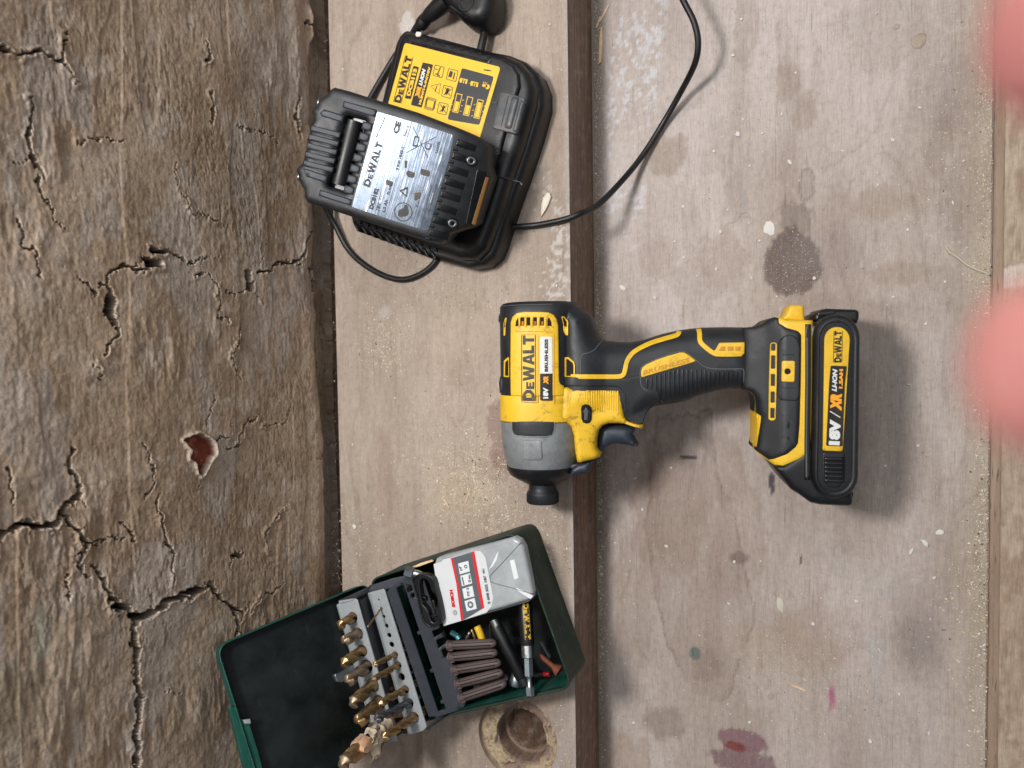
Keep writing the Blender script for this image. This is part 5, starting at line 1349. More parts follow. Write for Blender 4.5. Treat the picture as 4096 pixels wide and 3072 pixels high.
M_green = dark_metal('green_enamel', srgb(20, 74, 64), srgb(26, 84, 72), .35, .35)
M_dgreen = dark_metal('dark_green_enamel', srgb(28, 48, 40), srgb(34, 54, 46), .45, .3)
M_inner = dark_metal('scuffed_metal_painted_sheen', srgb(9, 16, 15), srgb(28, 33, 34), .25, .03, 22)  # lighter blotches painted in for cloudy reflections
M_gsheet = metal('grey_painted_sheet', srgb(150, 155, 158), .5, .25, srgb(110, 108, 100), .15, 200, .15)
M_dsheet = metal('dark_grey_sheet', srgb(52, 56, 64), .5, .3, srgb(70, 70, 70), .15, 200, .15)
M_mark = plastic('stamped_mark', srgb(46, 48, 50), .6, .1)
M_bronze = metal('bronze_tool_steel', srgb(176, 146, 104), .27, .6, srgb(104, 78, 52), .9, 240, .25)
M_bronze2 = metal('worn_bronze_steel', srgb(160, 140, 118), .35, .6, srgb(96, 72, 54), .8, 300, .35)
M_hss = metal('grey_tool_steel', srgb(118, 120, 128), .3, .6, srgb(70, 66, 70), .9, 260, .3)
M_gold = metal('ground_tip', srgb(226, 190, 140), .22, .2, srgb(150, 110, 70), 1.0)
M_plug = plastic('brown_nylon', srgb(84, 70, 68), .5, .35, dustcol=srgb(120, 104, 98), bump=.3)
M_rust = metal('rusty_steel', srgb(126, 70, 44), .6, .8, srgb(84, 44, 28), .4, 240, .6)
M_chrome = metal('bright_steel', srgb(188, 190, 192), .18, .2, srgb(120, 118, 112))
M_zinc = metal('zinc_steel', srgb(140, 150, 156), .28, .35, srgb(100, 106, 110), .9)
M_teal = metal('teal_plated_steel', srgb(90, 150, 160), .3, .4, srgb(60, 96, 100), .8)

SEp = P(*C4(2040, 990), HS + .036); NEp = P(*C4(1765, 125), HS + .036); NWp = P(*C4(915, 398), HS + .036)
KF = Frame((SEp.x, SEp.y, HS), (NEp.x - NWp.x, NEp.y - NWp.y, 0), (-(NEp.y - NWp.y), NEp.x - NWp.x, 0))
case = thing('drill_case', 'open dark green metal drill case with grey drill racks, its lid leaning on the wall', 'drill case', frame=KF)
def qk(conv, pts, w): return np.array([KF.at(*conv(x, y), w) for x, y in pts])
nw, ne = KF.at(*C4(915, 398), 36), KF.at(*C4(1765, 125), 36)
u0, v1 = nw[0], ne[1]; u1 = .2
u0 = -128.0; v1 = 108.0
body = rect(u0, -1.5, u1 + 1.0, v1, 9, 8)
inn = rect(u0 + 1.2, -.3, u1 - .2, v1 - 1.2, 8, 8)
bd = pillow('case_body', body, M_dgreen, case, H=36, t=0, r=.5, base=0.3, holes=[inn], res=3)
pillow('case_rim', rect(u0 - .2, -1.9, u1 + 1.4, v1 + .4, 9.3, 8), M_dgreen, case, H=36.3, t=0, r=.45, base=33.5, holes=[rect(u0 + 1.0, -.5, u1, v1 - 1.0, 8, 8)], res=3)
pillow('case_floor', rect(u0 + .6, -.8, u1, v1 - .6, 8, 6), M_inner, case, H=1.4, t=0, r=0, base=.2, res=12)
pillow('inner_lining', rect(u0 + 1.2, -.3, u1 - .2, v1 - 1.2, 8, 8), M_green, case, H=31.5, t=0, r=.2, base=1, holes=[rect(u0 + 1.5, .0, u1 - .5, v1 - 1.5, 8, 8)], res=3)
# lid
HG = P(*C4(890, 402), HS + .037)
La = math.radians(61.2)
ul = (-math.cos(La)) * KF.u + math.sin(La) * Vector((0, 0, 1))
LF = Frame(HG, KF.v, ul)
lid = bpy.data.objects.new('lid', None)
def toK(V): return [tuple(KF.loc(LF.wld(*p))) for p in V]
LH = 114.5
lo = rect(-109, 0, .6, LH, 9, 8)
V, F = pillow_mesh(lo, H=0, t=0, r=.35, base=-9.5, holes=[rect(-108.2, .8, -.2, LH - .9, 8, 8)], res=3)
lid = mk('lid', toK(V), F, M_green, case)
V, F = pillow_mesh(rect(-108.8, .2, .4, LH - .2, 9, 8), H=-7.0, t=0, r=0, base=-7.8, res=10); mk('lid_panel', toK(V), F, M_inner, lid)
V, F = pillow_mesh(rect(-108.2, .8, -.2, LH - .9, 8, 8), H=-.6, t=0, r=.1, base=-7.2, holes=[rect(-107.9, 1.1, -.5, LH - 1.2, 7.8, 8)], res=3); mk('lid_lining', toK(V), F, M_inner, lid)
ql = lambda pts, w: np.array([LF.at(*C4(x, y), w) for x, y in pts])
V, F = pillow_mesh(rounded(ql([(92, 1102), (148, 1118), (157, 1176), (206, 1190), (262, 1370), (300, 1520), (196, 1520), (150, 1330)], -2), .6), H=-2, t=.2, r=.3, base=-7, res=3); mk('latch_plate', toK(V), F, M_green, lid)
V, F = pillow_mesh(rounded(ql([(176, 1184), (214, 1178), (218, 1206), (184, 1206)], 0), .5), H=0, t=1.0, r=.4, base=-3, res=2); mk('latch_pin', toK(V), F, M_gsheet, lid)
# steel loop fixed inside the lid
V, F = pillow_mesh(rounded(ql([(697, 935), (700, 920), (722, 918), (745, 905), (800, 868), (820, 900), (790, 950), (740, 970), (712, 968)], -4), 1.2), H=-5, t=1.5, r=.5, base=-7, res=2); mk('steel_plate', toK(V), F, M_zinc, lid)
# hinge knuckles
for va, vb in ((6, 30), (44, 66), (80, 104)):
    mk('hinge', *tube([(u0 - .6, va, 35.5), (u0 - .6, vb, 35.5)], 1.3, 8, True, 1), M_dgreen, case)

# --- folding racks: stepped sheet
us = lambda conv, p, w: KF.at(*conv(*p), w)[0]
uR, uS1, uS0, uC1, uC0 = us(K1, (1160, 240), 34), us(K1, (1050, 290), 39), us(K1, (925, 330), 44), us(K1, (790, 350), 50), us(K1, (590, 395), 50)
uD1, uD0 = us(K1, (430, 500), 64), us(K1, (175, 560), 64)
Hr = lambda X: np.interp(X[:, 0], [uS1 - 200, uC1 - .2, uC1 + .8, uR + 30], [49.6, 49.6, 49.0, 26])
def Hr(X): return np.interp(X[:, 0], [uC1, uS0, uS1, uR, uR + 12], [49.2, 44, 39.5, 35, 27])
vt, vb = 98.5, 3.5
def wline(conv, a, b, w): return qk(conv, [a], w)[0], qk(conv, [b], w)[0]
rack1 = np.array([(uC1 + .2, 97), (uS0, 100), (uR + 3, 103), (uR + 7, 100), (uR + 7, 2), (uR + 3, -.5), (uS0, 2.0), (uC1 + .2, 5)])
holes = [np.array([(uS0 + .6, 97), (uS0 + .6, 5.5), (uS1, 4.5), (uS1, 98.5)])]
sqs = [[(1108, 318), (1150, 298), (1172, 366), (1128, 380)], [(1158, 404), (1186, 396), (1198, 450), (1172, 462)], [(1404, 925), (1490, 895), (1512, 962), (1432, 1008)], [(1455, 1050), (1545, 1010), (1570, 1090), (1486, 1156)], [(1516, 1185), (1600, 1140), (1622, 1240), (1556, 1290)]]
for s in sqs: holes.append(qk(K1, s, 35.5))
rk = pillow('rack_plate', rack1, M_dsheet, case, H=Hr, t=0, r=.25, base=lambda X: Hr(X) - 1.0, holes=holes, res=4)
# side cheeks (folded ends)
for vv in (101.5, -.6):
    V = [(uC1 - 14, vv - 1.5 * (vv > 50) + 1.0, 44), (uC1, vv, 48.5), (uS0, vv, 43.6), (uR + 6, vv, 33), (uR + 6, vv, 12), (u0 + 2, vv, 12), (uC1 - 40, vv, 52), (uC1 - 30, vv, 56)]
# channel with the small holes
c1o = np.array([(uC0, 97.5), (uC1, 98.0), (uC1, 2.0), (uC0, 1.0)])
c1o = qk(K1, [(588, 398), (770, 352), (792, 372)], 50).tolist() + qk(K3, [(1428, 1085), (1380, 1138), (1232, 1192), (1175, 1165)], 50).tolist()
hl1 = [(948, 500, 1.0), (963, 548, 1.5), (977, 595, 2.0), (993, 648, 2.5), (1008, 702, 3.0), (1022, 755, 3.5), (1042, 812, 4.0), (1060, 872, 4.5), (1078, 940, 5.0), (1100, 1012, 5.5), (1124, 1088, 6.0), (1152, 1168, 6.5)]
h1 = [circle(*KF.at(*C4(x, y), 50), max(d * .5 + .15, .6), 18) for x, y, d in hl1]
pillow('small_bit_rack', rounded(c1o, 1.0), M_gsheet, case, H=50, t=0, r=.7, base=48.9, holes=h1, res=2.5)
l1 = qk(K1, [(578, 404)], 50)[0]; l2 = qk(K3, [(1172, 1168)], 50)[0]
def fold(name, pts, mat): 
    """pts: list of (u,w) profile swept from v0 to v1 with 0.9 mm thickness"""
    V = []; F = []
    for (u_t, v_t, u_b, v_b, w_) in pts: V += [(u_t, v_t, w_), (u_b, v_b, w_), (u_t + .6, v_t, w_ - .7), (u_b + .6, v_b, w_ - .7)]
    for i in range(len(pts) - 1):
        a, b = i * 4, (i + 1) * 4
        F += [(a, a + 1, b + 1, b), (b + 2, b + 3, a + 3, a + 2), (a, b, b + 2, a + 2), (a + 1, a + 3, b + 3, b + 1)]
    return mk(name, V, F, mat, case, smooth=False)
def edge2(convt, pt, convb, pb_, w): a = KF.at(*convt(*pt), w); b = KF.at(*convb(*pb_), w); return (a[0], a[1], b[0], b[1], w)
fold('rack_lip', [edge2(K1, (588, 398), K3, (1190, 1190), 49.8), edge2(K1, (572, 402), K3, (1172, 1180), 50.6), edge2(K1, (562, 410), K3, (1158, 1170), 47)], M_gsheet)
# riser with numbers behind, then the upper channel
fold('rack_riser', [edge2(K1, (440, 495), K3, (930, 1070), 63.8), edge2(K1, (480, 500), K3, (960, 1120), 60), edge2(K1, (560, 450), K3, (1120, 1180), 46), edge2(K1, (590, 450), K3, (1150, 1180), 36)], M_dsheet)
c2o = qk(K1, [(172, 545), (395, 480), (432, 505)], 64).tolist() + qk(K3, [(958, 1060), (1010, 1290), (760, 1330), (668, 1080)], 64).tolist()
hl2 = [(800, 600, 7), (830, 690, 7.5), (852, 790, 8), (880, 880, 9), (915, 985, 9), (950, 1085, 9.5), (990, 1205, 10)]
h2 = [circle(*KF.at(*C4(x, y), 64), d * .5 + .2, 20) for x, y, d in hl2]
pillow('large_bit_rack', rounded(c2o, 1.0), M_gsheet, case, H=64, t=0, r=.7, base=62.9, holes=h2, res=2.5)
fold('rack_lip', [edge2(K1, (182, 548), K3, (670, 1060), 63.8), edge2(K1, (160, 556), K3, (650, 1060), 64.6), edge2(K1, (150, 566), K3, (640, 1060), 60)], M_gsheet)
fold('rack_arm', [edge2(K1, (180, 512), K1, (190, 540), 66), edge2(K1, (365, 482), K1, (372, 500), 64.8)], M_gsheet)
# side sheet joining the racks along the top edge of the picture
def sheet(name, pts, mat, th=.7):
    W = [KF.loc(P(*cv(x, y), HS + w * MM)) for cv, x, y, w in pts]
    n = len(W); V = [tuple(p) for p in W] + [(p.x, p.y - th, p.z - th * .3) for p in W]
    F = [tuple(range(n)), tuple(range(2 * n - 1, n - 1, -1))] + [(i, i + n, (i + 1) % n + n, (i + 1) % n) for i in range(n)]
    return mk(name, V, F, mat, case, smooth=False)
sheet('rack_cheek', [(K1, 185, 500, 63), (K1, 625, 300, 46), (K1, 900, 210, 40), (K1, 1110, 165, 36), (K1, 1150, 235, 35), (K1, 925, 325, 43.5), (K1, 800, 345, 48.5), (K1, 580, 372, 49), (K1, 380, 480, 62)], M_dsheet)
sheet('rack_cheek', [(K3, 1420, 1105, 48.5), (K3, 1650, 870, 40), (K3, 1790, 800, 34), (K3, 1830, 860, 30), (K3, 1560, 1010, 36), (K3, 1440, 1120, 40)], M_dsheet)
# numbers stamped on the strip beside the small holes
for i, s in enumerate(['1', '1.5', '2', '2.5', '3', '3.5', '4', '4.5', '5', '5.5', '6', '6.5']):
    x, y = [(1020, 475), (1032, 520), (1044, 572), (1062, 625), (1078, 668), (1098, 722), (1110, 778), (1134, 850), (1150, 905), (1172, 978), (1192, 1048), (1218, 1135)][i]
    a, b = KF.at(*C4(x + 6, y + (5 + 5 * (len(s) > 1))), 47), KF.at(*C4(x + 2, y - (6 + 6 * (len(s) > 1))), 47)
    put_text('number', text_mesh(s), a, b, 1.7, M_mark, rk, H=Hr, lift=.15)
# dark slot interior
pillow('rack_backing', np.array([(uS0 - 1, 98), (uS0 - 1, 4), (uR + 4, 3), (uR + 4, 100)]), M_inner, case, H=22, t=0, r=0, base=20, res=12)
for y0 in (640, 860, 1040):
    p_ = KF.at(*C4(1150 + (y0 - 640) * .28, y0 + 60), 38)
    pillow('slot_strip', rect(uS0, p_[1] - 1.2, uS1 + 1, p_[1] + 1.2), M_dsheet, case, H=36, t=0, r=.3, base=30, res=4)

# ---- drill bits: twisted two-flute rods, each a thing of its own
def drill_bit_mesh(R, L, pitch=None, n=32):
    """two-flute twisted section; the end is ground to a blunt wedge"""
    pitch = pitch or R * 7.5; m = max(14, int(L / (R * .3))); V = []; F = []
    zz = list(np.linspace(0, L - R * .55, m)) + list(L - R * .55 * np.array([.75, .45, .2, 0.0]))
    for z in zz:
        f = 1.0 if z <= L - R * .55 else .18 + .82 * (L - z) / (R * .55)
        tw = 2 * math.pi * z / pitch
        for k in range(n):
            a = 2 * math.pi * k / n; c, s_ = math.cos(a - tw), math.sin(a - tw)
            t = min(max((abs(c) - .30) / .26, 0), 1); t = t * t * (3 - 2 * t)
            r_ = R * (.40 + .60 * t) * f
            V.append((r_ * math.cos(a), r_ * math.sin(a), z))
    M_ = len(zz)
    for i in range(M_ - 1):
        for k in range(n): F.append((i * n + k, i * n + (k + 1) % n, (i + 1) * n + (k + 1) % n, (i + 1) * n + k))
    F.append(tuple(range(n - 1, -1, -1))); F.append(tuple((M_ - 1) * n + k for k in range(n)))
    return V, F
def stand_bit(hx, hy, wz, tx, ty, R, mat, label, group='drill bits standing in the racks', extra=22, phase=0, name='drill_bit', tipmat=None):
    base = P(*C4(hx, hy), HS + wz * MM); r = ray(*C4(tx, ty))
    # height where the sight line to the tip passes closest to the plumb line through the hole
    a = r.xy.dot(r.xy); d = base.xy - CAM.xy; t = d.dot(r.xy) / a; tip = CAM + r * t
    if tip.z < base.z + .004: tip = P(*C4(tx, ty), base.z + .012)
    d3 = (tip - base).normalized(); org = base - d3 * extra * MM; L = (tip - org).length / MM
    x_, y_, z_ = basis(d3); ph = phase; cx_ = x_ * math.cos(ph) + y_ * math.sin(ph); cy_ = z_.cross(cx_)
    o = thing(name, label, 'drill bit', group)
    mtx = Matrix.Identity(4)
    for i in range(3): mtx[i][0] = cx_[i]; mtx[i][1] = cy_[i]; mtx[i][2] = z_[i]; mtx[i][3] = org[i]
    o.matrix_world = mtx
    V, F = drill_bit_mesh(R, L); mk('fluted_shank', V, F, mat, o, sharp=32)
    if tipmat:
        V, F = drill_bit_mesh(R * 1.015, R * 1.0, R * 7.5); V = [(a_, b_, c_ + L - R * .97) for a_, b_, c_ in V]
        tw = 2 * math.pi * (L - R * .97) / (R * 7.5); V = [(a_ * math.cos(tw) - b_ * math.sin(tw), a_ * math.sin(tw) + b_ * math.cos(tw), c_) for a_, b_, c_ in V]
        mk('ground_tip', V, F, tipmat, o, sharp=60)
    return o, L
stand_bit(963, 548, 50, 886, 655, .75, M_bronze, 'thinnest drill bit, standing near the top of the small rack')
stand_bit(1042, 812, 50, 925, 870, 2.0, M_bronze, 'bronze drill bit just below the row of empty small holes', phase=.6, tipmat=M_gold)
stand_bit(1060, 872, 50, 915, 955, 2.25, M_bronze, 'second bronze drill bit in the small rack, above its largest empty hole', phase=1.2, tipmat=M_bronze2)
stand_bit(1100, 1012, 50, 950, 1095, 2.75, M_bronze, 'bronze drill bit just below the largest empty hole in the small rack', phase=2.0, tipmat=M_gold)
stand_bit(1124, 1088, 50, 932, 1185, 3.0, M_hss, 'silver-grey drill bit between bronze ones in the small rack', phase=.3)
stand_bit(1152, 1168, 50, 975, 1285, 3.25, M_bronze, 'lowest and thickest bronze drill bit in the small rack', phase=1.5, tipmat=M_gold)
stand_bit(800, 600, 64, 722, 650, 3.5, M_bronze, 'topmost drill bit in the large rack', phase=.9)
stand_bit(830, 690, 64, 748, 738, 3.75, M_bronze2, 'second drill bit from the top of the large rack', phase=2.5)
stand_bit(852, 790, 64, 742, 868, 4.0, M_bronze, 'third drill bit from the top of the large rack, dusty gold', phase=.2)
stand_bit(880, 880, 64, 768, 968, 4.25, M_bronze2, 'drill bit with a broken silvery tip, beside the steel loop in the lid', phase=1.7)
stand_bit(915, 985, 64, 795, 1095, 4.5, M_bronze, 'dark bronze drill bit with a bright wedge tip, fifth in the large rack', phase=.5, tipmat=M_bronze2)
stand_bit(950, 1085, 64, 828, 1200, 4.75, M_bronze, 'sixth drill bit in the large rack, just above the paper wrapped one', phase=2.2)
ob, Lb = stand_bit(990, 1205, 64, 738, 1446, 5.4, M_bronze, 'longest drill bit with a paper wrapping, at the bottom of the large rack', phase=.8, tipmat=M_bronze2)
# crumpled paper wound round the longest bit
M_paper = plastic('crumpled_paper', srgb(196, 180, 158), .8, .3, dustcol=srgb(150, 130, 108), bump=.4, dscale=120)
V = []; F = []; na, nz = 40, 16
for i in range(nz):
    z = 20 + 30 * i / (nz - 1)
    for k in range(na):
        a = 2 * math.pi * k / na
        r_ = 6.3 + 1.6 * math.sin(a * 3 + i * .4) * (i / nz) + 1.1 * math.sin(a * 7 + i) * (i / nz) + (5.5 * (i / nz) ** 2 if 1.6 < a < 3.2 else 0) + (.9 if i % 5 == 2 else 0)
        V.append((r_ * math.cos(a), r_ * math.sin(a), z + 1.8 * math.sin(a * 2 + 1) * (i / nz)))
for i in range(nz - 1):
    for k in range(na): F.append((i * na + k, i * na + (k + 1) % na, (i + 1) * na + (k + 1) % na, (i + 1) * na + k))
W = [(a * .95, b * .95, c) for a, b, c in V]; n0 = len(V)
F += [tuple(j + n0 for j in reversed(f)) for f in F[:]]
for k in range(na): i_ = (nz - 1) * na; F.append((i_ + k, i_ + (k + 1) % na, i_ + (k + 1) % na + n0, i_ + k + n0))
mk('paper_wrap', V + W, F, M_paper, ob, sharp=30)
cork = [(x * (1 + .18 * math.sin(3 * x + 5 * z)), y * (1 + .15 * math.sin(4 * y + z)), z) for x, y, z in lathe((0, 0, 48), (0, 0, 60), [(0, 5.2), (3, 5.9), (8, 6.0), (11, 5.4)], 20)[0]]
mk('crumbling_filler', cork, lathe((0, 0, 48), (0, 0, 60), [(0, 5.2), (3, 5.9), (8, 6.0), (11, 5.4)], 20)[1], plastic('crumbly_filler', srgb(206, 164, 130), .9, .4, bump=1.0, dscale=300), ob)
# flat wood bit beside it
a_, b_ = P(*C4(985, 1235), HS + .052), P(*K3(738, 1610), HS + .078)
FB = Frame(a_, b_ - a_, Vector((.3, .6, .3))); fl = thing('flat_bit', 'flat spade bit with a pale shaft, lowest in the case, pointing down over the shelf', 'drill bit', frame=FB)
Lf = (b_ - a_).length / MM
pillow('blade', [(0, -5), (Lf * .55, -7), (Lf * .72, -6.5), (Lf * .86, -2.5), (Lf, 0), (Lf * .86, 2.5), (Lf * .72, 6.5), (Lf * .55, 7), (0, 5)], M_bronze2, fl, H=.8, t=0, r=.4, base=-.8, res=3)
mk('shaft', *tube([(-14, 0, 0), (Lf * .3, 0, 2), (Lf * .82, 0, 2.2)], 1.3, 8, True, 1), M_paper, fl)

# bent steel clip and the black oval holder
OV = Frame(P(*K1(1350, 520), HS + .048), KF.u, KF.v)
ov = thing('oval_holder', 'black oval plastic holder lying on the rack beside the clear bit box', 'plastic holder', frame=OV)
qo = lambda pts, w=0: np.array([OV.at(*K1(x, y), w) for x, y in pts])
oo = spline(qo([(1165, 225), (1205, 172), (1285, 152), (1385, 170), (1445, 225), (1475, 340), (1505, 450), (1530, 560), (1556, 700), (1552, 780), (1510, 838), (1440, 862), (1375, 852), (1315, 800), (1285, 720), (1255, 600), (1225, 470), (1185, 340)]), 3)
oi = spline(qo([(1260, 262), (1290, 226), (1350, 240), (1385, 300), (1400, 370), (1450, 430), (1488, 500), (1480, 580), (1450, 640), (1482, 720), (1450, 800), (1400, 760), (1370, 650), (1330, 590), (1290, 545), (1278, 440), (1262, 340)]), 2)
pillow('holder_ring', oo, M_blk2, ov, H=0, t=0, r=1.0, base=-5, holes=[oi], res=1.8)
og = spline(qo([(1185, 232), (1220, 190), (1290, 168), (1375, 186), (1425, 235), (1460, 350), (1490, 460), (1512, 570), (1534, 700), (1530, 770), (1500, 818), (1438, 840), (1385, 832), (1335, 785), (1302, 710), (1272, 590), (1243, 465), (1202, 335)]), 3)
pillow('ring_ridge', oo, M_blk2, ov, H=0, t=.9, r=.4, holes=[og[::-1]], res=2)
pillow('holder_eye', circle(*OV.at(*K1(1310, 490), 0), 2.1, 16), M_blk2, ov, H=-.5, t=.8, r=.4, base=-3, holes=[circle(*OV.at(*K1(1306, 492), 0), 1.3, 14)], res=1)
pillow('holder_bar', qo([(1400, 520), (1425, 505), (1485, 700), (1420, 760), (1385, 720), (1455, 690)]), M_blk2, ov, H=-1.5, t=.3, r=.3, base=-3.5, res=1.5)
a_, b_ = P(*K1(1060, 110), HS + .044), P(*K1(1290, 170), HS + .040)
nt = thing('hex_nut_bolt', 'small zinc hex fitting lying at the top edge of the rack', 'fitting', loc=tuple(a_))
rl = lambda p: tuple((p - a_) / MM)
mk('hex_head', *lathe(rl(a_), rl(b_), [(0, 3.6), (.6, 4.2), (6, 4.2), (6.6, 3.6)], 6), M_zinc, nt, smooth=False)
mk('shaft', *lathe(rl(a_ + (b_ - a_) * .4), rl(b_), [(0, 2.6), (4, 3.0), (8, 2.7), (11, 1.4)], 18), M_chrome, nt)

# ---- clear box of screwdriver bits
BZ = HS + .043
a, b = P(*K2(230, 1340), BZ), P(*K2(1350, 990), BZ)
XF = Frame(P(*K2(700, 800), BZ), (b.x - a.x, b.y - a.y, .0), (-(b.y - a.y), b.x - a.x, 0))
m = NT('clear_cloudy_plastic'); v = m.coord(); n1 = m.noise(v, 60, 5, .6); n2 = m.noise(v, 500, 4, .6)
m.l(m.ramp(n1, [(.35, srgb(188, 194, 198)), (.65, srgb(216, 220, 222))]), m.b.inputs['Base Color'])
m.set(Transmission_Weight=.45, IOR=1.35, Specular_IOR_Level=.6); m.set(Roughness=.22); m.bump(n1, .06, .002)
M_clear = m.m
bb = thing('bit_box', 'cloudy clear plastic box with a white, grey and red label, in the green case', 'plastic box', frame=XF)
qx = lambda pts, w=0: np.array([XF.at(*K2(x, y), w) for x, y in pts])
bo_ = rounded(qx([(112, 552), (135, 490), (205, 462), (1120, 222), (1195, 262), (1245, 350), (1362, 930), (1345, 985), (1290, 1020), (235, 1338), (222, 1310)], 0), 1.5)
pillow('box_lid', bo_, M_clear, bb, H=0, t=0, r=2.6, base=-7, res=3)
b2 = rounded(qx([(240, 1338), (112, 560), (1190, 262), (1376, 980), (1300, 1040)], -7), 2.0)
pillow('box_base', b2, M_clear, bb, H=-7.2, t=0, r=.6, base=-17, res=4)
for i in range(6):
    p_ = qx([(470 + i * 130, 380 + 40 * (i % 2)), (560 + i * 120, 900 - 36 * i)], -10)
    mk('stored_bit', *tube([(p_[0][0], p_[0][1], -9.5), (p_[1][0], p_[1][1], -9.5)], 2.6, 6, True, 1), M_zinc if i % 2 else M_bronze2, bb)
M_paperw = plastic('white_label_paper', srgb(206, 208, 210), .38, .08, dustcol=srgb(180, 178, 172), bump=.1)
M_red = plastic('red_print', srgb(206, 36, 40), .4, .08); M_dgrey = plastic('grey_print', srgb(84, 90, 96), .35, .2, dustcol=srgb(150, 156, 160)); M_lg = plastic('pale_print', srgb(216, 220, 222), .4, .05)
ll = rounded(qx([(108, 560), (210, 528), (232, 500), (330, 478), (620, 395), (700, 392), (762, 470), (862, 980), (842, 1090), (780, 1170), (480, 1268), (232, 1342)], .3), [.2, .2, .2, .2, .2, 1.5, 1.5, 2, 1.5, 1.5, .2, .2])
lw = pillow('paper_label', ll, M_paperw, bb, H=.0, t=.25, r=0, res=5)
def px_(name, pts, mat, lift=.36, rd=0, par=None, holes=()):
    g = qx(pts, .3); g = rounded(g, rd) if rd else g
    return pillow(name, g, mat, par or lw, H=0, t=lift, r=0, res=6, holes=holes)
px_('grey_band', [(357, 476), (590, 405), (716, 1128), (600, 1200), (488, 1264)], M_dgrey)
px_('red_stripe', [(326, 483), (358, 475), (425, 800), (488, 1262), (457, 1272), (396, 800)], M_red, .4)
px_('red_stripe', [(590, 404), (624, 396), (668, 640), (750, 1112), (716, 1128), (640, 700)], M_red, .4)
for pts in ([(420, 550), (548, 516), (568, 650), (440, 686)], [(448, 705), (572, 672), (598, 800), (468, 838)], [(472, 870), (600, 830), (626, 965), (498, 998)], [(500, 1025), (628, 985), (656, 1120), (530, 1155)]): px_('pictogram', pts, M_lg, .45)
def tX(txt, a, b, top, mat, bold=.02, sp=1.0):
    A_, B_, T_ = XF.at(*K2(*a), .3), XF.at(*K2(*b), .3), XF.at(*K2(*top), .3)
    put_text('lettering', text_mesh(txt, bold + .03, 0, sp), A_, B_, math.hypot(T_[0] - A_[0], T_[1] - A_[1]), mat, lw, H=0, lift=.52)
tX('BOSCH', (386, 1100), (352, 880), (344, 1108), M_red, .06)
tX('1/4"', (476, 640), (460, 580), (446, 640), M_ink, .03); tX('25 mm', (582, 790), (574, 695), (552, 796), M_ink, .02)
tX('PZ 2', (568, 962), (552, 855), (540, 968), M_dgrey, .03); tX('2 608 522 187', (830, 1062), (772, 700), (796, 1070), M_dgrey, .03); tX('FSU', (764, 672), (748, 612), (736, 676), M_dgrey, .01)
pillow('pictogram', circle(*XF.at(*K2(516, 588), .3), 1.45, 6), M_dgrey, lw, H=0, t=.52, r=0, holes=[circle(*XF.at(*K2(516, 588), .3), .7, 6)], res=4)
pillow('pictogram', circle(*XF.at(*K2(576, 1070), .3), 2.4, 24), M_dgrey, lw, H=0, t=.5, r=0, res=4)
cx_, cy_ = XF.at(*K2(576, 1070), .3)
stp = []
for k in range(16):
    a = math.pi * 2 * k / 16; rr_ = 1.9 if k % 2 == 0 else .65; stp.append((cx_ + rr_ * math.cos(a), cy_ + rr_ * math.sin(a)))
pillow('pictogram', stp, M_lg, lw, H=0, t=.56, r=0, res=4)
pillow('emblem', circle(*XF.at(*K2(380, 1172), .3), 1.75, 24), M_dgrey, lw, H=0, t=.42, r=0, holes=[circle(*XF.at(*K2(380, 1172), .3), 1.45, 24)], res=4)
for pts in ([(365, 1160), (395, 1155)], [(370, 1190), (400, 1184)], [(372, 1160), (376, 1188)], [(389, 1157), (394, 1186)]): px_('emblem', list(map(tuple, ribbon(np.array(pts, float), 4))), M_dgrey, .42)
px_('pictogram', list(map(tuple, ribbon(np.array([(470, 720), (495, 822)], float), 16))), M_dgrey, .5)
for (x, y) in ((145, 800), (168, 958), (190, 1118)):
    px_('blank_box', [(x, y), (x + 30, y - 8), (x + 52, y + 124), (x + 22, y + 132)], M_dgrey, .34, holes=[qx([(x + 5, y + 5), (x + 28, y - 1), (x + 47, y + 119), (x + 25, y + 126)], .3)])
for pts, w_ in (([(1215, 285), (1000, 520), (840, 690), (822, 735), (850, 790), (1100, 860), (1372, 940)], .5), ([(230, 470), (245, 600), (250, 760)], .9)):
    pillow('moulded_ridge', ribbon(resample(spline(qx(pts, 0), 5, False), 1.5, False), w_), M_dgrey if w_ < .8 else M_clear, bb, H=0, t=.22, r=.15, res=3)
px_('hanging_slot', [(1072, 512), (1130, 500), (1184, 735), (1126, 752)], M_lg, .3, .6, bb)
for pts in ([(935, 385), (900, 440), (840, 570), (795, 640), (860, 580), (905, 500)], [(1140, 850), (1370, 960), (1330, 1000), (1180, 900)]): px_('crease', pts, M_lg, .2, .3, bb)

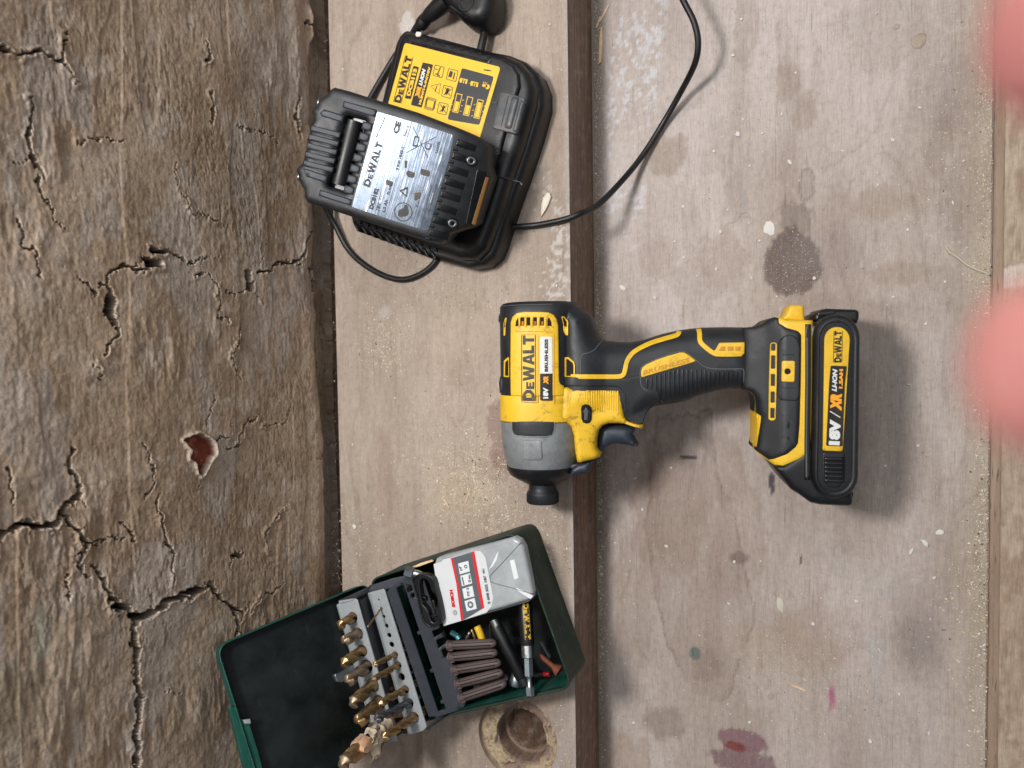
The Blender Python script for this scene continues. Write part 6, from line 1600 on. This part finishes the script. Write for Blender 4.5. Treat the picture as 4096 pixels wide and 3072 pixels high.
# ---- brown wall plugs lying in the case
def wall_plug(ax, ay, bx, by, wz, label, tilt=0):
    a_, b_ = P(*K4(ax, ay), HS + wz * MM), P(*K4(bx, by), HS + (wz - tilt) * MM)
    L = (b_ - a_).length / MM; f = Frame(a_, b_ - a_, KF.v)
    o = thing('wall_plug', label, 'wall plug', 'brown wall plugs in the drill case', frame=f)
    R = 3.4
    prof = [(0, 3.4), (.4, 3.85), (1.4, 3.85), (1.9, 3.15), (4.5, 3.2), (L * .5, R), (L - 4, R * .94), (L - 1.8, R * .78), (L - .5, R * .5), (L, .6)]
    mk('plug_body', *lathe((0, 0, 0), (L, 0, 0), prof, 20), M_plug, o)
    for s in (-1, 1): mk('fin', *box(1.6, 5.2, s * 2.6 - .4, s * 2.6 + .4, 1.6, 3.1), M_plug, o)
    mk('fin', *box(1.6, 5.6, -.5, .4, 2.8, 3.8), M_plug, o)
    mk('slit', *box(5.4, L - 3.2, -.7, .0, 1.2, R + .03), M_void, o, smooth=False)
    mk('groove', *box(5.0, L - 1.5, 1.6, 1.95, 1.6, 3.06), M_void, o, smooth=False)
    return o
wall_plug(152, 485, 866, 450, 33, 'topmost brown wall plug, under the clear bit box')
wall_plug(172, 660, 884, 590, 32, 'second brown wall plug from the top')
wall_plug(226, 850, 935, 735, 32, 'middle one of the five brown wall plugs')
wall_plug(276, 1060, 965, 880, 33, 'second lowest brown wall plug, with two pale specks on its tip')
wall_plug(332, 1265, 1012, 1040, 34, 'lowest brown wall plug, nearest the case edge')
wall_plug(560, 1060, 1040, 960, 24, 'half hidden brown wall plug beneath the lowest one')

# ---- magnetic bit holders and loose bits
def rod(name, label, cat, parts_, conv=K4, frame_up=None):
    """parts_: (part name, (x,y,z0), (x,y,z1), profile, n, mat)"""
    p0 = P(*conv(parts_[0][1][0], parts_[0][1][1]), HS + parts_[0][1][2] * MM)
    o = thing(name, label, cat, loc=tuple(p0))
    for nm, a, b, prof, n, mat in parts_:
        A_, B_ = P(*conv(a[0], a[1]), HS + a[2] * MM), P(*conv(b[0], b[1]), HS + b[2] * MM); L = (B_ - A_).length / MM
        pr_ = [(t * L, r_) for t, r_ in prof]
        mk(nm, *lathe(tuple((A_ - p0) / MM), tuple((B_ - p0) / MM), pr_, n), mat, o, smooth=n > 8)
    return o, p0
sl_ = [(0, .9), (.03, 1), (.97, 1), (1, .93)]
S = lambda k, p=sl_: [(t, r_ * k) for t, r_ in p]
h_a, p0 = rod('bit_holder', 'black bit holder with yellow lettering and a steel hex shank, leaning over the case edge', 'bit holder', [
    ('sleeve', (1285, -160, 26), (1328, 482, 33), S(4.9), 24, M_blk2), ('collar', (1326, 478, 33.2), (1335, 664, 35), S(4.5), 28, M_chrome),
    ('hex_shank', (1337, 660, 35), (1348, 945, 37.5), S(3.2, [(0, 1), (.96, 1), (1, .8)]), 6, M_zinc), ('shank_neck', (1348, 935, 37.4), (1362, 1100, 39), S(1.9, [(0, 1.3), (.25, .95), (.75, .95), (1, 1.4)]), 18, M_chrome),
    ('hex_end', (1361, 1092, 39), (1368, 1232, 40), S(3.1, [(0, .85), (.1, 1), (.9, 1), (1, .8)]), 6, M_zinc)])
A_ = P(*K4(1285, -160), HS + .026); B_ = P(*K4(1328, 482), HS + .033)
TF_ = Frame(A_, B_ - A_, Vector((0, 0, 1)).cross(B_ - A_))      # u down the sleeve, v across
def sleeve_text(tm, u0_, u1_, v0_, v1_, mat):
    V, F = tm; X = np.stack([u0_ + V[:, 0] * (u1_ - u0_), v0_ + V[:, 1] * (v1_ - v0_)], 1)
    W = []
    for x, y in X:
        ang = y / 4.95; p = TF_.wld(x, 4.98 * math.sin(ang), 4.98 * math.cos(ang)); W.append(tuple((p - p0) / MM))
    return mk('lettering', W, F, mat, h_a, smooth=False)
Lh = (B_ - A_).length / MM
sleeve_text(dewalt_mesh(), Lh - 28, Lh - 4.0, .6, 4.9, M_yel)
rod('bit_holder', 'plain black bit holder lying diagonally beneath the lettered one', 'bit holder', [
    ('steel_end', (825, 100, 26), (880, 215, 26), S(3.2), 20, M_chrome), ('sleeve', (862, 190, 26), (1245, 960, 24), S(4.6), 24, M_blk2), ('nose', (1235, 940, 24), (1300, 1070, 24), S(4.2), 20, M_dkmetal)])
rod('socket', 'short satin steel socket at the bottom of the case beside the wall plugs', 'socket', [('socket_body', (1195, 880, 20), (1130, 1095, 24), S(4.4, [(0, .9), (.1, 1), (.85, 1), (1, .8)]), 24, M_zinc)])
rod('screw', 'rusty countersunk screw in the right corner of the case', 'screw', [
    ('shank', (1500, 620, 24), (1735, 820, 27), S(1.75, [(0, .6), (.05, 1), (1, 1.05)]), 14, M_rust), ('head', (1700, 790, 27), (1800, 868, 27.5), S(4.3, [(0, .42), (.85, 1), (1, 1), (1.0, .3)]), 20, M_rust)])
rod('screwdriver_bit', 'teal tinted bit poking out above the wall plugs', 'screwdriver bit', [('bit_shaft', (205, 290, 30), (300, 350, 31), S(2.0), 6, M_teal), ('bit_tip', (290, 345, 31), (325, 395, 31.5), S(2.3, [(0, .6), (.2, 1), (1, .9)]), 12, M_teal)])
rod('screwdriver_bit', 'small bright steel bit poking out left of the yellow one', 'screwdriver bit', [('bit_shaft', (478, 285, 31), (418, 402, 31), S(1.0, [(0, .9), (.2, 1.3), (.25, .8), (.45, .8), (.5, 1.3), (.7, 1.3), (1, .7)]), 14, M_chrome)])
rod('masonry_bit', 'yellow bit poking out above the wall plugs', 'screwdriver bit', [('yellow_sleeve', (585, 200, 29), (665, 400, 30), S(2.6), 16, M_yel), ('dark_core', (665, 240, 28), (705, 400, 29), S(1.0), 8, M_void)])
rod('screw', 'brown wood screw between the steel and yellow bits', 'screw', [('shank', (560, 400, 28), (505, 250, 28), S(1.2), 10, M_bronze)])
rod('steel_pin', 'thin steel pin right of the yellow bit', 'pin', [('pin_shaft', (772, 170, 28), (778, 390, 28), S(.6), 8, M_dkmetal)])
rod('screwdriver_bit', 'dark bit with a red ring in the bottom right of the case', 'screwdriver bit', [('bit_shaft', (1440, 930, 14), (1560, 915, 15), S(2.4), 8, M_blk2), ('red_ring', (1565, 914, 15), (1650, 908, 15), S(1.6), 16, M_red)])
rod('dark_clip', 'bent grey steel strip along the right inner side of the case', 'strip', [('strip', (1535, 440, 14), (1660, 670, 14), S(1.3), 6, M_zinc)])
for i, (x, y, a_, L_) in enumerate(((700, 900, .3, 60), (1080, 560, 1.2, 90), (900, 1010, .2, 80), (1150, 380, .8, 70), (1560, 500, 1.4, 90))):
    rod('loose_bit', ['dark bit under the wall plugs', 'dark bit under the crossed holders', 'dark bit near the steel socket', 'dark bit beneath the clear box edge', 'dark bit along the right side of the case'][i], 'screwdriver bit',
        [('bit_shaft', (x, y, 8), (x + L_ * math.cos(a_) * 1.6, y + L_ * math.sin(a_) * 1.6, 9), S(2.6), 6, M_dkmetal)])

# ================================================================== chips, splinters, sawdust
def tint_mat(name, rough=.85):
    m = NT(name); at = m.n('ShaderNodeAttribute', attribute_name='tint'); m.l(at.outputs['Color'], m.b.inputs['Base Color'])
    m.set(Roughness=rough, Specular_IOR_Level=.2); return m.m
M_flake = plastic('white_paint_flake', srgb(214, 210, 204), .8, .3, dustcol=srgb(170, 160, 148), bump=.8)
M_splint = simple_wood('splinter_wood', srgb(206, 176, 136), srgb(226, 200, 162), dust=.1)
M_plaster = plastic('plaster_crumb', srgb(222, 214, 196), .9, .2, dustcol=srgb(180, 166, 140), bump=1.2)
M_fibre = plastic('pale_fibre', srgb(190, 184, 160), .8, .3)

def chip_mesh(seed, rx, ry, h, n=9):
    rd = random.Random(seed); V = []; F = []
    r0 = [rd.uniform(.65, 1.15) for _ in range(n)]
    for lv, (k, z) in enumerate(((1, 0.0), (.94, h * .8), (.55, h))):
        for i in range(n):
            a = 2 * math.pi * i / n; V.append((rx * r0[i] * k * math.cos(a), ry * r0[i] * k * math.sin(a), z * rd.uniform(.75, 1.2)))
    for lv in range(2):
        for i in range(n): F.append((lv * n + i, lv * n + (i + 1) % n, (lv + 1) * n + (i + 1) % n, (lv + 1) * n + i))
    F.append(tuple(2 * n + i for i in range(n))); F.append(tuple(reversed(range(n))))
    return V, F
def chip(dx, dy, z, rx, ry, h, rot, mat, name, label, cat, group=None, seed=1, raise_=.0002):
    p = P(dx, dy, z); o = mk(name, *chip_mesh(seed, rx, ry, h), mat, None)
    o.location = (p.x, p.y, z + raise_); o.rotation_euler = (0, 0, math.radians(rot)); return tag(o, label, cat, group)
chip(1180, 440, HS, 3.4, 9.6, 2.6, -24, M_plaster, 'plaster_crumb', 'cream elongated plaster crumb on the shelf beside the charger cable', 'plaster crumb', seed=3)
chip(1662, 495, 0, 3.9, 5.6, .5, 0, M_flake, 'paint_fleck', 'white oval paint splat touching the dark round stain', 'paint fleck', seed=5)
chip(1594, 290, 0, 2.0, 2.4, 1.0, 20, M_flake, 'paint_chip', 'white chip on the bench right of the looping cable', 'paint chip', seed=7)
chip(1998, 1172, 0, 1.8, 3.6, 1.3, 40, M_flake, 'paint_chip', 'larger white chip of the pair near the right side of the bench', 'paint chip', seed=9)
chip(2030, 1150, 0, 3.0, 2.0, 1.0, 20, M_flake, 'paint_chip', 'smaller angular white chip right of its larger neighbour', 'paint chip', seed=11)
chip(1968, 1190, 0, 1.2, 2.8, .9, -25, M_flake, 'paint_chip', 'narrow pale chip left of the white pair near the right side', 'paint chip', seed=12)
chip(1345, 622, 0, 3.6, 1.8, .8, -35, M_flake, 'paint_chip', 'ragged white flake just above the handle near the brown edge', 'paint chip', seed=13)
chip(905, 75, HS + .036, 3.2, 1.8, 1.0, -10, M_flake, 'paint_chip', 'white flake lying on the top corner of the charger', 'paint chip', seed=14)
chip(766, 1137, HS, 1.8, 2.4, .8, 10, M_flake, 'paint_chip', 'white chip on the shelf near the wall, left of the drill case', 'paint chip', seed=15)
chip(1686, 1306, 0, 3.0, 6.6, .45, 12, plastic('grey_paint_blob', srgb(190, 186, 172), .6, .3), 'paint_fleck', 'long pale grey paint blob on the bench below the battery', 'paint fleck', seed=16)
chip(1665, 1505, 0, 2.4, 2.8, .5, 0, plastic('dull_paint_blob', srgb(160, 148, 138), .7, .3), 'paint_fleck', 'dull grey round blob above the purple stain', 'paint fleck', seed=17)
chip(1985, 88, 0, 5.6, 6.0, .35, 0, plastic('clear_glue', srgb(158, 140, 124), .18, .2, bump=1.0), 'glue_drop', 'shiny dried glue drop at the top right of the bench', 'glue drop', seed=18)
chip(1936, 58, 0, 2.2, 2.2, .3, 0, plastic('clear_glue_small', srgb(160, 142, 126), .2, .2, bump=1.0), 'glue_drop', 'small dried glue drop left of the large one', 'glue drop', seed=19)
chip(1706, 350, 0, 2.2, 1.0, .5, -60, M_flake, 'paint_chip', 'tiny white sliver above the grey oval mark', 'paint chip', seed=20)
def splinter(p, q_, z, w, mat, label, name='wood_splinter', cat='splinter'):
    a, b = P(*p, z), P(*q_, z); L = (b - a).length / MM; f = Frame(a, b - a, (0, 1, 0) if abs((b - a).x) > abs((b - a).y) else (1, 0, 0))
    V = [(0, -w * .3, .2), (L * .3, -w * .5, .2), (L, -w * .2, .4), (L * .93, w * .45, .4), (L * .4, w * .5, .2), (0, w * .15, .2)]
    n = len(V); W = V + [(x, y * .8, z_ + abs(w) * .45) for x, y, z_ in V]
    F = [tuple(range(n, 2 * n)), tuple(reversed(range(n)))] + [(i, (i + 1) % n, (i + 1) % n + n, i + n) for i in range(n)]
    sgn = f.w.z; W = W if sgn > 0 else [(x, y, -z_) for x, y, z_ in W]; F = F if sgn > 0 else [tuple(reversed(k)) for k in F]
    o = mk(name, W, F, mat, None, frame=f, smooth=False); return tag(o, label, cat)
splinter((1301, 60), (1296, 140), 0, 3.2, M_splint, 'longest pale splinter lying in the angle beside the brown edge, top')
splinter((1316, 12), (1294, 50), 0, 2.0, M_splint, 'upper thin splinter leaning toward the top edge beside the brown edge')
splinter((1298, 36), (1288, 62), 0, 1.6, M_splint, 'short broken splinter between the two longer ones')
splinter((1710, 1478), (1742, 1492), 0, 1.8, M_splint, 'tan splinter on the bench above the purple paint stain')
splinter((955, 1072), (972, 1098), HS, 1.3, M_splint, 'thin splinter in the sawdust left of the chuck')
splinter((1018, 1050), (1006, 1088), HS, .9, M_splint, 'slender sliver in the sawdust just left of the chuck')
splinter((720, 1208), (880, 1180), HS + .0, .01, M_splint, '', 'x', 'x') if False else None
splinter((893, 1224), (938, 1210), HS + .036, 2.2, M_splint, 'short pale stick lying on the rim of the drill case')
# dried glue thread, hairs
def thread(pts, z, r, mat, label, name='thread'):
    p = [P(x, y, z) for x, y in pts]; o0 = p[0]
    W = [tuple((q_ - o0) / MM + Vector((0, 0, r + .1 + .5 * math.sin(i * 1.3) ** 2))) for i, q_ in enumerate(p)]
    o = mk(name, *tube(W, [r * .8, r, r, r * .7], 6, n_sub=5), mat, None); o.location = o0; return tag(o, label, 'thread')
thread([(2043, 533), (2052, 546), (2068, 556), (2088, 572), (2110, 583), (2136, 593)], 0, .75, M_fibre, 'pale dried glue thread curving toward the groove', 'glue_thread')
thread([(1564, 484), (1578, 482), (1592, 474), (1600, 462), (1612, 458), (1618, 464), (1610, 470), (1602, 466)], 0, .18, M_fibre, 'curled pale hair left of the white paint splat')
thread([(1600, 425), (1592, 440), (1594, 458), (1600, 470)], 0, .1, M_bronze, 'fine brown hair above the curled one', 'hair')
# small countable flakes over the bench and shelf
flk = [bpy.data.meshes.new('flake') for _ in range(6)]
for i, me in enumerate(flk):
    V, F = chip_mesh(40 + i, 1.0, 1.0 * (.6 + .15 * i), .5, 7); me.from_pydata([tuple(c * MM for c in v) for v in V], [], F); me.materials.append(M_flake)
spots = [(1562, 300), (1605, 262), (1545, 330), (1623, 355), (1650, 288), (1575, 452), (1615, 480), (1590, 492), (1560, 500), (1640, 520), (1462, 520), (1546, 586), (1430, 610), (1412, 640), (1502, 598), (1480, 560), (1475, 445), (1520, 420), (1735, 440), (1690, 250),
         (1822, 330), (1900, 400), (1960, 500), (2040, 610), (2060, 440), (2080, 350), (1930, 300), (1720, 160), (1580, 120), (1600, 40), (1890, 30), (1990, 230), (1510, 395), (1620, 600), (1680, 640), (1760, 600), (1860, 580), (1930, 640),
         (1380, 1000), (1370, 1030), (1450, 1010), (1390, 1100), (1415, 1130), (1360, 1210), (1440, 1180), (1330, 1175), (1590, 1215), (1640, 1215), (1575, 1300), (1510, 1375), (1350, 1430), (1370, 1560), (1398, 1564), (1480, 1490), (1570, 1520), (1620, 1560),
         (1900, 1400), (1760, 1350), (1800, 1420), (1850, 1300), (1975, 1400), (2050, 1450), (2020, 1250), (1940, 1500), (2010, 1580), (1880, 1600), (1730, 1600), (1960, 830), (1980, 960), (1915, 1010), (2000, 700)]
for i, (x, y) in enumerate(spots):
    o = bpy.data.objects.new('paint_flake', flk[i % 6]); COL.objects.link(o)
    p = P(x + random.uniform(-4, 4), y + random.uniform(-4, 4), 0); s = random.uniform(.75, 1.75)
    o.location = (p.x, p.y, .0003); o.rotation_euler = (random.uniform(-.3, .3), random.uniform(-.3, .3), random.uniform(0, 6)); o.scale = (s, s * random.uniform(.5, 1), s)
    tag(o, 'small white paint flake on the bench top, ' + ('in the strip between shelf and cable loop' if x < 1500 and y < 660 else 'above the driver and left of the groove' if y < 700 else 'right of the driver battery' if y < 1040 else 'below the driver handle beside the brown edge' if x < 1680 else 'below the battery toward the lower right'), 'paint flake', 'small paint flakes scattered on the bench')
spots = [(770, 200), (800, 225), (880, 130), (745, 150), (835, 690), (760, 960), (800, 720), (905, 770), (780, 1165), (1150, 700), (1180, 560), (1200, 615), (885, 1130), (1010, 760), (1215, 150), (1190, 50), (1100, 50), (1168, 250), (1060, 640), (880, 960), (1020, 900), (1200, 1120)]
for i, (x, y) in enumerate(spots):
    o = bpy.data.objects.new('paint_flake', flk[i % 6]); COL.objects.link(o)
    p = P(x + random.uniform(-4, 4), y + random.uniform(-4, 4), HS); s = random.uniform(.6, 1.35)
    o.location = (p.x, p.y, HS + .0003); o.rotation_euler = (random.uniform(-.3, .3), random.uniform(-.3, .3), random.uniform(0, 6)); o.scale = (s, s * random.uniform(.5, 1), s)
    tag(o, 'small white crumb on the raised shelf, ' + ('near the charger' if y < 400 else 'around the driver head' if y < 1000 else 'near the drill case'), 'paint flake', 'small crumbs on the raised shelf')

# sawdust: uncountable
def dust(name, z, regions, seed, avoid=None):
    rd = np.random.default_rng(seed); P0 = []; S0 = []
    for (kind, n, a, b, c, d, smin, smax) in regions:
        if kind == 'g':      # gaussian heap in picture coordinates
            X = rd.normal(a, c, n); Y = rd.normal(b, d, n)
        else: X = rd.uniform(a, c, n); Y = rd.uniform(b, d, n)
        S = (smin + (smax - smin) * rd.random(n) ** 2.4) * 1.45
        for x, y, s in zip(X, Y, S):
            p = P(x, y, z); 
            if z > 0 and p.x > XR - .001: continue
            if z == 0 and (p.x < XR + .0015 or p.x > XG - .0006): continue
            if z > 0 and math.hypot(p.x - ho[0], p.y - ho[1]) < R2 + .001: continue
            P0.append((p.x, p.y)); S0.append(s)
    n = len(P0); P0 = np.array(P0); S0 = np.array(S0) * MM
    ang = rd.uniform(0, 6.28, n); asp = rd.uniform(.2, .9, n); V = np.zeros((n, 4, 3)); til = rd.uniform(-.3, .3, n)
    for k, (u_, v_, w_) in enumerate(((-.5, -.5, 0), (.5, -.4, .0), (.45, .5, 0), (-.1, .1, .55))):
        uu = u_ * S0; vv = v_ * S0 * asp
        V[:, k, 0] = P0[:, 0] + uu * np.cos(ang) - vv * np.sin(ang); V[:, k, 1] = P0[:, 1] + uu * np.sin(ang) + vv * np.cos(ang); V[:, k, 2] = z + .00012 + w_ * S0 * .6
    F = []
    idx = np.arange(n) * 4
    F = np.concatenate([np.stack([idx, idx + 1, idx + 3], 1), np.stack([idx + 1, idx + 2, idx + 3], 1), np.stack([idx + 2, idx, idx + 3], 1)])
    me = bpy.data.meshes.new(name); me.from_pydata(V.reshape(-1, 3).tolist(), [], F.tolist())
    pal = np.array([srgb(*c_)[:3] for c_ in ((210, 198, 172), (194, 176, 146), (218, 210, 194), (176, 160, 138), (228, 225, 218), (200, 182, 148), (92, 76, 62))])
    ci = rd.choice(len(pal), n, p=[.24, .18, .2, .15, .1, .09, .04]); c_ = np.repeat(pal[ci], 4, 0)
    at = me.color_attributes.new('tint', 'FLOAT_COLOR', 'POINT'); at.data.foreach_set('color', np.concatenate([c_, np.ones((len(c_), 1))], 1).astype(np.float32).ravel())
    me.materials.append(tint_mat(name + '_mat')); o = bpy.data.objects.new(name, me); COL.objects.link(o)
    o['kind'] = 'stuff'; return tag(o, 'fine pale sawdust scattered over the ' + ('raised shelf' if z else 'bench top'), 'sawdust')
dust('sawdust', HS, [('g', 2600, 1010, 1030, 60, 55, .35, 1.2), ('g', 1200, 830, 735, 30, 40, .3, 1.1), ('g', 900, 770, 1200, 40, 60, .3, 1.0), ('g', 700, 960, 900, 60, 60, .3, .9), ('g', 700, 1000, 640, 70, 30, .3, .9),
                     ('g', 700, 1180, 1230, 26, 60, .3, 1.1), ('g', 500, 900, 560, 50, 50, .3, .8), ('g', 800, 1080, 1130, 50, 30, .35, 1.1), ('u', 5200, 700, -30, 1290, 1700, .25, .75), ('u', 900, 740, 1450, 1240, 1700, .3, .9)], 5)
dust('sawdust', 0.0, [('u', 3200, 1283, -20, 1302, 1700, .3, 1.0), ('g', 900, 1310, 1100, 18, 200, .3, 1.2), ('g', 2300, 2128, 1200, 16, 300, .4, 1.25), ('g', 1200, 2130, 300, 14, 200, .3, 1.0), ('g', 500, 2125, 590, 20, 40, .3, 1.0), ('g', 800, 1790, 1500, 110, 60, .3, .9),
                      ('g', 900, 2060, 350, 60, 150, .3, .9), ('g', 700, 1700, 1420, 120, 40, .3, .8), ('g', 600, 1720, 590, 40, 50, .3, .7), ('u', 5200, 1290, -30, 2150, 1700, .25, .75), ('g', 400, 2085, 1350, 40, 100, .4, 1.3)], 6)

# ================================================================== the photographer's fingers, close to the lens
def near(dx, dy, d): return CAM + ray(dx, dy) * d
def hand():
    bm_v = []; bm_e = []; rad = []
    def add(p, r, prev=None):
        bm_v.append(tuple(p)); rad.append(r)
        if prev is not None: bm_e.append((prev, len(bm_v) - 1))
        return len(bm_v) - 1
    X, Y, Z = AX
    rel = lambda x, y, d: CAM + (X * x + Y * y) * MM - Z * (d * MM)
    palm = add(rel(128, 8, 40), .017); wrist = add(rel(165, 0, 40), .020, palm); add(rel(240, -10, 45), .026, wrist); add(rel(330, -20, 50), .032, len(bm_v) - 1)
    k1 = add(rel(112, 30, 44), .011, palm); k2 = add(rel(113, 10, 44), .0115, palm); k3 = add(rel(114, -9, 44), .011, palm); k4 = add(rel(118, -27, 44), .010, palm)
    def finger(k, pts):
        pr_ = k
        for x, y, d, r in pts: pr_ = add(rel(x, y, d), r, pr_)
    finger(k1, [(88, 26.5, 46, .0084), (60, 24.4, 49, .0078), (45, 23.6, 50, .0073), (36.6, 23.4, 50, .0069), (31.9, 23.3, 50, .0054)])
    finger(k2, [(88, 5, 46, .0086), (60, 2.4, 49, .0079), (44, 1.3, 50, .0074), (35.4, 1.1, 50, .0070), (30.6, 1.0, 50, .0054)])
    finger(k3, [(92, -14, 54, .0078), (78, -18, 60, .0072), (70, -19, 62, .0066), (64, -19.5, 62, .0058)])
    finger(k4, [(100, -32, 52, .0066), (88, -37, 56, .0062), (82, -39, 58, .0056), (77, -40, 58, .005)])
    t1 = add(rel(140, 34, 36), .012, palm); t2 = add(rel(118, 52, 30), .0095, t1); add(rel(98, 60, 28), .0085, t2); add(rel(86, 63, 28), .007, len(bm_v) - 1)
    me = bpy.data.meshes.new('hand'); me.from_pydata(bm_v, bm_e, []); me.update()
    o = bpy.data.objects.new('hand_tmp', me); COL.objects.link(o)
    sk_ = o.modifiers.new('s', 'SKIN'); sk_.use_smooth_shade = True
    for i, r in enumerate(rad): me.skin_vertices[0].data[i].radius = (r, r)
    me.skin_vertices[0].data[0].use_root = True
    ss = o.modifiers.new('u', 'SUBSURF'); ss.levels = 3; ss.render_levels = 3
    dg = bpy.context.evaluated_depsgraph_get(); dg.update()
    m2 = bpy.data.meshes.new_from_object(o.evaluated_get(dg)); bpy.data.objects.remove(o)
    m2.polygons.foreach_set('use_smooth', [True] * len(m2.polygons))
    m = NT('skin'); v = m.coord(); n1 = m.noise(v, 60, 4, .6)
    m.l(m.ramp(n1, [(.35, srgb(134, 84, 82)), (.65, srgb(150, 102, 97))]), m.b.inputs['Base Color'])
    m.set(Roughness=.75, Subsurface_Weight=.15, Specular_IOR_Level=.2); m.b.inputs['Subsurface Radius'].default_value = (.003, .0012, .0006); m.b.inputs['Subsurface Scale'].default_value = 1.0
    m2.materials.append(m.m)
    h = bpy.data.objects.new('hand', m2); COL.objects.link(h)
    tag(h, 'blurred pink fingertips of a hand reaching in from the right edge', 'hand')
    # nails on the far side of the fingertips
    for x, y, d in ((39.5, 23.3, 50), (38.4, 1.0, 50)):
        p = rel(x + 3, y, d + 6.0); f = Frame(p, -X, Y)
        V, F = pillow_mesh(rounded([(-4, -3.6), (3, -3.4), (4.2, 0), (3, 3.4), (-4, 3.6)], 2), H=lambda q_: -(q_[:, 1] ** 2) * .07, t=0, r=.3, base=-4, res=1.5)
        V = [tuple(f.wld(a, b, -c)) for a, b, c in V]
        nl = mk('fingernail', V, [tuple(reversed(k)) for k in F], plastic('nail', srgb(226, 168, 158), .3, .0), h, scale=1.0)
hand()
